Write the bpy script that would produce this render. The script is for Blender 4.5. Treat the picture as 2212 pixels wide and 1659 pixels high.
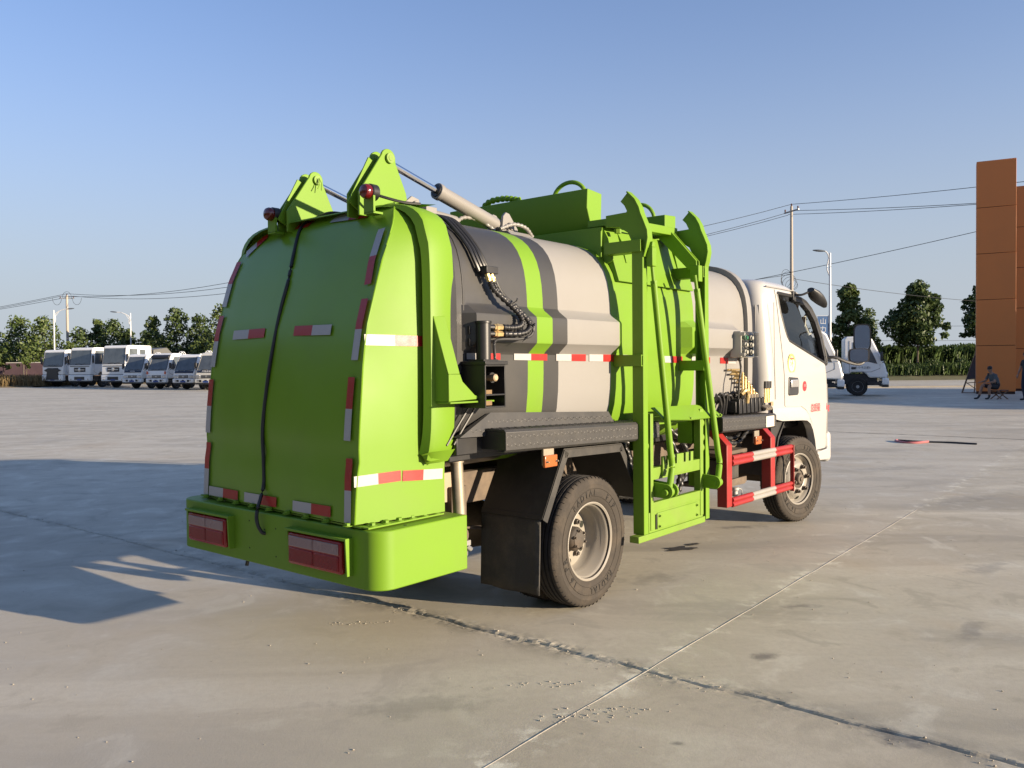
import bpy, bmesh, math, random
import numpy as np
from mathutils import Vector, Matrix, Euler

for o in list(bpy.data.objects):
    bpy.data.objects.remove(o, do_unlink=True)
S = bpy.context.scene
C = S.collection
rnd = random.Random(7)
PI = math.pi
R = math.radians

# ---------------------------------------------------------------- camera
CAM_H = 1.3974
pit, roll = math.atan((829.5 - 792.38) / 1787.0), R(-0.5198)
fw = Vector((0, math.cos(pit), -math.sin(pit)))
rt, dn = Vector((1, 0, 0)), Vector((0, -math.sin(pit), -math.cos(pit)))
cr, sr = math.cos(roll), math.sin(roll)
cx_axis = rt * cr - dn * sr
cy_axis = -(rt * sr + dn * cr)
cam = bpy.data.cameras.new('camera')
cam.sensor_width = 36.0
cam.lens = 1787.0 / 2212.0 * 36.0
cam.clip_start, cam.clip_end = 0.05, 20000
co = bpy.data.objects.new('camera', cam)
C.objects.link(co)
M = Matrix((cx_axis, cy_axis, -fw)).transposed().to_4x4()
M.translation = (0, 0, CAM_H)
co.matrix_world = M
S.camera = co

# ---------------------------------------------------------------- sky, sun, exposure
SUN_EL = R(11.5)
SUN_DIR = Vector((0.8977 * math.cos(SUN_EL), -0.4407 * math.cos(SUN_EL), math.sin(SUN_EL)))
W = bpy.data.worlds.new('World')
S.world = W
W.use_nodes = True
wn = W.node_tree.nodes
bg = wn['Background']
sky = wn.new('ShaderNodeTexSky')
sky.sky_type = 'NISHITA'
sky.sun_disc = False
sky.sun_elevation = SUN_EL
sky.sun_rotation = math.atan2(SUN_DIR.x, SUN_DIR.y)
sky.altitude = 0
sky.air_density = 1.0
sky.dust_density = 0.6
sky.ozone_density = 3.0
# even ring of pale haze towards the horizon, the same all round
wl = W.node_tree.links.new
geo = wn.new('ShaderNodeTexCoord')
sep = wn.new('ShaderNodeSeparateXYZ')
wl(geo.outputs['Generated'], sep.inputs[0])
ab = wn.new('ShaderNodeMath'); ab.operation = 'ABSOLUTE'
wl(sep.outputs['Z'], ab.inputs[0])
sq = wn.new('ShaderNodeMath'); sq.operation = 'MULTIPLY'
wl(ab.outputs[0], sq.inputs[0]); wl(ab.outputs[0], sq.inputs[1])
ml = wn.new('ShaderNodeMath'); ml.operation = 'MULTIPLY'
ml.inputs[1].default_value = -1.0 / 0.27 ** 2
wl(sq.outputs[0], ml.inputs[0])
ex = wn.new('ShaderNodeMath'); ex.operation = 'EXPONENT'
wl(ml.outputs[0], ex.inputs[0])
hz = wn.new('ShaderNodeMath'); hz.operation = 'MULTIPLY_ADD'
hz.inputs[1].default_value = 0.85
hz.inputs[2].default_value = 0.12
wl(ex.outputs[0], hz.inputs[0])
hm = wn.new('ShaderNodeMix'); hm.data_type = 'RGBA'
hm.inputs['B'].default_value = (2.22, 2.42, 2.68, 1)
wl(hz.outputs[0], hm.inputs['Factor'])
tn = wn.new('ShaderNodeMix'); tn.data_type = 'RGBA'; tn.blend_type = 'MULTIPLY'
tn.inputs['Factor'].default_value = 1.0
tn.inputs['B'].default_value = (0.84, 0.88, 1.08, 1)
wl(sky.outputs[0], tn.inputs['A'])
wl(tn.outputs['Result'], hm.inputs['A'])
wl(hm.outputs['Result'], bg.inputs[0])
bg.inputs[1].default_value = 0.085
sl = bpy.data.lights.new('sun', 'SUN')
sl.energy = 4.2
sl.angle = R(0.55)
sl.color = (1.0, 0.82, 0.60)
so = bpy.data.objects.new('sun', sl)
C.objects.link(so)
so.rotation_euler = SUN_DIR.to_track_quat('Z', 'Y').to_euler()
S.view_settings.view_transform = 'Standard'
S.view_settings.look = 'None'
S.view_settings.gamma = 1.0
S.view_settings.use_curve_mapping = False
S.view_settings.exposure = 1.42
S.render.engine = 'CYCLES'
S.cycles.max_bounces = 8
S.cycles.transparent_max_bounces = 12
S.cycles.caustics_reflective = False
S.cycles.caustics_refractive = False
S.cycles.use_denoising = True

# ---------------------------------------------------------------- materials
MATS = {}
def nd(nt, t, **kw):
    n = nt.nodes.new(t)
    for k, v in kw.items():
        setattr(n, k, v)
    return n
def mat(name, col, rough=0.5, metal=0.0, coat=0.0, var=0.06, scale=6.0, bump=0.0, bscale=60.0,
        dirt=0.0, dirtcol=(0.22, 0.19, 0.15), dscale=3.0, trans=0.0, emit=None, spec=0.5, world=False, rvar=0.12):
    if name in MATS:
        return MATS[name]
    m = bpy.data.materials.new(name)
    m.use_nodes = True
    nt = m.node_tree
    p = nt.nodes['Principled BSDF']
    L = nt.links.new
    if world:
        src = nd(nt, 'ShaderNodeNewGeometry').outputs['Position']
    else:
        src = nd(nt, 'ShaderNodeTexCoord').outputs['Object']
    n1 = nd(nt, 'ShaderNodeTexNoise')
    n1.inputs['Scale'].default_value = scale
    n1.inputs['Detail'].default_value = 5
    L(src, n1.inputs['Vector'])
    mx = nd(nt, 'ShaderNodeMix', data_type='RGBA')
    a = tuple(max(0, c * (1 - var)) for c in col)
    b = tuple(min(1, c * (1 + var)) for c in col)
    mx.inputs['A'].default_value = (*a, 1)
    mx.inputs['B'].default_value = (*b, 1)
    L(n1.outputs['Fac'], mx.inputs['Factor'])
    out = mx.outputs['Result']
    if dirt > 0:
        n2 = nd(nt, 'ShaderNodeTexNoise')
        n2.inputs['Scale'].default_value = dscale
        n2.inputs['Detail'].default_value = 8
        n2.inputs['Roughness'].default_value = 0.65
        L(src, n2.inputs['Vector'])
        mr = nd(nt, 'ShaderNodeMapRange')
        mr.inputs['From Min'].default_value = 0.48
        mr.inputs['From Max'].default_value = 0.75
        mr.inputs['To Max'].default_value = dirt
        L(n2.outputs['Fac'], mr.inputs['Value'])
        m2 = nd(nt, 'ShaderNodeMix', data_type='RGBA')
        m2.inputs['B'].default_value = (*dirtcol, 1)
        L(mr.outputs['Result'], m2.inputs['Factor'])
        L(out, m2.inputs['A'])
        out = m2.outputs['Result']
    L(out, p.inputs['Base Color'])
    rr = nd(nt, 'ShaderNodeMapRange')
    rr.inputs['To Min'].default_value = max(0.02, rough * (1 - rvar))
    rr.inputs['To Max'].default_value = min(1, rough * (1 + rvar * 2))
    L(n1.outputs['Fac'], rr.inputs['Value'])
    L(rr.outputs['Result'], p.inputs['Roughness'])
    p.inputs['Metallic'].default_value = metal
    p.inputs['Specular IOR Level'].default_value = spec
    if coat:
        p.inputs['Coat Weight'].default_value = coat
        p.inputs['Coat Roughness'].default_value = 0.12
    if trans:
        p.inputs['Transmission Weight'].default_value = trans
    if bump:
        n3 = nd(nt, 'ShaderNodeTexNoise')
        n3.inputs['Scale'].default_value = bscale
        n3.inputs['Detail'].default_value = 4
        L(src, n3.inputs['Vector'])
        bp = nd(nt, 'ShaderNodeBump')
        bp.inputs['Strength'].default_value = bump
        bp.inputs['Distance'].default_value = 0.01
        L(n3.outputs['Fac'], bp.inputs['Height'])
        L(bp.outputs['Normal'], p.inputs['Normal'])
    if emit:
        p.inputs['Emission Color'].default_value = (*emit[0], 1)
        p.inputs['Emission Strength'].default_value = emit[1]
    MATS[name] = m
    return m

def glass_mat(name, tint, alpha):
    """thin sheet glass: mostly see-through, with a mirror coat"""
    m = bpy.data.materials.new(name)
    m.use_nodes = True
    nt = m.node_tree
    nt.nodes.remove(nt.nodes['Principled BSDF'])
    t = nd(nt, 'ShaderNodeBsdfTransparent')
    t.inputs[0].default_value = (*tint, 1)
    g = nd(nt, 'ShaderNodeBsdfGlossy')
    g.inputs['Roughness'].default_value = 0.02
    fr = nd(nt, 'ShaderNodeFresnel')
    fr.inputs['IOR'].default_value = 1.5
    ad = nd(nt, 'ShaderNodeMath', operation='ADD')
    ad.inputs[1].default_value = alpha
    mx = nd(nt, 'ShaderNodeMixShader')
    L = nt.links.new
    L(fr.outputs[0], ad.inputs[0])
    L(ad.outputs[0], mx.inputs[0])
    L(t.outputs[0], mx.inputs[1])
    L(g.outputs[0], mx.inputs[2])
    L(mx.outputs[0], nt.nodes['Material Output'].inputs[0])
    MATS[name] = m
    return m

G = mat('green_paint', (0.130, 0.252, 0.013), 0.46, coat=0.0, var=0.07, scale=1.3, bump=0.035, bscale=7, dirt=0.42, dirtcol=(0.135, 0.205, 0.035), dscale=1.6, spec=0.32, rvar=0.25)
GG = mat('green_paint_gloss', (0.140, 0.275, 0.013), 0.27, coat=0.0, var=0.07, scale=1.3, bump=0.05, bscale=3.5, dirt=0.35, dirtcol=(0.12, 0.19, 0.03), dscale=1.6, spec=0.36, rvar=0.3)
GD = mat('green_paint_worn', (0.14, 0.25, 0.018), 0.5, var=0.08, scale=9, bump=0.04, bscale=25, dirt=0.5, dirtcol=(0.16, 0.20, 0.05), dscale=5)
SILV = mat('silver_paint', (0.222, 0.215, 0.204), 0.45, coat=0.0, var=0.05, scale=1.6, bump=0.02, bscale=8, dirt=0.15, dirtcol=(0.18, 0.165, 0.145), dscale=2.5)
DGREY = mat('dark_grey_paint', (0.034, 0.0335, 0.033), 0.42, coat=0.05, var=0.12, scale=2.5, dirt=0.35, dirtcol=(0.07, 0.062, 0.05), dscale=2.0)
CYLG = mat('cylinder_grey_paint', (0.215, 0.205, 0.19), 0.38, var=0.05, scale=5, dirt=0.12, dirtcol=(0.3, 0.27, 0.24))
BLK = mat('black_paint', (0.014, 0.014, 0.015), 0.38, var=0.2, scale=6, dirt=0.3, dirtcol=(0.05, 0.045, 0.04), dscale=5)
BLKM = mat('black_matt_steel', (0.022, 0.021, 0.02), 0.55, var=0.25, scale=8, dirt=0.55, dirtcol=(0.075, 0.066, 0.054), dscale=4)
TREAD = mat('tread_plate_paint', (0.032, 0.031, 0.030), 0.5, var=0.15, scale=12, dirt=0.35, dirtcol=(0.075, 0.068, 0.058), dscale=10)
RUB = mat('black_rubber', (0.016, 0.016, 0.016), 0.5, var=0.2, scale=20)
TYRE = mat('tyre_rubber', (0.042, 0.036, 0.030), 0.78, var=0.18, scale=14, bump=0.25, bscale=90, dirt=0.7, dirtcol=(0.095, 0.076, 0.056), dscale=6, spec=0.3)
TREADR = mat('tyre_tread_rubber', (0.030, 0.028, 0.026), 0.8, var=0.2, scale=14, bump=0.25, bscale=70, dirt=0.45, dirtcol=(0.09, 0.075, 0.06), dscale=7, spec=0.3)
RIM = mat('rim_paint', (0.26, 0.24, 0.205), 0.4, var=0.08, scale=9, dirt=0.4, dirtcol=(0.28, 0.22, 0.15), dscale=7)
HUB = mat('hub_cast_iron', (0.07, 0.06, 0.05), 0.6, metal=0.3, var=0.3, scale=25, dirt=0.5, dirtcol=(0.14, 0.085, 0.045))
CHROME = mat('chrome_rod', (0.75, 0.75, 0.75), 0.1, metal=1.0, var=0.02)
STEEL = mat('raw_steel', (0.30, 0.26, 0.20), 0.5, metal=0.55, var=0.15, scale=15, dirt=0.4, dirtcol=(0.2, 0.15, 0.1), dscale=8)
BRASS = mat('zinc_brass_pipe', (0.62, 0.46, 0.22), 0.34, metal=0.75, var=0.1, scale=30)
REDT = mat('red_reflective_tape', (0.33, 0.011, 0.009), 0.38, var=0.05, scale=40, bump=0.08, bscale=300)
WHT = mat('white_reflective_tape', (0.36, 0.35, 0.34), 0.38, var=0.05, scale=40, bump=0.08, bscale=300)
RED = mat('red_guard_paint', (0.27, 0.018, 0.016), 0.42, var=0.08, scale=7, dirt=0.3, dirtcol=(0.26, 0.075, 0.055), dscale=6)
GRYW = mat('pale_grey_guard_paint', (0.27, 0.255, 0.235), 0.42, var=0.06, scale=7, dirt=0.3, dirtcol=(0.4, 0.36, 0.3), dscale=6)
CAB = mat('cab_white_paint', (0.44, 0.43, 0.405), 0.22, coat=0.5, var=0.02, scale=2)
BEACON = mat('beacon_lens', (0.10, 0.005, 0.006), 0.15, coat=0.4, var=0.1, scale=4)
LENSR = mat('red_lamp_lens', (0.27, 0.007, 0.012), 0.25, coat=0.12, var=0.1, scale=4)
LENSW = mat('clear_lamp_lens', (0.36, 0.24, 0.22), 0.25, coat=0.12, var=0.1, scale=4)
LENSA = mat('amber_lamp_lens', (0.36, 0.10, 0.025), 0.25, coat=0.3)
PLAST = mat('black_plastic', (0.028, 0.028, 0.03), 0.42, var=0.1, scale=12)
GPLAST = mat('grey_plastic', (0.40, 0.39, 0.36), 0.4, var=0.04)
SEATM = mat('seat_fabric', (0.16, 0.15, 0.14), 0.8, var=0.2, scale=20)
MIRR = mat('mirror_glass', (0.85, 0.85, 0.87), 0.02, metal=1.0, var=0.0)
GLASS = glass_mat('window_glass', (0.90, 0.93, 0.92), 0.0)
CLEAR = glass_mat('clear_cover', (0.9, 0.9, 0.88), 0.04)

# ---------------------------------------------------------------- mesh builder
class MB:
    def __init__(s):
        s.v, s.f, s.m = [], [], []
    def add(s, vs, fs, mi=0):
        b = len(s.v)
        s.v += [tuple(p) for p in vs]
        for i, f in enumerate(fs):
            s.f.append(tuple(b + k for k in f))
            s.m.append(mi[i] if isinstance(mi, (list, tuple)) else mi)
        return s
    def box(s, x0, x1, y0, y1, z0, z1, mi=0):
        vs = [(x, y, z) for z in (z0, z1) for y in (y0, y1) for x in (x0, x1)]
        return s.add(vs, [(0, 2, 3, 1), (4, 5, 7, 6), (0, 1, 5, 4), (2, 6, 7, 3), (0, 4, 6, 2), (1, 3, 7, 5)], mi)
    def bar(s, p, q, w, h, up=(0, 0, 1), mi=0):
        p, q, up = Vector(p), Vector(q), Vector(up)
        d = (q - p).normalized()
        sd = d.cross(up)
        if sd.length < 1e-4:
            sd = d.cross(Vector((1, 0, 0)))
        sd.normalize()
        u = sd.cross(d)
        vs = []
        for c in (p, q):
            for a, b in ((-1, -1), (1, -1), (1, 1), (-1, 1)):
                vs.append(c + sd * (a * w / 2) + u * (b * h / 2))
        return s.add(vs, [(0, 1, 2, 3), (7, 6, 5, 4), (0, 4, 5, 1), (1, 5, 6, 2), (2, 6, 7, 3), (3, 7, 4, 0)], mi)
    def prism(s, pts, axis, a0, a1, mi=0):
        n = len(pts)
        def mk(p, a):
            return {'x': (a, p[0], p[1]), 'y': (p[0], a, p[1]), 'z': (p[0], p[1], a)}[axis]
        vs = [mk(p, a0) for p in pts] + [mk(p, a1) for p in pts]
        fs = [tuple(range(n)), tuple(range(2 * n - 1, n - 1, -1))]
        fs += [(i, n + i, n + (i + 1) % n, (i + 1) % n) for i in range(n)]
        return s.add(vs, fs, mi)
    def loft(s, rings, closed=True, cap0=True, cap1=True, mi=0):
        n = len(rings[0])
        vs = [p for r in rings for p in r]
        fs, ms = [], []
        for i in range(len(rings) - 1):
            for j in range(n if closed else n - 1):
                k = (j + 1) % n
                fs.append((i * n + j, i * n + k, (i + 1) * n + k, (i + 1) * n + j))
                ms.append(mi[i] if isinstance(mi, (list, tuple)) else mi)
        if cap0:
            fs.append(tuple(range(n - 1, -1, -1)))
            ms.append(ms[0])
        if cap1:
            b = (len(rings) - 1) * n
            fs.append(tuple(range(b, b + n)))
            ms.append(ms[len(ms) - 2] if ms else 0)
        return s.add(vs, fs, ms)
    def tube(s, path, r, n=8, mi=0, rf=None):
        P = [Vector(p) for p in path]
        rings = []
        ref = Vector((0.3, 0.2, 1)).normalized()
        for i, p in enumerate(P):
            d = (P[min(i + 1, len(P) - 1)] - P[max(i - 1, 0)])
            if d.length < 1e-9:
                d = Vector((0, 0, 1))
            d.normalize()
            a = d.cross(ref)
            if a.length < 0.1:
                a = d.cross(Vector((1, 0, 0)))
            a.normalize()
            b = d.cross(a)
            ref = b.cross(d) if False else ref
            rr = rf[i] if rf else r
            rings.append([p + a * (rr * math.cos(2 * PI * k / n)) + b * (rr * math.sin(2 * PI * k / n)) for k in range(n)])
        return s.loft(rings, mi=mi)
    def cyl(s, p, q, r, r2=None, n=16, mi=0):
        return s.tube([p, q], r, n, mi, rf=[r, r if r2 is None else r2])
    def lathe(s, prof, org, axis, n=32, mi=0, closed=False):
        """prof: (radius, height along axis)"""
        ax = Vector(axis).normalized()
        a = ax.orthogonal().normalized()
        b = ax.cross(a)
        o = Vector(org)
        rings = [[o + ax * h + (a * math.cos(2 * PI * k / n) + b * math.sin(2 * PI * k / n)) * max(r, 1e-4) for k in range(n)] for r, h in prof]
        return s.loft(rings, cap0=not closed, cap1=not closed, mi=mi)
    def build(s, name, mats, parent=None, bevel=0.0, angle=32, seg=2, smooth=True):
        me = bpy.data.meshes.new(name)
        me.from_pydata([tuple(p) for p in s.v], [], s.f)
        for m in (mats if isinstance(mats, (list, tuple)) else [mats]):
            me.materials.append(m)
        if any(s.m):
            me.polygons.foreach_set('material_index', s.m)
        bm = bmesh.new()
        bm.from_mesh(me)
        bmesh.ops.recalc_face_normals(bm, faces=bm.faces)
        bm.to_mesh(me)
        bm.free()
        me.update()
        if smooth:
            me.polygons.foreach_set('use_smooth', [True] * len(me.polygons))
            me.set_sharp_from_angle(angle=R(angle))
        o = bpy.data.objects.new(name, me)
        C.objects.link(o)
        if parent is not None:
            o.parent = parent
        if bevel:
            b = o.modifiers.new('bevel', 'BEVEL')
            b.width = bevel
            b.segments = seg
            b.limit_method = 'ANGLE'
            b.angle_limit = R(40)
        return o

def mesh_np(name, verts, faces, mats, parent=None, mi=None, smooth=False):
    """fast mesh of equal-sized faces from numpy arrays"""
    me = bpy.data.meshes.new(name)
    k = faces.shape[1]
    me.vertices.add(len(verts))
    me.vertices.foreach_set('co', np.asarray(verts, np.float32).ravel())
    me.loops.add(faces.size)
    me.loops.foreach_set('vertex_index', faces.astype(np.int32).ravel())
    me.polygons.add(len(faces))
    me.polygons.foreach_set('loop_start', np.arange(0, faces.size, k, dtype=np.int32))
    for m in (mats if isinstance(mats, (list, tuple)) else [mats]):
        me.materials.append(m)
    if mi is not None:
        me.polygons.foreach_set('material_index', np.asarray(mi, np.int32))
    me.update(calc_edges=True)
    me.validate()
    if smooth:
        me.polygons.foreach_set('use_smooth', [True] * len(me.polygons))
    o = bpy.data.objects.new(name, me)
    C.objects.link(o)
    if parent is not None:
        o.parent = parent
    return o

def thing(name, label, cat, loc=(0, 0, 0), rz=0.0, group=None, scale=1.0):
    o = bpy.data.objects.new(name, None)
    C.objects.link(o)
    o.location = loc
    o.rotation_euler = (0, 0, rz)
    o.scale = (scale,) * 3
    o.empty_display_size = 0.2
    tag(o, label, cat, group)
    return o
def tag(o, label, cat, group=None, kind=None):
    o['label'] = label
    o['category'] = cat
    if group:
        o['group'] = group
    if kind:
        o['kind'] = kind
    return o
def struct(o):
    o['kind'] = 'structure'
    return o
def copy_tree(src, parent=None):
    c = src.copy()
    C.objects.link(c)
    if parent is not None:
        c.parent = parent
    for ch in list(src.children):
        copy_tree(ch, c)
    return c
def text(name, body, size, m, parent, loc, rot, ext=0.0006, sx=1.0, align='CENTER'):
    cu = bpy.data.curves.new(name, 'FONT')
    cu.body = body
    cu.size = size
    cu.extrude = ext
    cu.align_x = align
    cu.align_y = 'CENTER'
    cu.resolution_u = 2
    cu.materials.append(m)
    t = bpy.data.objects.new(name, cu)
    C.objects.link(t)
    bpy.context.view_layer.update()
    me = bpy.data.meshes.new_from_object(t.evaluated_get(bpy.context.evaluated_depsgraph_get()))
    bpy.data.objects.remove(t, do_unlink=True)
    o = bpy.data.objects.new(name, me)
    C.objects.link(o)
    o.parent = parent
    o.location = loc
    o.rotation_euler = rot
    o.scale = (sx, 1, 1)
    return o
def applied(o, keep_mods=False):
    """replace an object's mesh by its evaluated (modified) mesh"""
    dg = bpy.context.evaluated_depsgraph_get()
    me = bpy.data.meshes.new_from_object(o.evaluated_get(dg))
    o.modifiers.clear()
    o.data = me
    return o
def cut(o, cutters, op='DIFFERENCE'):
    for c in cutters:
        m = o.modifiers.new('cut', 'BOOLEAN')
        m.operation = op
        m.object = c
        m.solver = 'EXACT'
    bpy.context.view_layer.update()
    applied(o)
    return o
def drop(*obs):
    for o in obs:
        bpy.data.objects.remove(o, do_unlink=True)
def smooth_path(pts, n=8):
    """Catmull-Rom through the points"""
    P = [np.array(p, float) for p in pts]
    P = [2 * P[0] - P[1]] + P + [2 * P[-1] - P[-2]]
    out = []
    for i in range(1, len(P) - 2):
        for k in range(n):
            t = k / n
            a, b, c, d = P[i - 1], P[i], P[i + 1], P[i + 2]
            out.append(tuple(0.5 * ((2 * b) + (c - a) * t + (2 * a - 5 * b + 4 * c - d) * t * t + (3 * b - a - 3 * c + d) * t ** 3)))
    out.append(tuple(P[-2]))
    return out
def lerp(a, b, t):
    return a + (b - a) * t
# ================================================================ GROUND
def fbm(x, y, seed=0, oct=4):
    """cheap smooth value noise for numpy arrays"""
    tot, amp, out = 0.0, 1.0, 0
    for k in range(oct):
        def h(i, j):
            q = np.sin(i * 127.1 + j * 311.7 + seed * 17.3 + k * 53.1) * 43758.5453
            return q - np.floor(q)
        xi, yi = np.floor(x), np.floor(y)
        fx, fy = x - xi, y - yi
        fx, fy = fx * fx * (3 - 2 * fx), fy * fy * (3 - 2 * fy)
        n = (h(xi, yi) * (1 - fx) + h(xi + 1, yi) * fx) * (1 - fy) + (h(xi, yi + 1) * (1 - fx) + h(xi + 1, yi + 1) * fx) * fy
        out = out + n * amp
        tot += amp
        amp *= 0.5
        x, y = x * 2.03 + 5.1, y * 2.03 + 1.7
    return out / tot

CR0, CRU = np.array([-0.72, 4.8]), np.array([0.785, -0.62])
CRU = CRU / np.linalg.norm(CRU)
CRN = np.array([-CRU[1], CRU[0]])
SW0, SWU = np.array([0.58, 3.73]), np.array([0.62, 0.783])
SWN = np.array([-SWU[1], SWU[0]])

def concrete():
    m = bpy.data.materials.new('yard_concrete')
    m.use_nodes = True
    nt = m.node_tree
    p = nt.nodes['Principled BSDF']
    L = nt.links.new
    pos = nd(nt, 'ShaderNodeNewGeometry').outputs['Position']
    def noise(scale, detail=6, rough=0.55, vec=None, dist=0.0):
        n = nd(nt, 'ShaderNodeTexNoise')
        n.inputs['Scale'].default_value = scale
        n.inputs['Detail'].default_value = detail
        n.inputs['Roughness'].default_value = rough
        n.inputs['Distortion'].default_value = dist
        L(vec or pos, n.inputs['Vector'])
        return n.outputs['Fac']
    def rng(v, a, b, c=0.0, d=1.0):
        r = nd(nt, 'ShaderNodeMapRange')
        r.interpolation_type = 'SMOOTHSTEP'
        for k, x in zip(('From Min', 'From Max', 'To Min', 'To Max'), (a, b, c, d)):
            r.inputs[k].default_value = x
        L(v, r.inputs['Value'])
        return r.outputs['Result']
    def mul(a, b):
        q = nd(nt, 'ShaderNodeMath', operation='MULTIPLY')
        for i, v in enumerate((a, b)):
            if isinstance(v, float):
                q.inputs[i].default_value = v
            else:
                L(v, q.inputs[i])
        return q.outputs[0]
    def mix(f, a, b):
        q = nd(nt, 'ShaderNodeMix', data_type='RGBA')
        L(f, q.inputs['Factor'])
        for k, v in (('A', a), ('B', b)):
            if isinstance(v, tuple):
                q.inputs[k].default_value = (*v, 1)
            else:
                L(v, q.inputs[k])
        return q.outputs['Result']
    mp = nd(nt, 'ShaderNodeMapping')
    mp.inputs['Rotation'].default_value = (0, 0, R(-38))
    mp.inputs['Scale'].default_value = (0.35, 1.3, 1)
    L(pos, mp.inputs['Vector'])
    big = noise(0.22, 5)
    med = noise(0.9, 8, 0.6, mp.outputs['Vector'], 0.6)
    blot = noise(2.6, 8, 0.62, None, 0.8)
    fine = noise(26, 6, 0.7)
    c = mix(rng(big, 0.3, 0.7), (0.409, 0.366, 0.274), (0.526, 0.477, 0.367))
    c = mix(mul(rng(med, 0.5, 0.66), 0.75), c, (0.320, 0.289, 0.222))
    c = mix(mul(rng(med, 0.48, 0.32), 0.7), c, (0.628, 0.581, 0.457))
    c = mix(mul(rng(blot, 0.54, 0.66), 0.5), c, (0.307, 0.281, 0.218))
    c = mix(mul(rng(blot, 0.46, 0.32), 0.5), c, (0.640, 0.602, 0.477))
    c = mix(mul(rng(fine, 0.35, 0.75), 0.35), c, (0.328, 0.295, 0.222))
    rust = noise(0.55, 4)
    c = mix(mul(rng(rust, 0.56, 0.7), 0.3), c, (0.423, 0.322, 0.192))
    dark = noise(1.35, 7, 0.6, None, 0.4)
    c = mix(mul(rng(dark, 0.66, 0.74), 0.55), c, (0.205, 0.191, 0.154))
    def side(p0, n):
        dp = nd(nt, 'ShaderNodeVectorMath', operation='DOT_PRODUCT')
        dp.inputs[1].default_value = (n[0], n[1], 0)
        L(pos, dp.inputs[0])
        q = nd(nt, 'ShaderNodeMath', operation='LESS_THAN')
        q.inputs[1].default_value = float(p0[0] * n[0] + p0[1] * n[1])
        L(dp.outputs['Value'], q.inputs[0])
        return q.outputs[0]
    near, left = side(CR0, CRN), side(SW0, -SWN)
    c = mix(mul(near, 0.32), c, (0.382, 0.329, 0.250))
    c = mix(mul(left, 0.16), c, (0.488, 0.464, 0.422))
    # pale dust along the saw cut and dark dirt along the broken joint
    def linedist(p0, n):
        dp = nd(nt, 'ShaderNodeVectorMath', operation='DOT_PRODUCT')
        dp.inputs[1].default_value = (n[0], n[1], 0)
        L(pos, dp.inputs[0])
        s = nd(nt, 'ShaderNodeMath', operation='SUBTRACT')
        s.inputs[1].default_value = float(p0[0] * n[0] + p0[1] * n[1])
        L(dp.outputs['Value'], s.inputs[0])
        a = nd(nt, 'ShaderNodeMath', operation='ABSOLUTE')
        L(s.outputs[0], a.inputs[0])
        return a.outputs[0]
    d1 = linedist(SW0, SWN)
    c = mix(mul(mul(rng(d1, 0.16, 0.0), rng(noise(5.5, 6, 0.7), 0.5, 0.66)), 0.75), c, (0.758, 0.724, 0.581))
    d2 = linedist(CR0, CRN)
    c = mix(mul(mul(rng(d2, 0.20, 0.02), rng(noise(4.2, 6, 0.65), 0.42, 0.62)), 0.62), c, (0.233, 0.213, 0.168))
    # old soaked-in stains, each with its own ragged outline
    rag = noise(7.5, 6, 0.65)
    for sx, sy, rx, ry, rz, st in ((1.20, 3.93, 0.13, 0.07, 0.2, 0.7), (1.64, 4.75, 0.20, 0.07, 0.1, 0.55), (1.42, 3.08, 0.26, 0.11, -0.6, 0.75), (1.95, 7.1, 0.30, 0.12, 0.2, 0.6), (0.60, 3.03, 0.05, 0.03, 0.0, 0.6),
                                   (-2.3, 6.3, 0.5, 0.16, -0.5, 0.35), (3.2, 5.6, 0.5, 0.14, 0.6, 0.35), (2.4, 4.3, 0.35, 0.10, 0.9, 0.4), (-0.4, 3.4, 0.5, 0.2, 0.2, 0.3), (4.6, 8.4, 0.9, 0.25, 0.5, 0.3), (5.2, 11.0, 1.0, 0.35, 0.2, 0.3), (0.9, 5.4, 0.45, 0.18, 0.4, 0.3)):
        mpn = nd(nt, 'ShaderNodeMapping')
        mpn.vector_type = 'TEXTURE'
        mpn.inputs['Location'].default_value = (sx, sy, 0)
        mpn.inputs['Rotation'].default_value = (0, 0, rz)
        mpn.inputs['Scale'].default_value = (rx, ry, 1)
        L(pos, mpn.inputs['Vector'])
        ln = nd(nt, 'ShaderNodeVectorMath', operation='LENGTH')
        L(mpn.outputs['Vector'], ln.inputs[0])
        ad = nd(nt, 'ShaderNodeMath', operation='MULTIPLY_ADD')
        ad.inputs[1].default_value = 2.6
        L(rag, ad.inputs[0])
        L(ln.outputs['Value'], ad.inputs[2])
        c = mix(mul(rng(ad.outputs[0], 2.15, 1.35), st), c, (0.125, 0.115, 0.10))
    L(c, p.inputs['Base Color'])
    L(rng(blot, 0.3, 0.7, 0.50, 0.70), p.inputs['Roughness'])
    p.inputs['Specular IOR Level'].default_value = 0.5
    bp = nd(nt, 'ShaderNodeBump')
    bp.inputs['Strength'].default_value = 0.22
    bp.inputs['Distance'].default_value = 0.010
    h = nd(nt, 'ShaderNodeMath', operation='ADD')
    L(mul(noise(9, 8, 0.65), 0.4), h.inputs[0])
    L(mul(noise(85, 4, 0.7), 0.35), h.inputs[1])
    L(h.outputs[0], bp.inputs['Height'])
    L(bp.outputs['Normal'], p.inputs['Normal'])
    return m
CONC = concrete()

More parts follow.
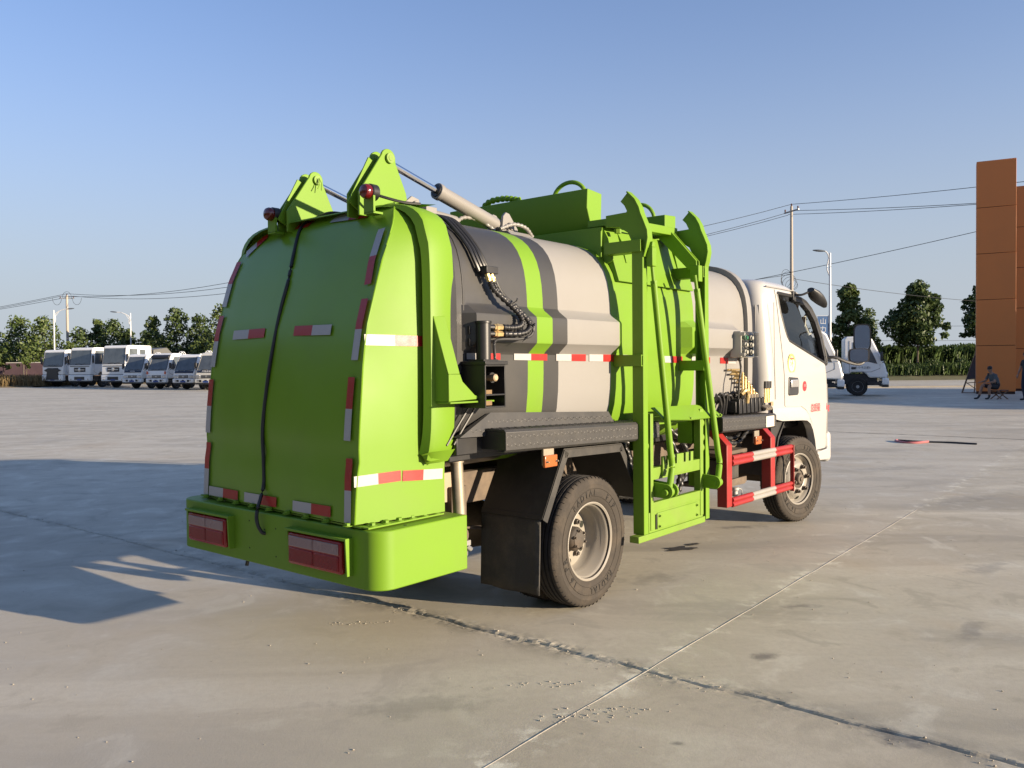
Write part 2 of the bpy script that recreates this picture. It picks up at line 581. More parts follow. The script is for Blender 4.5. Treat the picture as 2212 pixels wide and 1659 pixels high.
def build_ground():
    hw, s0, s1, B = 0.16, -11.0, 5.0, 4000.0
    ns, nt_ = 800, 40
    vs, fs = [], []
    def wp(s, t, z=0.0):
        q = CR0 + CRU * s + CRN * t
        return (q[0], q[1], z)
    def quad(a, b, c, d):
        k = len(vs)
        vs.extend([a, b, c, d])
        fs.append((k, k + 1, k + 2, k + 3))
    quad(wp(-B, -B), wp(B, -B), wp(B, -hw), wp(-B, -hw))
    quad(wp(-B, hw), wp(B, hw), wp(B, B), wp(-B, B))
    quad(wp(-B, -hw), wp(s0, -hw), wp(s0, hw), wp(-B, hw))
    quad(wp(s1, -hw), wp(B, -hw), wp(B, hw), wp(s1, hw))
    ss, tt = np.meshgrid(np.linspace(s0, s1, ns), np.linspace(-hw, hw, nt_), indexing='ij')
    wander = (fbm(ss * 1.3, ss * 0 + 3, 1) - 0.5) * 0.07 + (fbm(ss * 9, ss * 0 + 9, 2) - 0.5) * 0.03
    wide = 0.006 + 0.016 * fbm(ss * 2.2, ss * 0, 5) ** 2
    d = (tt - wander)
    z = -0.014 * np.exp(-(d / wide) ** 2)
    rough = fbm(ss * 34, tt * 40, 3, 5) - 0.46
    amp = 0.016 * np.exp(-(d / 0.055) ** 2) * np.clip(fbm(ss * 1.7, ss * 0 + 2, 8) * 1.8 - 0.35, 0, 1)
    z = z + rough * amp
    edge = np.clip((hw - np.abs(tt)) / 0.05, 0, 1)
    endf = np.clip(np.minimum(ss - s0, s1 - ss) / 0.3, 0, 1)
    z = z * edge * endf
    k = len(vs)
    for i in range(ns):
        for j in range(nt_):
            vs.append(wp(ss[i, j], tt[i, j], float(z[i, j])))
    for i in range(ns - 1):
        for j in range(nt_ - 1):
            a = k + i * nt_ + j
            fs.append((a, a + nt_, a + nt_ + 1, a + 1))
    me = bpy.data.meshes.new('ground')
    me.from_pydata(vs, [], fs)
    me.materials.append(CONC)
    me.update()
    bm = bmesh.new(); bm.from_mesh(me)
    for f in bm.faces:
        if f.normal.z < 0:
            f.normal_flip()
    bm.to_mesh(me); bm.free()
    o = bpy.data.objects.new('ground', me)
    C.objects.link(o)
    return struct(o)
ground = build_ground()

# the pale cord-like filler of the saw-cut joint
STRING = mat('joint_filler', (0.33, 0.305, 0.265), 0.85, var=0.4, scale=40, world=True)
pp = []
for i in range(82):
    s = -2.0 + i * 0.09
    if i % 6 == 0:
        jit = rnd.uniform(-0.003, 0.003)
    q = SW0 + SWU * s + SWN * jit
    pp.append((q[0], q[1], 0.0005 + 0.0006 * math.sin(i)))
MB().tube(pp, 0.0018, 6).build('joint_filler', STRING, ground)
# second, darker joint far right
JDARK = mat('joint_dark', (0.10, 0.09, 0.08), 0.9, var=0.3, scale=20, world=True)
mb = MB()
prev = None
for i in range(90):
    q = np.array([6.2, 17.3]) + CRU * (i * 0.12 - 2.5) + CRN * ((math.sin(i * 1.3) + math.sin(i * 0.37)) * 0.02)
    w = 0.012 + 0.015 * rnd.random()
    a, b = q + CRN * w, q - CRN * w
    if prev is not None:
        mb.add([(*prev[0], 0.004), (*prev[1], 0.004), (*b, 0.004), (*a, 0.004)], [(0, 1, 2, 3)])
    prev = (a, b)
mb.build('slab_joint', JDARK, ground)

OIL = mat('oil_stain', (0.055, 0.05, 0.045), 0.45, var=0.3, scale=18, world=True)
def stain(x, y, rx, ry, rz, m, seed):
    n = 40
    pts = []
    for k in range(n):
        a = 2 * PI * k / n
        r = 0.45 + 1.3 * float(fbm(np.array([2 + math.cos(a) * 2.6]), np.array([2 + math.sin(a) * 2.6]), seed)[0]) - 0.35
        px, py = rx * r * math.cos(a), ry * r * math.sin(a)
        pts.append((x + px * math.cos(rz) - py * math.sin(rz), y + px * math.sin(rz) + py * math.cos(rz), 0.004))
    mb = MB()
    mb.add(pts + [(x, y, 0.004)], [(i, (i + 1) % n, n) for i in range(n)])
    return mb.build('oil_stain', m, ground)
stain(1.26, 6.27, 0.16, 0.09, 0.3, OIL, 3)
stain(1.40, 6.42, 0.07, 0.035, 0.5, OIL, 5)

# crumbs and pebbles: far too many to count
def pebbles():
    r = np.random.default_rng(3)
    V, Fq = [], []
    pts = []
    for k in range(420):
        s = r.uniform(-7, 3.6)
        t = r.normal(0, 0.05)
        q = CR0 + CRU * s + CRN * t
        pts.append((q[0], q[1], r.uniform(0.001, 0.0042) * (2.0 if r.random() < 0.08 else 1)))
    for k in range(420):
        pts.append((r.uniform(-3.5, 3.5), r.uniform(2.2, 9), r.uniform(0.0015, 0.0055)))
    cen = [(0.28, 3.26), (0.42, 3.33), (-0.9, 4.5), (0.1, 3.6)]
    for k in range(110):
        c = cen[k % 4]
        pts.append((c[0] + r.normal(0, 0.10), c[1] + r.normal(0, 0.02), r.uniform(0.002, 0.006)))
    for x, y, sz in pts:
        b = len(V)
        for d in ((1, 0, 0), (-1, 0, 0), (0, 1, 0), (0, -1, 0), (0, 0, 1), (0, 0, -1)):
            e = sz * r.uniform(0.6, 1.3)
            V.append((x + d[0] * e, y + d[1] * e, sz * 0.4 + d[2] * e * 0.7))
        for f in ((0, 2, 4), (2, 1, 4), (1, 3, 4), (3, 0, 4), (2, 0, 5), (1, 2, 5), (3, 1, 5), (0, 3, 5)):
            Fq.append([b + i for i in f])
    o = mesh_np('crumbled_concrete', np.array(V), np.array(Fq), mat('crumb', (0.33, 0.30, 0.25), 0.9, var=0.3, scale=30, world=True))
    tag(o, 'loose crumbs and grit of broken concrete along the joint', 'gravel', kind='stuff')
pebbles()

# raised field edge to the right and grass verge to the left
SOIL = mat('field_soil', (0.10, 0.095, 0.05), 0.95, var=0.4, scale=0.8, world=True, dirt=0.6, dirtcol=(0.05, 0.075, 0.025), dscale=0.3)
VERGE = mat('dry_verge', (0.20, 0.15, 0.08), 0.95, var=0.35, scale=0.7, world=True, dirt=0.5, dirtcol=(0.10, 0.10, 0.04), dscale=0.4)
def bank(name, x0, x1, prof, m):
    n = 40
    mb = MB()
    rings = []
    for i in range(n + 1):
        x = x0 + (x1 - x0) * i / n
        rings.append([(x, y + math.sin(x * 0.21) * 0.25, z) for y, z in prof])
    mb.loft(rings, closed=False, cap0=False, cap1=False)
    return struct(mb.build(name, m))
bank('field', 12, 420, [(67.5, -0.02), (68.3, 0.22), (69.2, 0.42), (72, 0.5), (110, 0.6), (700, 1.0)], SOIL)
bank('verge', -300, -41.5, [(71.2, -0.02), (72.0, 0.10), (74, 0.2), (90, 0.3), (700, 1.0)], VERGE)
bank('rear_verge', -41.4, 11.9, [(84, -0.02), (85.0, 0.12), (88, 0.25), (120, 0.3), (700, 1.0)], VERGE)
# low kerb between yard and road on the right
kb = MB().box(12.5, 70, 47.6, 47.8, -0.05, 0.09).build('kerb', mat('kerb_concrete', (0.26, 0.24, 0.21), 0.9, var=0.2, scale=2, world=True), None, bevel=0.015)
struct(kb)
# ================================================================ GARBAGE TRUCK (x forward, y left, z up; origin under the rear axle)
T = thing('garbage_truck', 'lime green and silver kitchen-waste tank truck with white cab, seen from behind', 'truck',
          (-0.2568, 5.3727, 0), R(90 - 39.3489))
PA, PN, PB = 0.83, 4.2, 0.68
ZC = 1.52
def shell_y(z, a=PA, b=PB, n=PN):
    d = min(1.0, abs(z - ZC) / b)
    return a * (1 - d ** n) ** (1 / n)
ZS = [0.842, 0.846, 0.855, 0.87, 0.89, 0.92, 0.96, 1.01, 1.08, 1.16, 1.26, 1.36, 1.462, 1.478, 1.522, 1.535, 1.60, 1.655, 1.665, 1.705, 1.72, 1.78, 1.85, 1.92, 1.98, 2.03, 2.075, 2.11, 2.14, 2.165, 2.182, 2.192, 2.197, 2.1998]
def bulge(z):
    return float(np.interp(z, [1.462, 1.478, 1.522, 1.535, 1.655, 1.665, 1.705, 1.72], [0, 0.012, 0.062, 0.065, 0.065, 0.062, 0.010, 0]))
def tank_ring(x, bf, grow=0.0):
    r = [(x, -(shell_y(z) + bulge(z) * bf + grow), z) for z in ZS]
    if grow:
        r = [(px, py, ZC + (pz - ZC) * (1 + grow / PB)) for px, py, pz in r]
    return r + [(px, -py, pz) for px, py, pz in reversed(r)]
st = [(-1.07, 0), (-0.995, 0), (-0.955, 1), (-0.47, 1), (-0.33, 1), (-0.19, 1), (0.36, 1), (0.385, 1), (0.435, 0), (1.27, 0), (1.32, 1), (1.47, 1), (2.10, 1), (2.15, 0), (2.42, 0)]
sm_ = [1, 1, 1, 2, 1, 0, 2, 2, 2, 2, 2, 0, 0, 0]
mb = MB()
mb.loft([tank_ring(x, b) for x, b in st], mi=sm_)
tank = mb.build('tank', [SILV, DGREY, G], T, bevel=0, angle=24)
# joint bands round the tank
def band(name, x0, x1, g, m, par, ch=0.012):
    mb = MB()
    mb.loft([tank_ring(x0, 0, 0.001), tank_ring(x0, 0, g), tank_ring(x1, 0, g), tank_ring(x1, 0, 0.001)], cap0=False, cap1=False)
    return mb.build(name, m, par, bevel=0.004, angle=24)
band('front_rim', 2.34, 2.425, 0.035, SILV, tank)
band('rear_rim', -1.10, -1.04, 0.012, BLK, tank)
SHADE = mat('weld_seam', (0.05, 0.048, 0.045), 0.6)
band('weld_seam', -0.985, -0.972, 0.004, DGREY, tank)

# ---------------------------------------------------------------- tailgate
TZ = [0.60, 0.69, 0.90, 0.97, 1.05, 1.18, 1.43, 1.6, 1.9, 2.04, 2.1, 2.16, 2.2, 2.228]
TX = [-0.005, 0, 0.012, 0.024, 0.020, 0.03, 0.058, 0.088, 0.175, 0.24, 0.275, 0.315, 0.36, 0.42]
def xr(y, z):
    return -1.53 + float(np.interp(z, TZ, TX)) + 0.06 * y
def wr(z):
    if z < 1.97:
        return 0.700 + 0.006 * math.sin(z * 7)
    q = min(1.0, (z - 1.97) / 0.2585)
    return 0.48 + 0.22 * math.sqrt(max(0.0, 1 - q * q))
zr = [0.69, 0.78, 0.90, 0.97, 1.03, 1.10, 1.2, 1.3, 1.4, 1.5, 1.6, 1.7, 1.8, 1.9, 1.97, 2.03, 2.08, 2.12, 2.15, 2.175, 2.195, 2.208, 2.218, 2.224, 2.228]
gate = MB()
rows = []
NY = 36
for z in zr:
    row = []
    for k in range(NY + 1):
        y = -wr(z) + 2 * wr(z) * k / NY
        inn = min(1, (wr(z) - abs(y)) / 0.12)
        dent = 0.007 * (float(fbm(np.array([y * 2.1 + 7]), np.array([z * 1.7 + 3]), 4)[0]) - 0.5) * 2 + 0.004 * math.cos(y / 0.7 * 1.5)
        row.append((xr(y, z) + (-dent) * inn, y, z))
    rows.append(row)
gate.loft(rows, closed=False, cap0=False, cap1=False)
rear_panel = gate.build('rear_panel', GG, T, angle=60)
# side skin, ruled from the rear edge to the front flange
def front_pt(i):
    z = zr[i]
    zz = min(2.1965, z * (1.0) if z < 2.0 else 2.0 + (z - 2.0) * 0.84)
    y = 0.775 + 0.03 * min(1, max(0, (z - 0.9) / 0.6))
    if zz > 1.3:
        y = min(y, shell_y(zz, 0.815, PB, 6.0))
    return (-1.07, y, zz)
for s in (-1, 1):
    mb = MB()
    rings = []
    for i, z in enumerate(zr):
        a = np.array([xr(s * wr(z), z), s * wr(z), z])
        f = front_pt(i)
        b = np.array([f[0], s * f[1], f[2]])
        ring = []
        for k in range(9):
            t = k / 8
            q = a + (b - a) * t
            q[1] += s * 0.012 * math.sin(PI * t) + s * 0.008 * (1 - t) * 0
            ring.append(tuple(q))
        rings.append(ring)
    mb.loft(rings, closed=False, cap0=False, cap1=False)
    sp = mb.build('side_panel', G, T, angle=60)
    # folded seam along the rear edge
    mb = MB()
    mb.tube([(xr(s * wr(z), z) + 0.002, s * (wr(z) + 0.001), z) for z in zr[:-1]], 0.0045, 6)
    mb.build('edge_seam', G, sp)
# roof of the tailgate
mb = MB()
top = []
for i in range(len(zr) - 1, 13, -1):
    pass
ytop = [wr(2.228) * k / 6 for k in range(-6, 7)]
mb.loft([[(xr(y, 2.228), y, 2.228) for y in ytop], [(-1.07, y * 1.5, 2.1965) for y in ytop]], closed=False, cap0=False, cap1=False)
mb.build('tailgate_roof', G, T)
# deep U flange that clamps onto the tank
def flange_ring(x, g, z0=0.98):
    zs = [z0 + (2.1998 - z0) * k / 26 for k in range(22)] + [2.08, 2.115, 2.145, 2.168, 2.184, 2.193, 2.1975, 2.1998]
    zs = sorted(set(zs))
    r = [(x, -(shell_y(z, 0.770, PB, 6.0) + g), ZC + (z - ZC) * (1 + (g if z < 2.0 else g * max(0.25, 1 - (z - 2.0) * 4)) / PB)) for z in zs]
    r = r + [(a, -b, c) for a, b, c in reversed(r)]
    return [(a, b - 0.045, c) for a, b, c in r]
mb = MB()
mb.loft([flange_ring(-1.235, -0.012), flange_ring(-1.222, 0.028), flange_ring(-1.20, 0.036), flange_ring(-1.10, 0.030), flange_ring(-1.055, 0.020), flange_ring(-1.05, -0.01)], closed=False, cap0=False, cap1=False)
fl = mb.build('flange', G, T, angle=40)
# taper at the foot of the flange
for s in (-1, 1):
    mb = MB()
    mb.loft([[(-1.235, s * 0.785, 0.985), (-1.222, s * 0.845, 1.0), (-1.10, s * 0.847, 1.0), (-1.05, s * 0.83, 1.0)],
             [(-1.20, s * 0.785, 0.93), (-1.19, s * 0.80, 0.94), (-1.10, s * 0.80, 0.94), (-1.06, s * 0.79, 0.94)]], closed=False, cap0=False, cap1=False)
    mb.build('flange_foot', G, fl, angle=50)
# base flange with bolts
mb = MB()
mb.add([(-1.565, -0.735, 0.676), (-1.475, 0.735, 0.676), (-1.445, 0.70, 0.676), (-1.525, -0.69, 0.676),
        (-1.565, -0.735, 0.683), (-1.475, 0.735, 0.683), (-1.445, 0.70, 0.683), (-1.525, -0.69, 0.683)],
       [(3, 2, 1, 0), (4, 5, 6, 7), (0, 1, 5, 4), (1, 2, 6, 5), (2, 3, 7, 6), (3, 0, 4, 7)])
bfl = mb.build('base_flange', G, T)
for s in (-1, 1):
    x0 = -1.562 if s < 0 else -1.475
    MB().box(x0 + 0.003, -1.075, s * 0.695 if s > 0 else -0.775, s * 0.775 if s > 0 else -0.695, 0.6765, 0.6835).build('base_flange_side', G, bfl)
bolt_me = None
def bolt(p, r=0.013, par=None, m=G, up=(0, 0, 1)):
    mb = MB()
    mb.lathe([(r * 1.7, 0), (r * 1.7, 0.003)], (0, 0, 0), up, 14)
    mb.lathe([(r * 1.15, 0.003), (r * 1.15, 0.013), (r * 0.9, 0.015)], (0, 0, 0), up, 6)
    o = mb.build('bolt', m, par)
    o.location = p
    return o
for k in range(9):
    y = -0.66 + k * 0.165
    bolt((-1.522 + 0.06 * y - 0.022, y, 0.683), par=bfl)
for k in range(6):
    bolt((-1.51 + k * 0.082, -0.745 - 0.0 * k, 0.683), par=bfl)

# lifting ears, double plates with pin
def ear(y, dx, far):
    pts = [(-1.30, 2.15), (-1.30, 2.265), (-1.150, 2.475)]
    for k in range(9):
        a = R(150 - k * 20)
        pts.append((-1.105 + 0.048 * math.cos(a), 2.462 + 0.048 * math.sin(a)))
    pts += [(-1.055, 2.44), (-0.985, 2.30), (-0.955, 2.15)]
    pts = [(a + dx, b) for a, b in pts]
    e = None
    for s in (-1, 1):
        yy = y + s * 0.042
        mb = MB().prism(pts, 'y', yy - 0.007, yy + 0.007)
        o = mb.build('ear_plate', G, T, bevel=0.003)
        e = e or o
    mb = MB()
    mb.bar((-1.298 + dx, y, 2.20), (-1.165 + dx, y, 2.44), 0.076, 0.008, (0, 1, 0))
    mb.build('ear_web', G, e)
    mb = MB()
    mb.cyl((-1.103 + dx, y - 0.066, 2.462), (-1.103 + dx, y + 0.066, 2.462), 0.014, n=14)
    mb.lathe([(0.026, 0), (0.026, 0.012), (0.02, 0.014)], (-1.103 + dx, y - 0.064, 2.462), (0, 1, 0), 18)
    mb.build('pin', GD, e)
    # hinge on the tank side
    mb = MB()
    mb.prism([(-1.0 + dx, 2.19), (-0.995 + dx, 2.26), (-0.95 + dx, 2.295), (-0.90 + dx, 2.285), (-0.885 + dx, 2.25), (-0.885 + dx, 2.19)], 'y', y - 0.055, y - 0.041)
    mb.prism([(-1.0 + dx, 2.19), (-0.995 + dx, 2.26), (-0.95 + dx, 2.295), (-0.90 + dx, 2.285), (-0.885 + dx, 2.25), (-0.885 + dx, 2.19)], 'y', y + 0.041, y + 0.055)
    mb.cyl((-0.93 + dx, y - 0.075, 2.25), (-0.93 + dx, y + 0.075, 2.25), 0.022, n=16)
    mb.cyl((-0.86 + dx, y - 0.05, 2.215), (-0.62 + dx, y - 0.05, 2.20), 0.035, n=16)
    mb.box(-0.88 + dx, -0.80 + dx, y - 0.09, y - 0.01, 2.18, 2.25)
    mb.build('hinge', CYLG, e, bevel=0.003)
    return e
ear(-0.40, -0.01, False)
ear(0.275, 0.055, True)
# cotter pin wire on the far ear
mb = MB()
mb.tube([(-1.05, 0.20, 2.47), (-1.045, 0.185, 2.44), (-1.05, 0.18, 2.40)], 0.003, 5)
mb.tube([(-1.05, 0.20, 2.47), (-1.06, 0.185, 2.43), (-1.075, 0.18, 2.405)], 0.003, 5)
mb.build('cotter_pin', GD, T)

# lift cylinders
def lift_cylinder(y, dx):
    a, b = Vector((-1.10 + dx, y, 2.462)), Vector((-0.165 + dx, y, 2.228))
    d = (b - a).normalized()
    m1 = a + d * 0.39
    mb = MB().cyl(m1, b - d * 0.03, 0.041, n=28)
    mb.lathe([(0.041, 0), (0.046, 0.002), (0.046, 0.03), (0.041, 0.033)], m1, d, 28)
    mb.cyl(b + Vector((0, -0.03, 0)), b + Vector((0, 0.03, 0)), 0.036, n=20)
    barrel = mb.build('lift_cylinder', CYLG, T, bevel=0.002)
    mb = MB().cyl(a, m1 + d * 0.01, 0.0185, n=20)
    mb.build('piston_rod', CHROME, barrel)
    mb = MB().lathe([(0.034, -0.002), (0.034, 0.004), (0.019, 0.004)], m1 - d * 0.004, d, 24)
    mb.build('gland', BLK, barrel)
    mb = MB()
    for s in (-1, 1):
        yy = y + s * 0.05
        mb.prism([(-0.235 + dx, 2.165), (-0.22 + dx, 2.29), (-0.195 + dx, 2.315), (-0.165 + dx, 2.31), (-0.085 + dx, 2.225), (-0.085 + dx, 2.165)], 'y', yy - 0.009, yy + 0.009)
    mb.prism([(y - 0.17, 2.150), (y - 0.11, 2.196), (y + 0.12, 2.21), (y + 0.12, 2.17)], 'x', -0.25 + dx, -0.04 + dx)
    br = mb.build('cylinder_bracket', CYLG, T, bevel=0.003)
    mb = MB().lathe([(0.030, 0), (0.030, 0.012), (0.018, 0.012), (0.018, 0.02)], b + Vector((0, -0.061, 0)), (0, -1, 0), 20)
    mb.build('pin', CYLG, br)
lift_cylinder(-0.40, 0.0)
lift_cylinder(0.275, 0.05)

# red marker lamps on short brackets
for p, in (((-1.335, -0.545, 2.245),), ((-1.285, 0.32, 2.25),)):
    x, y, z = p
    mb = MB().lathe([(0.034, 0), (0.036, 0.005), (0.036, 0.020), (0.030, 0.032), (0.015, 0.038), (0, 0.039)], (x, y, z), (-1, 0, 0), 28)
    lamp = mb.build('marker_lamp', BEACON, T)
    mb = MB().lathe([(0.036, 0), (0.040, -0.004), (0.040, -0.04), (0.03, -0.045)], (x, y, z), (-1, 0, 0), 28)
    mb.build('lamp_base', BLK, lamp)
    MB().box(x + 0.0, x + 0.012, y - 0.035, y + 0.035, z - 0.10, z - 0.02).box(x, x + 0.06, y - 0.035, y + 0.035, z - 0.105, z - 0.095).build('lamp_bracket', G, lamp)
mb = MB().tube(smooth_path([(-1.29, -0.555, 2.235), (-1.25, -0.59, 2.22), (-1.18, -0.63, 2.205), (-1.10, -0.66, 2.205)], 5), 0.007, 6)
mb.build('lamp_cable', RUB, T)
# cable running down the rear panel
cy = [(0.00, 2.24), (0.13, 2.232), (0.155, 2.17), (0.085, 2.01), (0.045, 1.86), (0.054, 1.70), (0.064, 1.443), (0.082, 1.269), (0.092, 1.087), (0.078, 0.93), (0.064, 0.80)]
path = [(-1.0, -0.05, 2.235)] + [(xr(y, z) - 0.013, y, z) for y, z in cy] + [(-1.585, 0.045, 0.68), (-1.592, 0.035, 0.62), (-1.578, 0.02, 0.575), (-1.56, 0.012, 0.565)]
MB().tube(smooth_path(path, 6), 0.0095, 8).build('tail_cable', RUB, T)
MB().tube([(-1.45, 0.33, 0.40), (-1.455, 0.335, 0.36)], 0.006, 6).cyl((-1.455, 0.335, 0.365), (-1.46, 0.34, 0.335), 0.010, n=10).build('cable_end', RUB, T)

# ---------------------------------------------------------------- bumper with lamp housings
def rrect_plan(x0, x1, w, rc, z, n=9):
    pts = [(x1, -w, z)]
    for k in range(n):
        a = PI * 1.5 - k / (n - 1) * PI / 2
        pts.append((x0 + rc + rc * math.cos(a), -w + rc + rc * math.sin(a), z))
    for k in range(n):
        a = PI - k / (n - 1) * PI / 2
        pts.append((x0 + rc + rc * math.cos(a), w - rc + rc * math.sin(a), z))
    pts.append((x1, w, z))
    return pts
mb = MB().loft([rrect_plan(-1.563, -0.985, 0.846, 0.10, z) for z in (0.400, 0.669)])
bumper = mb.build('bumper', G, T, bevel=0.006, angle=30)
for y0, y1 in ((0.345, 0.700), (-0.61, -0.222)):
    # hood
    mb = MB()
    mb.box(-1.605, -1.561, y0 - 0.055, y1 + 0.012, 0.616, 0.628)
    mb.prism([(-1.561, 0.455), (-1.597, 0.455), (-1.605, 0.628), (-1.561, 0.628)], 'y', y0 - 0.060, y0 - 0.050)
    mb.prism([(-1.561, 0.455), (-1.575, 0.455), (-1.59, 0.616), (-1.561, 0.616)], 'y', y1 + 0.009, y1 + 0.016)
    hood = mb.build('lamp_hood', G, T, bevel=0.002)
    mb = MB().box(-1.590, -1.560, y0 - 0.008, y1 + 0.008, 0.452, 0.606)
    tl = mb.build('tail_lamp', LENSR, T, bevel=0.012, seg=3)
    mb = MB()
    ym = lerp(y0, y1, 0.5)
    for a, b in ((y0 + 0.008, ym - 0.006), (ym + 0.006, y1 - 0.008)):
        mb.box(-1.596, -1.588, a, b, 0.542, 0.592)
    mb.build('clear_lens', LENSW, tl, bevel=0.003)
    mb = MB()
    for a, b in ((y0 + 0.008, ym - 0.006), (ym + 0.006, y1 - 0.008)):
        mb.box(-1.595, -1.588, a, b, 0.466, 0.534)
    mb.build('red_lens', LENSR, tl, bevel=0.003)
    mb = MB()
    for k in range(9):
        zz = 0.546 + k * 0.0052
        mb.box(-1.5985, -1.594, y0 + 0.012, y1 - 0.012, zz, zz + 0.0022)
    o = mb.build('lens_ribs', LENSW, tl)
    o['kind'] = 'stuff'
    mb = MB()
    for k in range(11):
        zz = 0.470 + k * 0.0055
        mb.box(-1.5975, -1.594, y0 + 0.012, y1 - 0.012, zz, zz + 0.0022)
    o = mb.build('lens_ribs', LENSR, tl)
    o['kind'] = 'stuff'
HOLE = mat('bolt_hole', (0.01, 0.012, 0.006), 0.8)
for y, z in ((0.15, 0.615), (0.15, 0.475), (-0.08, 0.60), (-0.08, 0.46), (0.015, 0.585)):
    MB().lathe([(0.0045, -0.0008), (0.0045, 0.002)], (-1.563, y, z), (1, 0, 0), 8).build('bolt_hole', HOLE, bumper)
MB().lathe([(0.008, 0.0), (0.008, 0.001)], (-1.36, -0.80, 0.669), (0, 0, 1), 10).build('bolt_hole', HOLE, bumper)

# ---------------------------------------------------------------- reflective tape
def tape(pa, pb, h, fn, flip=False, nseg=6):
    """pa->pb in the surface's own 2-D coordinates, white half first; fn maps to 3-D a little proud of the surface"""
    mb = MB()
    d = np.array(pb) - np.array(pa)
    n = np.array([-d[1], d[0]]) / np.linalg.norm(d) * h / 2
    rows = []
    for k in range(nseg + 1):
        c = np.array(pa) + d * k / nseg
        rows.append([fn(*(c - n)), fn(*c), fn(*(c + n))])
    mis = [0] * (nseg // 2) + [1] * (nseg - nseg // 2)
    if flip:
        mis = mis[::-1]
    mb.loft(rows, closed=False, cap0=False, cap1=False, mi=mis)
    return mb.build('reflective_tape', [WHT, REDT], T, angle=60)
fr = lambda y, z: (xr(y, z) - 0.011, y, z)
TW = 0.05
for a, b in (((-0.12, 2.185), (-0.45, 2.168)), ((0.41, 2.195), (0.09, 2.19)), ((0.62, 2.06), (0.49, 2.165)),
             ((0.49, 1.586), (0.165, 1.588)), ((-0.433, 1.583), (-0.113, 1.588)),
             ((0.637, 0.722), (0.322, 0.724)), ((0.255, 0.724), (-0.058, 0.727)), ((-0.206, 0.727), (-0.523, 0.732)),
             ((-0.628, 2.061), (-0.649, 1.787)), ((-0.648, 1.435), (-0.651, 1.719)), ((-0.632, 1.067), (-0.636, 1.357)), ((-0.655, 0.697), (-0.645, 0.987)),
             ((0.672, 1.755), (0.665, 2.02)), ((0.672, 1.412), (0.672, 1.703)), ((0.675, 1.043), (0.675, 1.342)), ((0.672, 0.695), (0.672, 0.988))):
    tape(a, b, TW, fr, nseg=10)
def side_y(x, z):
    zz = min(max(z, zr[0]), zr[-1])
    i = int(np.searchsorted(zr, zz))
    i = max(1, min(i, len(zr) - 1))
    t = (zz - zr[i - 1]) / (zr[i] - zr[i - 1])
    f0, f1 = front_pt(i - 1), front_pt(i)
    yf = lerp(f0[1], f1[1], t)
    yb, xb = wr(zz), xr(-wr(zz), zz)
    u = (x - xb) / (-1.07 - xb)
    return -(lerp(yb, yf, u) + 0.012 * math.sin(PI * max(0, min(1, u))))
fs_ = lambda x, z: (x, side_y(x, z) - 0.003, z)
tape((-1.50, 1.527), (-1.215, 1.523), TW, fs_)
tape((-1.575, 0.885), (-1.335, 0.893), TW, fs_)
tape((-1.085, 0.878), (-1.325, 0.890), TW, fs_)
ft = lambda x, z: (x, -(shell_y(z) + 0.004), z)
for a, b, f in ((-0.964, -0.705, 0), (-0.592, -0.300, 0), (-0.215, 0.081, 0), (0.118, 0.416, 0), (0.498, 0.804, 0), (0.982, 1.287, 0), (1.43, 1.721, 0), (2.175, 1.897, 0)):
    tape((a, 1.450 - 0.010 * a), (b, 1.450 - 0.010 * b), 0.045, ft)

# ---------------------------------------------------------------- hopper on the tank roof
hp = [(0.458, 2.542), (0.450, 2.418), (0.505, 2.282), (0.612, 2.290), (0.623, 2.530)]
mb = MB().prism(hp, 'y', -0.60, 0.62)
hopper = mb.build('hopper_rail', G, T, bevel=0.004)
hp2 = [(1.47, 2.51), (1.47, 2.39), (1.50, 2.28), (1.63, 2.28), (1.635, 2.52)]
MB().prism(hp2, 'y', -0.60, 0.62).build('hopper_rail', G, T, bevel=0.004)
mb = MB()
mb.loft([[(0.42, -0.725, 2.02), (1.50, -0.725, 2.02), (1.50, 0.66, 2.02), (0.42, 0.66, 2.02)],
         [(0.42, -0.725, 2.275), (1.50, -0.725, 2.275), (1.50, 0.66, 2.275), (0.42, 0.66, 2.275)]])
chute = mb.build('hopper_chute', G, T, bevel=0.004)
# stiffening ribs on the chute front
for x in (0.44, 0.60, 1.30):
    MB().prism([(-0.725, 2.275), (-0.765, 2.20), (-0.80, 2.06), (-0.725, 2.03)], 'x', x, x + 0.012).build('chute_rib', G, chute)
mb = MB()
mb.add([(0.455, -0.727, 2.27), (1.46, -0.727, 2.27), (1.46, -0.835, 1.93), (0.455, -0.835, 1.93),
        (0.455, -0.715, 2.27), (1.46, -0.715, 2.27), (1.46, -0.75, 1.93), (0.455, -0.75, 1.93)],
       [(0, 1, 2, 3), (7, 6, 5, 4), (0, 4, 5, 1), (2, 6, 7, 3), (0, 3, 7, 4), (1, 5, 6, 2)])
mb.build('chute_apron', G, chute, bevel=0.003)
MB().box(0.64, 1.46, -0.56, 0.58, 2.30, 2.34).build('hopper_lid', G, T, bevel=0.006)
def handle(x, y0, y1, z0, z1):
    p = []
    for k in range(17):
        a = PI * k / 16
        p.append((x, lerp(y0, y1, (1 - math.cos(a)) / 2), z0 + (z1 - z0) * math.sin(a)))
    MB().tube(p, 0.0145, 10).build('hopper_handle', G, T)
handle(0.60, -0.222, -0.49, 2.525, 2.638)
handle(1.56, -0.20, -0.46, 2.50, 2.63)
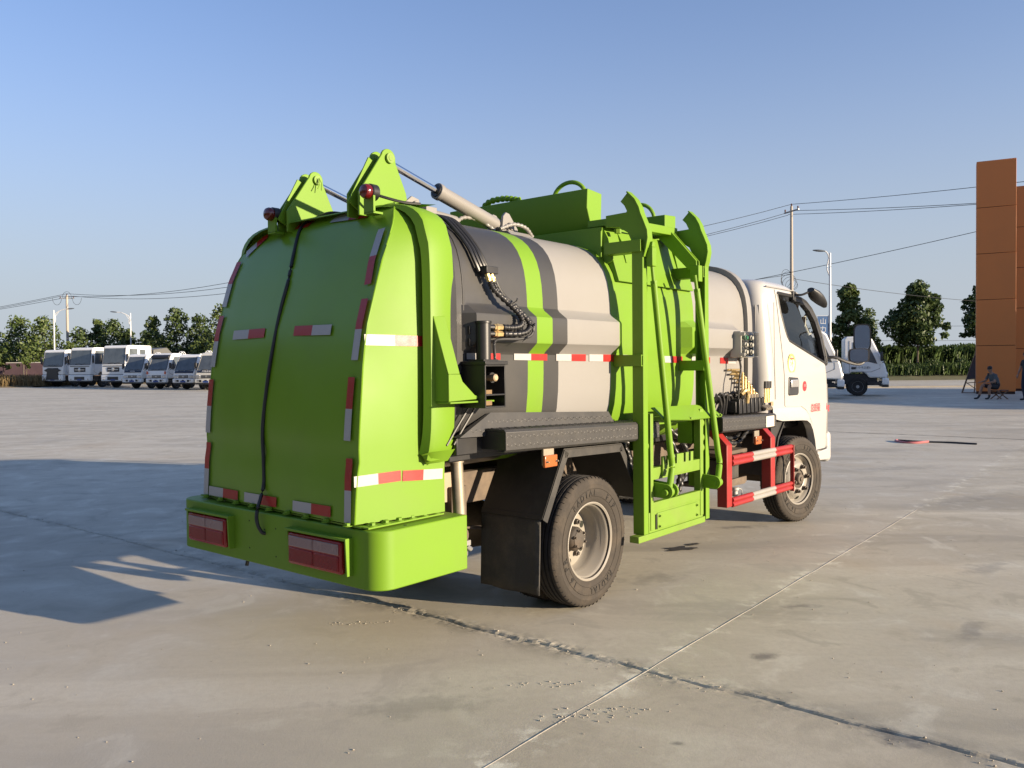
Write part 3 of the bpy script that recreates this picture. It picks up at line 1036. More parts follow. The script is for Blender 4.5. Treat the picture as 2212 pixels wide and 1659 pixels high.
# spiral-wrapped hose behind the hopper
def spiral_hose(path, r, name, m, par=None, turns=60, n=8, depth=0.16):
    P = smooth_path(path, 14)
    rf = [r * (1 + depth * (1 if (i // 2) % 2 else -1)) for i in range(len(P))]
    return MB().tube(P, r, n, rf=rf).build(name, m, par or T, angle=75)
spiral_hose([(0.55, 0.42, 2.50), (0.52, 0.30, 2.575), (0.52, 0.15, 2.585), (0.53, 0.02, 2.56)], 0.02, 'hopper_hose', G)
spiral_hose([(-0.30, -0.50, 2.20), (-0.20, -0.52, 2.235), (-0.10, -0.53, 2.225), (0.0, -0.5, 2.19)], 0.011, 'roof_hose', CYLG)
spiral_hose([(-0.60, -0.42, 2.20), (-0.5, -0.40, 2.25), (-0.36, -0.40, 2.25), (-0.28, -0.44, 2.20)], 0.011, 'roof_hose', CYLG)

# ---------------------------------------------------------------- bin lift frame
def channel(x0, x1, y0, y1, z0, z1, open_plus, t=0.008):
    mb = MB()
    xw = (x0, x0 + t) if open_plus else (x1 - t, x1)
    mb.box(xw[0], xw[1], y0, y1, z0, z1)
    a, b = (x0 + t, x1) if open_plus else (x0, x1 - t)
    mb.box(a, b, y0, y0 + t, z0, z1)
    mb.box(a, b, y1 - t, y1, z0, z1)
    return mb
post1 = channel(0.40, 0.455, -1.036, -0.960, 0.362, 2.10, True).build('lift_post', G, T, bevel=0.002)
post2 = channel(1.245, 1.300, -1.030, -0.955, 0.335, 2.10, False).build('lift_post', G, T, bevel=0.002)
def hook(x0, x1, dy, par):
    out = [(-1.036, 2.06), (-1.052, 2.11), (-1.064, 2.17), (-1.060, 2.215), (-1.035, 2.275), (-1.015, 2.32), (-1.003, 2.36), (-0.975, 2.41), (-0.922, 2.462)]
    inn = [(-0.872, 2.413), (-0.900, 2.385), (-0.921, 2.343), (-0.765, 2.338), (-0.762, 2.265), (-0.861, 2.257), (-0.925, 2.215), (-0.955, 2.15), (-0.960, 2.06)]
    p = [(a + dy, b) for a, b in out + inn]
    o = MB().prism(p, 'x', x0 + 0.016, x1 - 0.016).build('guide_hook', G, par, bevel=0.002)
    lip = MB()
    rings = []
    for i, (a, b) in enumerate(out):
        q = out[max(i - 1, 0)], out[min(i + 1, len(out) - 1)]
        tx, tz = q[1][0] - q[0][0], q[1][1] - q[0][1]
        l = math.hypot(tx, tz)
        nx, nz = -tz / l * 0.009, tx / l * 0.009
        rings.append([(x0, a + dy, b), (x1, a + dy, b), (x1, a + nx + dy, b + nz), (x0, a + nx + dy, b + nz)])
    lip.loft(rings)
    lip.build('hook_lip', G, o, bevel=0.001)
    return o
hook(0.398, 0.456, 0.0, post1)
hook(1.243, 1.302, 0.02, post2)
# stand-off brackets
def standoff(x0, x1, y0, y1, z0, z1, par):
    mb = MB()
    t = 0.007
    mb.box(x0, x0 + t, y0, y1, z0, z1).box(x0 + t, x1, y0, y1, z1 - t, z1).box(x0 + t, x1, y0, y1, z0, z0 + t)
    mb.build('standoff_bracket', G, par, bevel=0.0015)
standoff(0.385, 0.47, -1.030, -0.770, 2.090, 2.163, post1)
standoff(0.385, 0.47, -1.032, -0.835, 1.393, 1.464, post1)
standoff(1.23, 1.31, -1.025, -0.770, 2.00, 2.075, post2)
standoff(1.23, 1.31, -1.025, -0.835, 1.36, 1.43, post2)
# upper link frame
mb = MB()
mb.bar((0.46, -0.80, 2.30), (1.25, -0.79, 2.33), 0.06, 0.055)
mb.box(0.455, 0.63, -0.78, -0.60, 2.285, 2.33)
mb.box(1.12, 1.25, -0.80, -0.60, 2.30, 2.35)
mb.build('cross_shaft', G, T, bevel=0.003)
MB().cyl((0.50, -0.80, 2.26), (0.50, -0.80, 2.235), 0.022, n=6).build('bolt', GD, T)
def lever(x):
    pts = [(-0.72, 2.33), (-0.755, 2.355), (-0.80, 2.345), (-1.01, 2.105), (-1.012, 2.065), (-0.985, 2.045), (-0.95, 2.05), (-0.72, 2.29)]
    o = None
    for s in (-0.02, 0.02):
        q = MB().prism(pts, 'x', x + s - 0.005, x + s + 0.005).build('lift_lever', G, T, bevel=0.002)
        o = o or q
    MB().prism([(-0.73, 2.33), (-0.80, 2.338), (-1.0, 2.11), (-0.96, 2.07)], 'x', x - 0.014, x + 0.014).build('lever_core', G, o)
    MB().box(x - 0.028, x + 0.028, -1.03, -0.965, 1.965, 2.075).build('clevis', G, o, bevel=0.004)
    return o
lever(1.18)
MB().box(0.425, 0.475, -1.09, -1.045, 2.00, 2.115).prism([(0.43, 2.115), (0.47, 2.115), (0.462, 2.15), (0.438, 2.15)], 'y', -1.085, -1.05).build('clevis', G, T, bevel=0.004)
# push rods
def push_rod(top, z_thick, knee, foot):
    t, k, f = Vector(top), Vector(knee), Vector(foot)
    d = (k - t)
    a = t + d * ((z_thick - t.z) / d.z)
    mb = MB().tube([t, a + (k - a) * 0.02], 0.0115, 10)
    u = (k - a).normalized()
    mb.lathe([(0.021, -0.02), (0.021, 0.015), (0.018, 0.02)], a, u, 6)
    path = [a, a + (k - a) * 0.3, a + (k - a) * 0.6, a + (k - a) * 0.90]
    path += smooth_path([a + (k - a) * 0.93, k + (a - k) * 0.02 + Vector((0.004, 0, 0)), k + (f - k) * 0.35, f], 6)
    mb.tube(path, 0.0205, 12)
    rod = mb.build('push_rod', G, T)
    mb = MB().lathe([(0.030, -0.035), (0.030, 0.025)], f, (1, 0, 0), 20)
    mb.lathe([(0.019, -0.055), (0.019, 0.04)], f, (1, 0, 0), 16)
    mb.build('rod_eye', G, rod, bevel=0.003)
push_rod((0.45, -1.068, 2.05), 1.895, (0.665, -1.085, 0.745), (0.565, -1.115, 0.615))
push_rod((1.085, -1.035, 2.00), 1.890, (1.345, -1.085, 0.700), (1.235, -1.120, 0.600))
# carriage between the posts
mb = MB()
for x0, x1 in ((0.485, 0.520), (1.155, 1.200)):
    mb.box(x0, x1, -1.035, -0.985, 0.375, 1.10)
mb.box(0.520, 1.155, -1.030, -0.990, 0.685, 0.760)
mb.box(0.520, 1.155, -1.032, -0.995, 0.485, 0.545)
mb.box(0.470, 1.20, -1.030, -1.018, 0.360, 0.487)
mb.box(0.33, 1.215, -1.040, -0.975, 0.322, 0.362)
car = mb.build('lift_carriage', GD, T, bevel=0.003)
MB().box(0.565, 1.115, -1.037, -1.0305, 0.372, 0.475).build('access_plate', GD, car, bevel=0.003)
MB().box(0.545, 0.560, -1.036, -1.0302, 0.375, 0.468).build('access_slot', HOLE, car)
for x, z in ((0.585, 0.455), (0.585, 0.39), (1.09, 0.455), (1.09, 0.39)):
    bolt((x, -1.037, z), 0.006, car, GD, (0, -1, 0))
mb = MB()
comb = [(0.62, 0.70), (1.03, 0.70), (1.03, 0.825), (0.995, 0.825), (0.995, 0.765), (0.965, 0.765), (0.965, 0.825), (0.925, 0.825), (0.925, 0.765), (0.895, 0.765), (0.895, 0.825),
        (0.805, 0.825), (0.805, 0.765), (0.775, 0.765), (0.775, 0.825), (0.685, 0.825), (0.685, 0.765), (0.655, 0.765), (0.655, 0.825), (0.62, 0.825)]
mb.prism(comb, 'y', -1.046, -1.0305)
mb.build('comb_plate', GD, car, bevel=0.002)
# pivot arms
def pivot_arm(x, y0, y1, zc, h):
    pts = [(y0, zc - h), (y0, zc + h)]
    for k in range(11):
        a = PI / 2 + PI * k / 10
        pts.append((y1 + h * math.cos(a) * 0.95, zc - 0.012 + h * 0.95 * math.sin(a)))
    o = MB().prism(pts, 'x', x, x + 0.016).build('pivot_arm', G, T, bevel=0.002)
    MB().lathe([(0.014, -0.004), (0.014, 0.02)], (x, y1, zc - 0.012), (1, 0, 0), 14).build('pin', GD, o)
pivot_arm(0.598, -0.93, -1.115, 0.632, 0.047)
pivot_arm(0.530, -0.93, -1.115, 0.632, 0.047)
pivot_arm(1.185, -0.93, -1.120, 0.615, 0.047)
# bin tray half way up
mb = MB()
mb.add([(0.56, -1.0, 1.135), (1.16, -1.0, 1.128), (1.46, -0.99, 1.085), (0.60, -1.065, 1.06), (0.95, -1.075, 1.04), (1.46, -1.05, 1.035)], [(0, 1, 4, 3), (1, 2, 5, 4)])
o = mb.build('bin_tray', G, T, smooth=False)
sd = o.modifiers.new('thick', 'SOLIDIFY'); sd.thickness = 0.008
for x in (0.62, 0.95, 1.40):
    bolt((x, -1.062, 1.048), 0.007, o, GD, (0, -1, 0))
MB().box(0.52, 1.25, -0.985, -0.95, 1.02, 1.07).box(0.52, 0.60, -0.97, -0.86, 0.86, 1.02).box(1.16, 1.24, -0.97, -0.86, 0.86, 1.02).build('tray_beam', G, T, bevel=0.003)
for z in (0.90, 1.0, 0.83):
    MB().lathe([(0.035, 0), (0.035, 0.025)], (1.213, -0.99, z), (1, 0, 0), 18).build('guide_roller', GD, car)
MB().lathe([(0.035, 0), (0.035, 0.02)], (0.462, -0.99, 0.90), (1, 0, 0), 18).build('guide_roller', GD, car)
# green pocket beside the second post
MB().prism([(1.36, 1.48), (1.36, 1.64), (1.42, 1.68), (1.50, 1.66), (1.50, 1.50), (1.44, 1.46)], 'y', -0.93, -0.80).build('lift_stop', G, T, bevel=0.006)
# ---------------------------------------------------------------- tailgate lock
mb = MB()
def sheet(pts, n, t=0.010):
    n = Vector(n).normalized() * t
    k = len(pts)
    P = [Vector(p) for p in pts]
    mb.add([p for p in P] + [p + n for p in P], [tuple(range(k)), tuple(range(2 * k - 1, k - 1, -1))] + [(i, (i + 1) % k, k + (i + 1) % k, k + i) for i in range(k)])
sheet([(-1.211, -0.850, 1.64), (-1.131, -0.850, 1.643), (-1.122, -0.935, 1.365), (-1.200, -0.935, 1.365)], (0, 1, 0.3))
sheet([(-1.200, -0.936, 1.365), (-1.122, -0.936, 1.365), (-1.105, -0.936, 1.33), (-1.02, -0.938, 1.262), (-0.93, -0.938, 1.245), (-1.200, -0.936, 1.236)], (0, 1, 0))
sheet([(-1.208, -0.855, 1.62), (-1.199, -0.928, 1.365), (-1.199, -0.928, 1.236), (-1.205, -0.80, 1.236), (-1.208, -0.80, 1.62)], (1, 0, 0))
mb.box(-1.20, -0.885, -0.945, -0.82, 1.226, 1.235)
lockb = mb.build('lock_bracket', G, T, bevel=0.003)
mb = MB()
t = 0.008
x0, x1, y0, y1, z0, z1 = -1.00, -0.845, -0.985, -0.80, 1.198, 1.408
mb.box(x0, x0 + t, y0, y1, z0, z1).box(x1 - t, x1, y0, y1, z0, z1)
mb.box(x0 + t, x1 - t, y0, y1, z1 - t, z1).box(x0 + t, x1 - t, y0, y1, z0, z0 + t)
mb.box(x0 + t, x1 - t, y0, y1, 1.258, 1.266).box(x0 + t, x1 - t, y1 - t, y1, z0 + t, z1 - t)
mb.box(x0 - 0.005, x1 + 0.01, y0 - 0.008, y1, z1, z1 + 0.018)
lock = mb.build('lock_box', BLK, T, bevel=0.002)
MB().lathe([(0.018, 0), (0.018, 0.05), (0.012, 0.055)], (-0.915, -0.93, 1.345), (0, -1, 0), 16).build('lock_pin', mat('bare_brass', (0.6, 0.45, 0.28), 0.35, metal=0.6), lock)
MB().lathe([(0.026, 0), (0.026, 0.02)], (-0.905, -0.93, 1.345), (0, -1, 0), 16).build('pin_collar', BLK, lock)
MB().box(-0.96, -0.91, -0.95, -0.90, 1.266, 1.285).box(-0.96, -0.91, -0.95, -0.90, 1.21, 1.232).build('latch_pad', mat('grease_rust', (0.16, 0.10, 0.04), 0.6, var=0.4, scale=30), lock)
mb = MB().cyl((-0.93, -0.915, 1.42), (-0.93, -0.915, 1.615), 0.037, n=24).lathe([(0.042, 0), (0.042, 0.012)], (-0.93, -0.915, 1.612), (0, 0, 1), 24)
mb.box(-0.985, -0.875, -0.965, -0.865, 1.425, 1.435)
mb.box(-0.98, -0.95, -0.87, -0.83, 1.56, 1.60).box(-0.98, -0.95, -0.87, -0.83, 1.50, 1.54)
mb.build('lock_cylinder', BLK, T, bevel=0.002)
for z in (1.596, 1.563):
    MB().cyl((-0.90, -0.915, z), (-0.855, -0.925, z), 0.012, n=10).build('hose_nipple', BLK, T)
    MB().cyl((-0.86, -0.923, z), (-0.805, -0.93, z), 0.0155, n=6).cyl((-0.845, -0.925, z), (-0.83, -0.928, z), 0.018, n=6).build('hose_fitting', BRASS, T)
for dx in (-0.03, 0.02):
    MB().tube([(-0.95 + dx, -0.86, 1.20), (-1.02 + dx, -0.84, 1.10), (-1.08 + dx, -0.83, 1.02)], 0.006, 6).build('lock_strut', BLK, T)

# hoses that come over the tank to the lock
spiral_hose([(-0.815, -0.862, 1.83), (-0.79, -0.868, 1.79), (-0.70, -0.90, 1.715), (-0.655, -0.93, 1.66), (-0.665, -0.945, 1.615), (-0.72, -0.945, 1.597), (-0.80, -0.932, 1.596)], 0.0145, 'spiral_hose', BLK)
spiral_hose([(-0.80, -0.865, 1.84), (-0.755, -0.875, 1.77), (-0.665, -0.91, 1.70), (-0.605, -0.945, 1.63), (-0.625, -0.955, 1.585), (-0.69, -0.95, 1.566), (-0.80, -0.935, 1.563)], 0.0145, 'spiral_hose', BLK)
MB().tube(smooth_path([(-0.79, -0.865, 1.86), (-0.74, -0.885, 1.77), (-0.64, -0.925, 1.685), (-0.585, -0.955, 1.62), (-0.60, -0.96, 1.565), (-0.68, -0.955, 1.54), (-0.82, -0.935, 1.535), (-0.875, -0.94, 1.52), (-0.88, -0.945, 1.45), (-0.885, -0.95, 1.43)], 8), 0.0075, 7).build('cable', RUB, T)
def over(x, z):
    return (x, -(shell_y(min(z, 2.199)) + 0.022), z + (0.02 if z > 2.1 else 0))
for k, (dx, col) in enumerate(((0, BLK), (0.028, BLK), (0.056, BLK), (0.075, RUB))):
    p = [(-1.02 + dx, -0.34, 2.225), (-1.00 + dx, -0.50, 2.222)] + [over(-0.97 + dx + 0.02 * i, z) for i, z in enumerate((2.185, 2.14, 2.08, 2.0, 1.93, 1.88))]
    MB().tube(smooth_path(p, 6), 0.0105, 8).build('hydraulic_hose', col, T)
MB().box(-0.865, -0.775, -0.885, -0.835, 1.868, 1.905).build('hose_clamp', BLK, T, bevel=0.003)
for dx in (0.0, 0.03):
    mb = MB().cyl((-0.845 + dx, -0.868, 1.868), (-0.828 + dx, -0.868, 1.832), 0.0135, n=6).cyl((-0.835 + dx, -0.868, 1.852), (-0.832 + dx, -0.868, 1.845), 0.017, n=6)
    mb.build('hose_fitting', BRASS, T)
for p in ((-0.70, -0.93, 1.735), (-0.60, -0.965, 1.61), (-0.66, -0.965, 1.545)):
    MB().tube([(p[0] - 0.02, p[1], p[2] - 0.02), (p[0], p[1] - 0.012, p[2]), (p[0] + 0.02, p[1], p[2] + 0.012)], 0.004, 5).build('cable_tie', RUB, T)

# ---------------------------------------------------------------- side steps of tread plate
def lugs(rects, name, par):
    """raised tread lugs, alternately slanted; rect = origin, u, v (3-D), lengths"""
    Vv, Ff = [], []
    for o, u, v, lu, lv in rects:
        o, u, v = Vector(o), Vector(u).normalized(), Vector(v).normalized()
        n = u.cross(v)
        pit_ = 0.030
        nu, nv = int(lu / pit_), int(lv / pit_)
        for i in range(nu):
            for j in range(nv):
                c = o + u * ((i + 0.5) * lu / nu) + v * ((j + 0.5) * lv / nv)
                a = R(45 if (i + j) % 2 else -45)
                d = u * math.cos(a) + v * math.sin(a)
                e = n.cross(d)
                b = len(Vv)
                Vv.extend([c - d * 0.0135, c + e * 0.0035, c + d * 0.0135, c - e * 0.0035,
                           c - d * 0.008 + n * 0.0026, c + d * 0.008 + n * 0.0026])
                Ff.extend([(b, b + 4, b + 1), (b + 1, b + 4, b + 5), (b + 1, b + 5, b + 2), (b + 2, b + 5, b + 3), (b + 3, b + 5, b + 4), (b + 3, b + 4, b)])
    o = mesh_np(name, np.array([tuple(p) for p in Vv]), np.array(Ff), TREAD, par)
    o['kind'] = 'stuff'
    return o
def step(x0, x1, zt0, zt1, ztop_in, y_out, y_in, lip=0.115):
    """open box step: chamfered outer lip, flat top"""
    mb = MB()
    prof = lambda zt: [(y_in, zt - 0.012), (y_in, zt), (y_out + 0.012, zt), (y_out, zt - 0.014), (y_out, zt - lip + 0.012), (y_out + 0.015, zt - lip), (y_out + 0.06, zt - lip), (y_out + 0.06, zt - lip + 0.006), (y_out + 0.02, zt - lip + 0.006), (y_out + 0.007, zt - lip + 0.015), (y_out + 0.007, zt - 0.016), (y_out + 0.016, zt - 0.012)]
    mb.loft([[(x0, a, b) for a, b in prof(zt0)], [(x1, a, b) for a, b in prof(zt1)]])
    o = mb.build('side_step', TREAD, T, bevel=0.002)
    L = x1 - x0
    lugs([((x0, y_out, zt0 - lip + 0.014), (L, 0, zt1 - zt0), (0, 0, 1), L, lip - 0.03),
          ((x0, y_out + 0.014, zt0), (L, 0, zt1 - zt0), (0, 1, 0), L, y_in - y_out - 0.02)], 'tread_lugs', o)
    return o
s1_ = step(-0.865, 0.66, 1.088, 1.045, 0, -1.0, -0.79)
MB().box(-0.865, -0.857, -0.993, -0.70, 0.985, 1.075).build('step_end', BLK, s1_)
MB().box(-1.05, -0.40, -0.84, -0.70, 0.965, 1.06).build('step_beam', BLK, s1_, bevel=0.004)
s2_ = step(1.585, 2.58, 1.022, 0.998, 0, -1.0, -0.70)
MB().box(1.583, 1.591, -0.993, -0.65, 0.92, 1.01).build('step_end', BLK, s2_)
MB().box(2.36, 2.52, -1.0055, -1.0005, 0.90, 0.985).build('paper_notice', mat('paper', (0.62, 0.55, 0.45), 0.8, var=0.08, scale=60), s2_)
# tread plate leaning up against the tank bottom
mb = MB()
mb.add([(-1.06, -0.872, 1.055), (0.36, -0.872, 1.02), (0.31, -0.842, 1.118), (-0.80, -0.845, 1.165),
        (-1.06, -0.83, 1.055), (0.36, -0.83, 1.02), (0.31, -0.82, 1.11), (-0.80, -0.82, 1.16)],
       [(0, 1, 2, 3), (7, 6, 5, 4), (0, 4, 5, 1), (1, 5, 6, 2), (2, 6, 7, 3), (3, 7, 4, 0)])
kick = mb.build('kick_plate', TREAD, T)
lugs([((-0.98, -0.8725, 1.058), (1.4, 0, -0.03), (0, 0.03, 0.105), 1.31, 0.05), ((-0.84, -0.8585, 1.105), (1.1, 0, -0.035), (0, 0.03, 0.105), 1.14, 0.035)], 'tread_lugs', kick)
MB().box(-1.06, 0.38, -0.80, 0.80, 0.93, 1.0).build('sub_frame', BLK, T, bevel=0.006)
# side marker lamps
for x, z in ((-0.495, 0.897), (2.22, 0.805)):
    MB().box(x - 0.045, x + 0.045, -0.985, -0.972, z - 0.02, z + 0.075).build('lamp_bracket', STEEL, T)
    l = MB().box(x - 0.055, x + 0.055, -1.003, -0.984, z - 0.03, z + 0.033).build('side_marker_lamp', LENSA, T, bevel=0.005)
    for dx in (-0.042, 0.042):
        bolt((x + dx, -1.003, z), 0.004, l, STEEL, (0, -1, 0))

# ---------------------------------------------------------------- rear mudguard and flap
for s in (-1, 1):
    mb = MB()
    def plate(p, q, ya, yb, t=0.006):
        (xa, za), (xb, zb) = p, q
        mb.add([(xa, ya, za), (xb, ya, zb), (xb, yb, zb), (xa, yb, za), (xa, ya, za + t), (xb, ya, zb + t), (xb, yb, zb + t), (xa, yb, za + t)],
               [(0, 1, 2, 3), (7, 6, 5, 4), (0, 4, 5, 1), (1, 5, 6, 2), (2, 6, 7, 3), (3, 7, 4, 0)])
    yo, yi = s * 0.925, s * 0.49
    P = [(-0.48, 0.575), (-0.275, 0.935), (0.325, 0.92), (0.575, 0.555)]
    for a, b in zip(P[:-1], P[1:]):
        plate(a, b, yo, yi)
    mg = mb.build('mudguard', BLKM, T)
    mb = MB()
    for a, b in zip(P[:-1], P[1:]):
        mb.bar((a[0], s * 0.926, a[1] - 0.012), (b[0], s * 0.926, b[1] - 0.012), 0.006, 0.05, (0, 1, 0))
    q = MB()
    def rim_strip(a, b, w):
        d = np.array([b[0] - a[0], b[1] - a[1]]); d = d / np.linalg.norm(d)
        n = np.array([d[1], -d[0]]) * w
        pts = [a, b, (b[0] + n[0], b[1] + n[1]), (a[0] + n[0], a[1] + n[1])]
        q.prism(pts, 'y', s * 0.925, s * 0.932)
    rim_strip(P[0], P[1], 0.045)
    rim_strip(P[1], P[2], 0.045)
    rim_strip(P[2], P[3], 0.045)
    q.build('mudguard_lip', BLKM, mg, bevel=0.0015)
    # rubber flap, slightly wavy
    rows = []
    for i in range(9):
        z = lerp(0.60, 0.165, i / 8)
        rows.append([(-0.47 + 0.012 * math.sin(k * 0.9) * (i / 8) - 0.02 * (i / 8), s * lerp(0.905, 0.485, k / 10), z) for k in range(11)])
    f = MB().loft(rows, closed=False, cap0=False, cap1=False).build('mud_flap', mat('flap_rubber', (0.028, 0.027, 0.025), 0.65, var=0.3, scale=7, dirt=0.8, dirtcol=(0.085, 0.072, 0.055), dscale=5, bump=0.2, bscale=120), T)
    sd = f.modifiers.new('thick', 'SOLIDIFY'); sd.thickness = 0.008
    # front-wheel mudguard
    mb = MB()
    P2 = [(2.83, 0.45), (2.95, 0.77), (3.13, 0.93)]
    for a, b in zip(P2[:-1], P2[1:]):
        plate(a, b, s * 0.87, s * 0.55, 0.005)
    mb.prism([(2.83, 0.45), (2.90, 0.45), (3.0, 0.74), (3.13, 0.88), (3.13, 0.93), (2.95, 0.90), (2.83, 0.90)], 'y', s * 0.845, s * 0.853)
    mb.build('mudguard', BLKM, T)

# ---------------------------------------------------------------- chassis
mb = MB()
for s in (-1, 1):
    mb.box(-1.45, 3.9, s * 0.38 - 0.03, s * 0.38 + 0.03, 0.62, 0.80)
for x in (-1.3, -0.7, 0.5, 1.3, 2.1, 2.9, 3.7):
    mb.box(x, x + 0.06, -0.35, 0.35, 0.66, 0.76)
FRM = mat('frame_steel', (0.10, 0.075, 0.055), 0.75, var=0.4, scale=10, dirt=0.6, dirtcol=(0.20, 0.15, 0.10), dscale=5)
chas = mb.build('chassis_frame', FRM, T, bevel=0.004)
MB().cyl((0, -0.62, 0.385), (0, 0.62, 0.385), 0.055, n=16).lathe([(0.06, -0.19), (0.13, -0.12), (0.16, 0), (0.13, 0.12), (0.06, 0.19)], (0, 0, 0.385), (0, 1, 0), 20).build('rear_axle', FRM, T)
MB().cyl((3.308, -0.62, 0.37), (3.308, 0.62, 0.37), 0.045, n=12).build('front_axle', FRM, T)
MB().cyl((0.15, 0, 0.42), (2.2, 0, 0.56), 0.04, n=12).build('drive_shaft', FRM, T)
for s in (-1, 1):
    mb = MB()
    for k in range(6):
        L = 0.62 - 0.07 * k
        mb.add([(x * L, s * 0.46 + w, 0.50 - 0.012 * k - 0.06 * (1 - (x) ** 2) * 1.0 + dz) for x in (-1, -0.5, 0, 0.5, 1) for w in (-0.03, 0.03) for dz in (0, 0.011)],
               [(4 * i + a, 4 * i + b, 4 * i + 4 + b, 4 * i + 4 + a) for i in range(4) for a, b in ((0, 1), (1, 3), (3, 2), (2, 0))])
    mb.build('leaf_spring', FRM, T)
    mb = MB().box(-0.72, -0.60, s * 0.43, s * 0.49, 0.44, 0.74).cyl((-0.66, s * 0.42, 0.47), (-0.66, s * 0.52, 0.47), 0.045, n=16)
    mb.build('spring_shackle', FRM, T, bevel=0.004)
    mb = MB()
    mb.prism([(-1.02, 0.48), (-0.90, 0.48), (-0.90, 0.82), (-1.02, 0.82)], 'y', s * 0.50, s * 0.51)
    gz = mb.build('gusset_plate', FRM, T)
    for z in (0.53, 0.62, 0.71, 0.79):
        bolt((-0.98, s * 0.505 - (0.006 if s < 0 else -0.006), z), 0.011, gz, FRM, (0, s, 0))
    MB().box(-0.80, -0.62, s * 0.44, s * 0.46, 0.66, 0.82).build('hanger_plate', mat('tan_primer', (0.34, 0.26, 0.18), 0.7, var=0.2, scale=8), T)
MB().box(1.45, 2.25, 0.44, 0.82, 0.50, 0.86).build('fuel_tank', STEEL, T, bevel=0.04, seg=4)
MB().cyl((0.3, 0.25, 0.58), (1.0, 0.25, 0.58), 0.11, n=20).build('silencer', FRM, T)
# drain pipe behind the rear mudguard
mb = MB().tube([(-0.93, -0.72, 0.98), (-0.93, -0.72, 0.915)], 0.042, 18).tube([(-0.93, -0.725, 0.92), (-0.925, -0.74, 0.60)], 0.032, 18).tube([(-0.925, -0.742, 0.61), (-0.925, -0.75, 0.475)], 0.026, 18)
dp = mb.build('drain_pipe', STEEL, T)
MB().cyl((-0.925, -0.752, 0.50), (-0.925, -0.752, 0.445), 0.032, n=16).box(-0.94, -0.91, -0.80, -0.75, 0.50, 0.525).cyl((-0.925, -0.79, 0.495), (-0.905, -0.80, 0.475), 0.011, n=6).build('drain_valve', mat('zinc_valve', (0.55, 0.53, 0.49), 0.3, metal=0.8), dp)

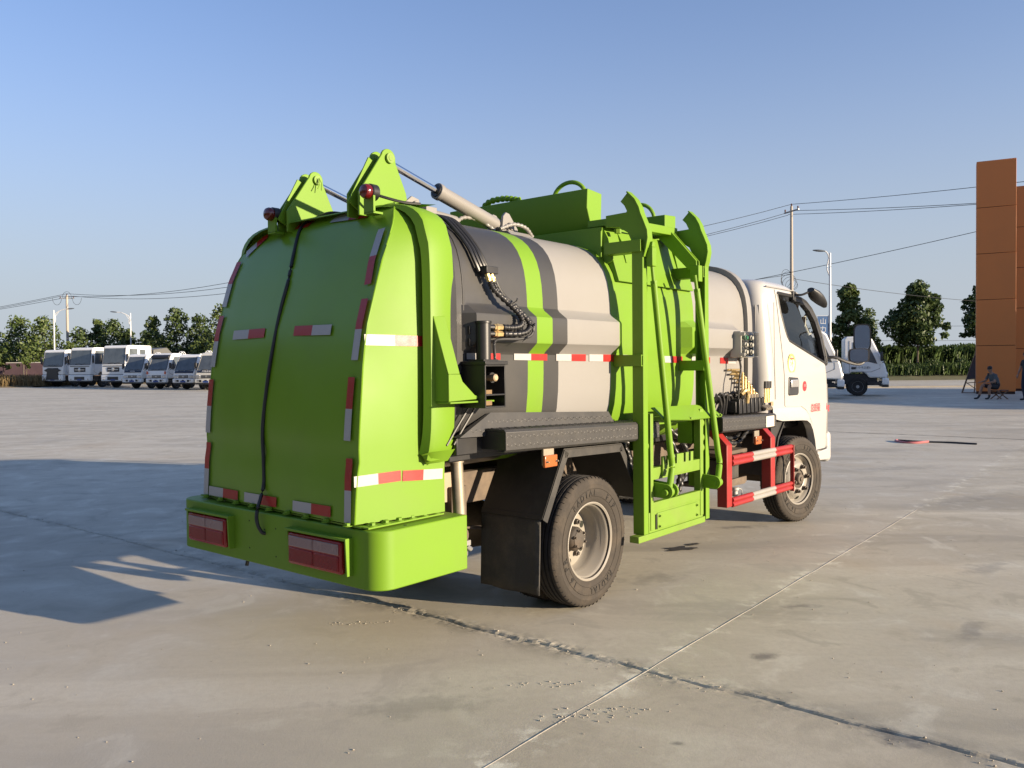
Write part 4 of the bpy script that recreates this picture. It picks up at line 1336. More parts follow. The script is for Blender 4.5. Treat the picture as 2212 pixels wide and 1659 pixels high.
# ---------------------------------------------------------------- wheels
def tyre_mesh():
    prof = []
    Rr, W_ = 0.379, 0.19
    side = [(0.212, 0.060), (0.222, 0.074), (0.240, 0.086), (0.270, 0.094), (0.300, 0.0955), (0.325, 0.093), (0.334, 0.0945), (0.338, 0.0925), (0.350, 0.089), (0.362, 0.083), (0.370, 0.0765), (0.3745, 0.070)]
    tread = [(0.3765, 0.066), (0.3765, 0.050), (0.366, 0.0475), (0.366, 0.041), (0.378, 0.0385), (0.3785, 0.022), (0.367, 0.0195), (0.367, 0.012), (0.379, 0.0095)]
    half = side + tread
    prof = half + [(r, -h) for r, h in reversed(half)]
    return prof, len(side)
TP, NSIDE = tyre_mesh()
def make_wheel(name, y, inset, rim_kind):
    """wheel centred at the origin of its Empty, outer face towards -y"""
    w = bpy.data.objects.new(name, None)
    C.objects.link(w)
    n = 96
    mb = MB()
    mis = [0 if (i < NSIDE or i >= len(TP) - NSIDE - 1) else 1 for i in range(len(TP) - 1)]
    mb.lathe(TP, (0, 0, 0), (0, -1, 0), n, mi=mis, closed=True)
    # shoulder blocks
    for k in range(60):
        a = 2 * PI * k / 60
        for s in (1, -1):
            ca, sa = math.cos(a), math.sin(a)
            c = Vector((ca * 0.372, -s * 0.0735, sa * 0.372))
            d, tn = Vector((ca, 0, sa)), Vector((-sa, 0, ca))
            ax = Vector((0, -s, 0))
            o = (d + ax).normalized()
            e = (d - ax).normalized()
            mb.add([c + tn * 0.002 + e * 0.009, c - tn * 0.002 + e * 0.009, c - tn * 0.002 - e * 0.011, c + tn * 0.002 - e * 0.011,
                    c + tn * 0.001 + e * 0.008 + o * 0.005, c - tn * 0.001 + e * 0.008 + o * 0.005, c - tn * 0.001 - e * 0.009 + o * 0.004, c + tn * 0.001 - e * 0.009 + o * 0.004],
                   [(4, 5, 6, 7), (0, 1, 5, 4), (1, 2, 6, 5), (2, 3, 7, 6), (3, 0, 4, 7)], 1)
    ty = mb.build('tyre', [TYRE, TREADR], w, angle=35)
    parts = []
    for txt, a0 in (('RADIAL', 2.62), ('F/P', 1.35), ('RADIAL', 5.75), ('16 PR', 4.35)):
        for k, ch in enumerate(txt):
            if ch == ' ':
                continue
            a = a0 - k * 0.155
            o = text('lettering', ch, 0.052, TREADR, None, (0.283 * math.cos(a), -0.0945, 0.283 * math.sin(a)), (R(90), 0, 0), ext=0.0035)
            o.rotation_euler = (Matrix.Rotation(R(90), 3, 'X') @ Matrix.Rotation(a - PI / 2, 3, 'Z')).to_euler()
            parts.append(o)
    bpy.context.view_layer.update()
    bm = bmesh.new()
    for o in parts:
        o.data.transform(o.matrix_world)
        bm.from_mesh(o.data)
    le = bpy.data.meshes.new('sidewall_lettering')
    bm.to_mesh(le); bm.free()
    le.materials.append(TREADR)
    lo = bpy.data.objects.new('sidewall_lettering', le)
    C.objects.link(lo)
    lo.parent = ty
    lo['kind'] = 'stuff'
    drop(*parts)
    # raised sidewall rings
    mb = MB()
    for r in (0.308, 0.262):
        mb.lathe([(r - 0.002, 0.0945 if r > 0.3 else 0.092), (r, 0.0975 if r > 0.3 else 0.0945), (r + 0.002, 0.0945 if r > 0.3 else 0.092)], (0, 0, 0), (0, -1, 0), 72, closed=True)
    mb.build('sidewall_ring', TYRE, ty)
    if rim_kind == 'rear':
        pr = [(0.215, 0.073), (0.224, 0.080), (0.231, 0.078), (0.231, 0.070), (0.224, 0.066), (0.212, 0.060), (0.203, 0.045), (0.200, 0.02), (0.188, 0.0), (0.184, -0.03), (0.180, -0.066), (0.172, -0.078), (0.13, -0.074), (0.09, -0.070), (0.0, -0.070)]
        mb = MB().lathe(pr, (0, 0, 0), (0, -1, 0), 64, closed=True)
        rim = mb.build('rim', RIM, w, angle=40)
        mb = MB().lathe([(0.072, -0.072), (0.072, -0.03), (0.062, -0.012), (0.055, -0.008), (0.05, 0.0), (0, 0.003)], (0, 0, 0), (0, -1, 0), 32, closed=True)
        mb.build('hub', HUB, rim)
        for k in range(6):
            a = 2 * PI * k / 6 + 0.3
            p = (0.108 * math.cos(a), 0.072, 0.108 * math.sin(a))
            MB().lathe([(0.017, 0), (0.017, 0.022), (0.010, 0.024), (0.010, 0.034)], p, (0, -1, 0), 6).build('wheel_nut', HUB, rim)
            a += PI / 6
            p = (0.140 * math.cos(a), 0.0765, 0.140 * math.sin(a))
            MB().lathe([(0.021, 0.0), (0.021, 0.0035)], p, (0, -1, 0), 20).build('vent_hole', HOLE, rim)
            b = 2 * PI * k / 6
            bolt((0.052 * math.cos(b), 0.002, 0.052 * math.sin(b)), 0.006, rim, HUB, (0, -1, 0))
    else:
        pr = [(0.215, 0.073), (0.224, 0.080), (0.231, 0.078), (0.231, 0.070), (0.224, 0.066), (0.212, 0.058), (0.200, 0.040), (0.196, 0.028), (0.188, 0.022), (0.160, 0.050), (0.146, 0.066), (0.130, 0.074), (0.096, 0.074), (0.086, 0.070), (0.082, 0.055), (0.0, 0.055)]
        mb = MB().lathe(pr, (0, 0, 0), (0, -1, 0), 64, closed=True)
        rim = mb.build('rim', RIM, w, angle=40)
        mb = MB().lathe([(0.079, 0.05), (0.079, 0.062), (0.055, 0.066), (0.05, 0.085), (0.042, 0.095), (0.02, 0.097), (0.018, 0.105), (0, 0.106)], (0, 0, 0), (0, -1, 0), 32, closed=True)
        mb.build('hub', HUB, rim)
        for k in range(6):
            a = 2 * PI * k / 6 + 0.15
            p = (0.112 * math.cos(a), -0.073, 0.112 * math.sin(a))
            MB().lathe([(0.022, 0), (0.020, 0.008), (0.017, 0.009), (0.017, 0.03), (0.011, 0.032), (0.011, 0.045)], p, (0, -1, 0), 12).build('wheel_nut', HUB, rim)
            a += PI / 6
            p = (0.173 * math.cos(a), -0.0395, 0.173 * math.sin(a))
            n_ = Vector((math.cos(a) * 0.6, -0.8, math.sin(a) * 0.6))
            MB().lathe([(0.018, 0.002), (0.018, 0.006)], p, n_, 16).build('vent_hole', HOLE, rim)
    w.parent = T
    w.location = (0, y, 0.379)
    return w
rw = make_wheel('rear_wheel', 0, 0, 'rear')
rw.location = (0.0, -0.836, 0.3786)
rw.rotation_euler = (0, 0.35, 0)
fwh = make_wheel('front_wheel', 0, 0, 'front')
fwh.location = (3.308, -0.848, 0.3786)
fwh.rotation_euler = (0, 0.0, R(-11))
for src, loc, rot in ((rw, (0, -0.62, 0.3786), (0, 0.9, PI)), (rw, (0, 0.836, 0.3786), (0, 0.2, PI)), (rw, (0, 0.62, 0.3786), (0, 0.1, 0)), (fwh, (3.308, 0.848, 0.3786), (0, 0.4, PI - R(11)))):
    c = copy_tree(src, T)
    c.location = loc
    c.rotation_euler = rot

# ---------------------------------------------------------------- red and white side guard
g = None
for x in (1.79, 2.62):
    mb = MB()
    mb.box(x - 0.045, x + 0.045, -0.955, -0.875, 0.335, 0.80)
    mb.loft([[(x - 0.045, -0.955, 0.80), (x + 0.045, -0.955, 0.80), (x + 0.045, -0.875, 0.80), (x - 0.045, -0.875, 0.80)],
             [(x - 0.045, -0.83, 0.93), (x + 0.045, -0.83, 0.93), (x + 0.045, -0.75, 0.93), (x - 0.045, -0.75, 0.93)]])
    g = mb.build('guard_post', RED, T, bevel=0.004)
for z0, z1 in ((0.640, 0.718), (0.328, 0.400)):
    prof = []
    for k in range(13):
        t = k / 12
        prof.append((-0.957 - 0.012 * abs(math.sin(t * PI * 2.0)), lerp(z0, z1, t)))
    ring = prof + [(-0.945, z1), (-0.945, z0)]
    xs = [1.837, 2.205, 2.66, 3.03]
    mb = MB().loft([[(x, a, b - 0.008 * (x - 1.84)) for a, b in ring] for x in xs], mi=[0, 1, 0])
    mb.build('guard_rail', [RED, GRYW], T, angle=50)
MB().box(3.03, 3.040, -0.975, -0.94, 0.305, 0.705).build('guard_end', RED, T, bevel=0.002)
# battery box and clutter behind the guard
BAT = mat('battery_case', (0.035, 0.034, 0.032), 0.5, var=0.2, scale=9, dirt=0.6, dirtcol=(0.13, 0.11, 0.085), dscale=6)
for x in (1.95, 2.13):
    b = MB().box(x, x + 0.17, -0.80, -0.52, 0.47, 0.66).build('battery', BAT, T, bevel=0.008)
    MB().tube([(x + 0.03, -0.805, 0.62), (x + 0.05, -0.82, 0.60), (x + 0.12, -0.82, 0.60), (x + 0.14, -0.805, 0.62)], 0.006, 6).build('battery_handle', BAT, b)
MB().box(1.90, 2.36, -0.83, -0.48, 0.44, 0.47).box(1.90, 2.36, -0.84, -0.825, 0.455, 0.50).build('battery_tray', FRM, T, bevel=0.003)
MB().box(1.88, 2.42, -0.82, -0.48, 0.69, 0.72).box(2.34, 2.42, -0.82, -0.80, 0.60, 0.69).build('battery_cover', FRM, T, bevel=0.006)
MB().lathe([(0.03, 0), (0.03, 0.02), (0.02, 0.03), (0.022, 0.07), (0.01, 0.075)], (2.16, -0.83, 0.43), (0, 0, -1), 14).build('drain_cock', GPLAST, T)
MB().tube(smooth_path([(2.19, -0.83, 0.42), (2.26, -0.84, 0.40), (2.25, -0.84, 0.34), (2.20, -0.84, 0.35)], 5), 0.004, 6).build('drain_wire', GPLAST, T)
for pth in ([(1.30, -0.70, 0.92), (1.40, -0.74, 0.72), (1.48, -0.72, 0.55), (1.42, -0.70, 0.42)], [(1.35, -0.68, 0.95), (1.50, -0.74, 0.80), (1.56, -0.72, 0.62), (1.45, -0.66, 0.45)], [(1.25, -0.72, 0.85), (1.38, -0.76, 0.62), (1.34, -0.72, 0.46)],
            [(1.80, -0.80, 0.88), (2.0, -0.84, 0.80), (2.2, -0.84, 0.79), (2.45, -0.82, 0.88)], [(1.75, -0.75, 0.90), (1.95, -0.80, 0.84), (2.25, -0.80, 0.82), (2.5, -0.78, 0.90)],
            [(0.55, -0.75, 0.95), (0.62, -0.80, 0.80), (0.60, -0.80, 0.62)], [(0.60, -0.72, 0.55), (0.8, -0.75, 0.53), (1.05, -0.75, 0.55)], [(0.60, -0.74, 0.92), (0.78, -0.78, 0.86), (1.0, -0.75, 0.88)]):
    spiral_hose(pth, 0.018, 'chassis_hose', BLK)
MB().box(0.50, 1.25, -0.70, -0.60, 0.60, 0.68).build('chassis_bracket', FRM, T, bevel=0.006)
MB().box(0.45, 2.5, -0.60, -0.5, 0.84, 0.92).box(0.45, 2.5, 0.5, 0.6, 0.84, 0.92).build('tank_saddle', BLK, T, bevel=0.006)

# ---------------------------------------------------------------- control box
mb = MB().box(2.00, 2.24, -0.955, -0.865, 1.452, 1.655)
cbx = mb.build('control_box', GPLAST, T, bevel=0.006)
MB().box(2.005, 2.235, -0.998, -0.9555, 1.457, 1.650).build('clear_lid', CLEAR, cbx, bevel=0.006)
for i in range(2):
    for j in range(3):
        m = mat('green_button', (0.03, 0.22, 0.10), 0.4) if (i == 0 and j == 0) else GPLAST
        x, z = 2.07 + 0.10 * i, 1.605 - 0.055 * j
        MB().lathe([(0.019, 0), (0.019, 0.01), (0.014, 0.012), (0.014, 0.024), (0, 0.025)], (x, -0.955, z), (0, -1, 0), 18).build('push_button', m if m is not GPLAST else mat('pale_button', (0.6, 0.59, 0.56), 0.35), cbx)
for z in (1.63, 1.475):
    MB().box(1.988, 2.0, -0.99, -0.94, z - 0.012, z + 0.012).build('lid_catch', GPLAST, cbx, bevel=0.003)
MB().lathe([(0.018, 0), (0.018, 0.02), (0.01, 0.03)], (2.03, -0.93, 1.453), (0, 0, -1), 12).build('cable_gland', PLAST, cbx)
MB().tube(smooth_path([(2.03, -0.93, 1.44), (2.03, -0.94, 1.36), (2.0, -0.94, 1.28), (2.005, -0.93, 1.18), (2.02, -0.92, 1.10)], 6), 0.0085, 8).build('control_cable', RUB, cbx)
# ---------------------------------------------------------------- hydraulic valve bank
mb = MB().box(1.98, 2.55, -0.92, -0.76, 1.03, 1.115)
for k in range(7):
    mb.box(2.0 + k * 0.075, 2.055 + k * 0.075, -0.94, -0.75, 1.02, 1.135)
vb = mb.build('valve_bank', BLK, T, bevel=0.004)
for k in range(6):
    x = 2.13 + 0.052 * k
    zt = 1.34 - 0.033 * k
    p = [(x, -0.91, 1.13), (x, -0.91, zt - 0.03), (x - 0.003, -0.908, zt - 0.008), (x - 0.01, -0.89, zt), (x - 0.02, -0.80, zt)]
    pipe = MB().tube(smooth_path(p, 5), 0.0095, 8).build('brass_pipe', BRASS, T)
    MB().cyl((x, -0.91, 1.12), (x, -0.91, 1.165), 0.0165, n=6).build('pipe_nut', STEEL, pipe)
    MB().tube([(x - 0.16, -0.86, zt + 0.02), (x + 0.06, -0.86, zt + 0.02)], 0.008, 7).build('cross_pipe', BRASS, pipe)
for k in range(4):
    x = 2.435 + 0.033 * k
    lv = MB().cyl((x, -0.96, 1.09), (x, -0.965, 1.22), 0.0065, n=8).build('valve_lever', BRASS, T)
    MB().cyl((x, -0.965, 1.205), (x, -0.967, 1.262), 0.0125, n=10).build('lever_grip', PLAST, lv)
    MB().cyl((x, -0.94, 1.06), (x, -0.98, 1.04), 0.015, n=8).build('valve_cap', STEEL, lv)
MB().tube(smooth_path([(2.06, -0.93, 1.17), (2.09, -0.95, 1.20), (2.13, -0.95, 1.17), (2.14, -0.94, 1.10)], 5), 0.017, 10).build('elbow_fitting', BRASS, T)
for k in range(8):
    x = 1.86 + 0.05 * k
    MB().tube(smooth_path([(x, -0.84, 1.02), (x - 0.01, -0.86, 1.10 + 0.03 * (k % 3)), (x - 0.05, -0.85, 1.16 + 0.02 * (k % 2)), (x - 0.07, -0.80, 1.10)], 4), 0.011, 7).build('hydraulic_hose', BLK, T)
# ---------------------------------------------------------------- cab
def cab_ring(z, inset=0.0):
    """plan outline of the cab at height z (rounded rectangle)"""
    xb = float(np.interp(z, [0.75, 1.0, 1.5, 1.95, 2.05, 2.12, 2.14], [2.70, 2.69, 2.68, 2.68, 2.70, 2.76, 2.85])) + inset
    xf = float(np.interp(z, [0.45, 0.75, 1.0, 1.25, 1.45, 1.75, 1.95, 2.05, 2.10, 2.13, 2.14], [4.27, 4.28, 4.30, 4.28, 4.24, 4.02, 3.84, 3.70, 3.60, 3.45, 3.30])) - inset
    w = float(np.interp(z, [0.45, 0.9, 1.3, 1.5, 1.8, 2.0, 2.06, 2.10, 2.125, 2.14], [0.875, 0.885, 0.890, 0.880, 0.855, 0.830, 0.815, 0.785, 0.74, 0.66])) - inset
    rb = 0.12
    rf_ = float(np.interp(z, [0.45, 1.3, 1.9, 2.14], [0.20, 0.22, 0.26, 0.30]))
    pts = []
    n = 8
    def arc(cx, cy, r, a0):
        for k in range(n + 1):
            a = R(a0 + 90 * k / n)
            pts.append((cx + r * math.cos(a), cy + r * math.sin(a), z))
    arc(xb + rb, -w + rb, rb, 180)
    # straight side subdivided
    arc(xf - rf_, -w + rf_, rf_, 270)
    arc(xf - rf_, w - rf_, rf_, 0)
    arc(xb + rb, w - rb, rb, 90)
    return pts
ZCAB = [0.46, 0.6, 0.75, 0.9, 1.0, 1.15, 1.3, 1.45, 1.6, 1.75, 1.88, 1.98, 2.04, 2.08, 2.105, 2.125, 2.135, 2.14]
def cab_solid(name, inset, m, zadd=0.0):
    return MB().loft([[(p[0], p[1], p[2]) for p in cab_ring(z, inset)] for z in (ZCAB if inset <= 0 else [q for q in ZCAB if 0.6 <= q <= 2.08])]).build(name, m, None, angle=30)
cab = cab_solid('cab', 0.0, CAB)
inner = cab_solid('cut_inner', 0.05, CAB)
WIN = [(3.02, 2.005), (3.045, 1.85), (3.10, 1.72), (3.145, 1.645), (3.19, 1.605), (4.115, 1.395), (4.125, 1.40), (4.11, 1.48), (4.04, 1.66), (3.94, 1.82), (3.83, 1.92), (3.72, 1.975), (3.60, 2.0), (3.45, 2.01), (3.05, 2.02)]
win = MB().prism(WIN, 'y', -1.2, 1.2).build('cut_win', CAB)
ws = MB().prism([(-0.80, 1.47), (0.80, 1.47), (0.74, 1.97), (-0.74, 1.97)], 'x', 3.55, 5).build('cut_ws', CAB)
rwn = MB().prism([(-0.45, 1.55), (0.45, 1.55), (0.45, 1.93), (-0.45, 1.93)], 'x', 2.3, 3.0).build('cut_rw', CAB)
arch_pts = [(2.3, 0.2), (2.3, 0.96), (2.86, 0.96), (2.95, 0.925), (3.42, 0.905), (3.55, 0.895), (3.64, 0.86), (3.71, 0.79), (3.76, 0.69), (3.80, 0.56), (3.83, 0.2)]
arch = MB().prism(arch_pts, 'y', -1.2, 1.2).build('cut_arch', CAB)
stepc = MB().prism([(3.75, 0.56), (4.13, 0.585), (4.13, 0.3), (3.75, 0.3)], 'y', -1.2, -0.74).build('cut_step', CAB)
cut(cab, [inner, win, ws, rwn, arch, stepc])
cab.parent = T
cab.data.polygons.foreach_set('use_smooth', [True] * len(cab.data.polygons))
cab.data.set_sharp_from_angle(angle=R(30))
# door skin, a shade proud of the shell
DOOR = [(2.985, 2.045), (2.99, 1.7), (3.03, 1.3), (3.045, 1.045), (3.06, 1.03), (3.44, 1.018), (3.55, 0.985), (3.64, 0.93), (3.72, 0.85), (3.78, 0.74), (3.81, 0.60), (4.10, 0.60), (4.155, 0.70), (4.165, 1.2), (4.155, 1.38), (4.06, 1.67), (3.95, 1.845), (3.83, 1.955), (3.70, 2.015), (3.45, 2.05)]
for s in (-1, 1):
    dsk = cab_solid('door', -0.006, CAB)
    dc = MB().prism(DOOR, 'y', s * 0.70, s * 1.2).build('cut_door', CAB)
    cut(dsk, [dc], 'INTERSECT')
    di = cab_solid('cut_i', 0.004, CAB)
    cut(dsk, [di, win])
    drop(dc, di)
    dsk.parent = T
    dsk.data.polygons.foreach_set('use_smooth', [True] * len(dsk.data.polygons))
    dsk.data.set_sharp_from_angle(angle=R(30))
    # handle
    if s < 0:
        mb = MB().prism([(3.11, 1.275), (3.11, 1.135), (3.13, 1.122), (3.335, 1.122), (3.355, 1.14), (3.355, 1.262), (3.335, 1.278), (3.13, 1.288)], 'y', -0.9015, -0.880)
        hn = mb.build('handle_recess', PLAST, dsk, bevel=0.012, seg=3)
        MB().box(3.145, 3.33, -0.915, -0.900, 1.195, 1.262).build('door_handle', mat('handle_silver', (0.6, 0.59, 0.57), 0.25, metal=0.7), hn, bevel=0.008, seg=3)
drop(inner, ws, rwn, arch, stepc)
# window seal and pane on both sides
def wy(z):
    return float(np.interp(z, [0.45, 0.9, 1.3, 1.5, 1.8, 2.0, 2.06], [0.875, 0.885, 0.890, 0.880, 0.855, 0.830, 0.815]))
for s in (-1, 1):
    cl = WIN + [WIN[0]]
    pth = []
    for a, b in zip(cl[:-1], cl[1:]):
        for k in range(3):
            x, z = lerp(a[0], b[0], k / 3), lerp(a[1], b[1], k / 3)
            pth.append((x, s * (wy(z) - 0.004), z))
    pth.append(pth[0])
    seal = MB().tube(pth, 0.016, 6).build('window_seal', RUB, T)
    mb = MB()
    mb.add([(x, s * (wy(z) - 0.026), z) for x, z in WIN], [tuple(range(len(WIN)))])
    mb.build('window_pane', GLASS, T, smooth=False)
drop(win)
# thick black inner pillar along the front edge of the window
mb = MB()
for a, b in zip(WIN[6:13], WIN[7:14]):
    mb.bar((a[0] - 0.025, -(wy(a[1]) - 0.02), a[1] - 0.01), (b[0] - 0.025, -(wy(b[1]) - 0.02), b[1] - 0.015), 0.05, 0.05, (0, 1, 0))
mb.build('inner_pillar', PLAST, T)
MB().tube([(3.84, -0.80, 1.88), (3.80, -0.79, 1.84), (3.82, -0.785, 1.76), (3.90, -0.79, 1.68), (3.97, -0.80, 1.70)], 0.014, 8).build('grab_handle', GPLAST, T)
# windscreen, dash, seats, wheel
mb = MB()
rows = []
for i in range(6):
    z = lerp(1.46, 1.98, i / 5)
    xf = float(np.interp(z, [1.45, 1.75, 1.95, 2.05], [4.24, 4.02, 3.84, 3.70]))
    rows.append([(xf - 0.03 - 0.22 * (abs(k) / 4) ** 3, 0.80 * k / 4, z) for k in range(-4, 5)])
mb.loft(rows, closed=False, cap0=False, cap1=False)
mb.build('windscreen', GLASS, T)
MB().add([(2.70, -0.45, 1.55), (2.70, 0.45, 1.55), (2.70, 0.45, 1.93), (2.70, -0.45, 1.93)], [(0, 1, 2, 3)]).build('rear_window', GLASS, T, smooth=False)
MB().prism([(3.75, 0.95), (4.15, 0.95), (4.18, 1.30), (4.12, 1.43), (3.95, 1.40), (3.82, 1.22)], 'y', -0.80, 0.80).build('dashboard', PLAST, T, bevel=0.02)
for y in (-0.45, 0.45):
    st_ = MB().box(2.95, 3.45, y - 0.25, y + 0.25, 1.05, 1.18).prism([(2.86, 1.12), (2.98, 1.12), (2.90, 1.62), (2.80, 1.62)], 'y', y - 0.24, y + 0.24)
    st_.build('seat', SEATM, T, bevel=0.03, seg=3)
mb = MB()
p = []
for k in range(25):
    a = 2 * PI * k / 24
    p.append((3.72 + 0.10 * math.sin(a), 0.42 + 0.21 * math.cos(a), 1.48 + 0.19 * math.sin(a)))
mb.tube(p, 0.014, 8)
mb.cyl((3.72, 0.42, 1.48), (3.90, 0.42, 1.30), 0.025, n=10)
mb.build('steering_wheel', PLAST, T)
MB().box(2.72, 3.9, -0.82, 0.82, 0.90, 0.95).build('cab_floor', PLAST, T)
# lower step of the cab and bumper
mb = MB().prism([(3.80, 0.49), (4.19, 0.465), (4.23, 0.49), (4.24, 0.60), (4.17, 0.60), (4.15, 0.575), (3.83, 0.565)], 'y', -0.885, -0.74)
stp = mb.build('cab_step', CAB, T, bevel=0.01)
MB().box(3.86, 4.14, -0.882, -0.76, 0.577, 0.588).build('step_tread', PLAST, stp, bevel=0.003)
MB().box(4.24, 4.36, -0.86, 0.86, 0.43, 0.74).build('front_bumper', CAB, T, bevel=0.05, seg=4)
MB().box(4.292, 4.316, -0.78, -0.40, 0.85, 1.02).box(4.292, 4.316, 0.40, 0.78, 0.85, 1.02).build('headlamp_pair', mat('lamp_glass', (0.6, 0.6, 0.6), 0.1, metal=0.5), T, bevel=0.01)
MB().box(4.285, 4.31, -0.36, 0.36, 0.82, 1.05).build('grille', PLAST, T, bevel=0.006)
# dark trim strip on the cab corner
MB().tube([(4.245, -0.835, 0.72), (4.262, -0.835, 1.0), (4.255, -0.832, 1.20)], 0.02, 8).build('corner_trim', PLAST, T)
# fender flare over the front wheel
fp = [(2.75, 0.99), (2.80, 0.935), (2.95, 0.912), (3.42, 0.893), (3.55, 0.883), (3.635, 0.85), (3.70, 0.785), (3.75, 0.69), (3.79, 0.56)]
fo = [(2.75, 1.055), (2.80, 1.035), (2.95, 1.022), (3.44, 1.012), (3.56, 0.985), (3.655, 0.93), (3.73, 0.85), (3.785, 0.74), (3.815, 0.56)]
for s in (-1, 1):
    mb = MB()
    rings = []
    for a, b in zip(fp, fo):
        rings.append([(b[0], s * 0.885, b[1]), (lerp(b[0], a[0], 0.35), s * 0.902, lerp(b[1], a[1], 0.35)), (a[0], s * 0.905, a[1]), (a[0], s * 0.84, a[1] + 0.01)])
    mb.loft(rings, closed=False, cap0=False, cap1=False)
    mb.build('fender_flare', CAB, T, angle=30)
MB().box(2.8, 3.9, -0.70, 0.70, 0.80, 0.93).build('engine_cover', BLKM, T, bevel=0.03)
# raised ribs on the roof and rain gutter
for y in (-0.50, -0.32, 0.0, 0.32, 0.5):
    MB().prism([(2.78, 2.12), (2.83, 2.150), (3.30, 2.150), (3.40, 2.13)], 'y', y - 0.05, y + 0.05).build('roof_rib', CAB, T, bevel=0.012, seg=3)
MB().tube([(2.80, -0.823, 2.062), (3.1, -0.822, 2.062), (3.45, -0.822, 2.058), (3.62, -0.80, 2.04), (3.72, -0.76, 2.015)], 0.006, 6).build('rain_gutter', mat('seam_grey', (0.3, 0.29, 0.27), 0.5), T)
for y in (-0.80, -0.775):
    MB().tube([(2.686 + 0.02 * (y < -0.78), y, 1.9), (2.69 + 0.02 * (y < -0.78), y - 0.006, 1.1)], 0.004, 5).build('panel_seam', MATS['seam_grey'], T)
MB().tube([(2.80, -0.8925, 1.92), (2.81, -0.8925, 1.5), (2.83, -0.894, 1.1)], 0.003, 5).build('panel_seam', MATS['seam_grey'], T)
# mirrors
def mirror(cx, cy, cz, w, h, nx, ny, nz, name, par):
    n = Vector((nx, ny, nz)).normalized()
    u = Vector((0, 0, 1)).cross(n).normalized()
    v = n.cross(u)
    c = Vector((cx, cy, cz))
    def ring(k, off, ww, hh):
        pts = []
        for i in range(24):
            a = 2 * PI * i / 24
            ca, sa = math.cos(a), math.sin(a)
            e = 0.45
            pts.append(c + u * (ww * math.copysign(abs(ca) ** e, ca)) + v * (hh * math.copysign(abs(sa) ** e, sa)) + n * off)
        return pts
    mb = MB().loft([ring(0, 0.0, w, h), ring(0, -0.02, w * 1.0, h * 1.0), ring(0, -0.05, w * 0.85, h * 0.9), ring(0, -0.06, w * 0.5, h * 0.6)])
    o = mb.build(name, PLAST, par, angle=40)
    MB().loft([ring(0, 0.001, w * 0.84, h * 0.90), ring(0, 0.003, w * 0.84, h * 0.90)]).build('mirror_glass', MIRR, o, smooth=False)
    return o
m1 = mirror(4.52, -1.10, 1.655, 0.082, 0.135, -1, -0.30, 0.02, 'door_mirror', T)
m2 = mirror(4.42, -1.10, 1.478, 0.10, 0.068, -1, -0.55, 0.0, 'wide_mirror', T)
MB().tube(smooth_path([(4.20, -0.86, 1.46), (4.24, -0.93, 1.46), (4.33, -1.0, 1.42), (4.43, -1.06, 1.395), (4.50, -1.10, 1.40), (4.545, -1.12, 1.45), (4.55, -1.12, 1.55)], 6), 0.016, 8).build('mirror_arm', PLAST, T)
# roof-edge spotting mirror
mb = MB()
mb.tube(smooth_path([(3.40, -0.825, 2.03), (3.42, -0.90, 2.02), (3.48, -0.97, 2.055), (3.56, -1.0, 2.055)], 5), 0.010, 6)
mb.build('spotting_mirror_arm', PLAST, T)
mb = MB()
rings = []
for i in range(8):
    t = i / 7
    c = Vector((3.46 + 0.30 * t, -0.97 - 0.02 * t, 2.065 - 0.14 * t))
    r1, r2 = 0.065 * math.sin(PI * min(0.98, max(0.05, 0.1 + t * 0.85))) ** 0.6, 0.042 * (1 - abs(t - 0.35)) ** 3 + 0.008
    rings.append([(c.x + r2 * 0.3 * math.sin(a), c.y + r1 * math.cos(a), c.z + r2 * math.sin(a)) for a in [2 * PI * k / 16 for k in range(16)]])
mb.loft(rings)
mb.build('spotting_mirror', PLAST, T, angle=60)
MB().box(3.37, 3.44, -0.845, -0.815, 1.975, 2.055).build('mirror_clamp', PLAST, T, bevel=0.004)
# stickers and lettering on the door
RDV = mat('red_sticker', (0.62, 0.03, 0.04), 0.4)
YG = mat('olive_sticker', (0.50, 0.50, 0.14), 0.4)
YW = mat('pale_sticker', (0.66, 0.66, 0.52), 0.4)
MB().lathe([(0.046, 0), (0.046, 0.0015)], (3.505, -0.8975, 1.198), (0, -1, 0), 24).build('red_sticker', RDV, T)
text('sticker_text', 'DEC', 0.030, WHT, T, (3.505, -0.8995, 1.204), (R(90), 0, 0))
MB().lathe([(0.052, 0), (0.090, 0.0), (0.090, 0.0012), (0.066, 0.0012)], (3.20, -0.8935, 1.400), (0, -1, 0), 36, closed=True).build('round_sticker', YG, T)
MB().lathe([(0.066, 0), (0.066, 0.0008)], (3.20, -0.8935, 1.400), (0, -1, 0), 36).build('round_sticker', YW, T)
text('sticker_text', '环', 0.085, YG, T, (3.20, -0.8955, 1.400), (R(90), 0, 0))
text('sticker_text', '环保达标', 0.022, RDV, T, (3.20, -0.8955, 1.447), (R(90), 0, 0))
text('door_text', '总质量', 0.085, RDV, T, (3.79, -0.898, 0.985), (R(90), 0, 0), sx=1.0)
text('door_text', 'kg', 0.092, RDV, T, (4.135, -0.893, 0.985), (R(90), 0, R(0)), sx=1.0)
# badge plate on the cab rear corner
MB().box(2.745, 2.795, -0.8895, -0.884, 1.05, 1.085).build('paint_badge', mat('badge_tan', (0.30, 0.22, 0.13), 0.6), T)
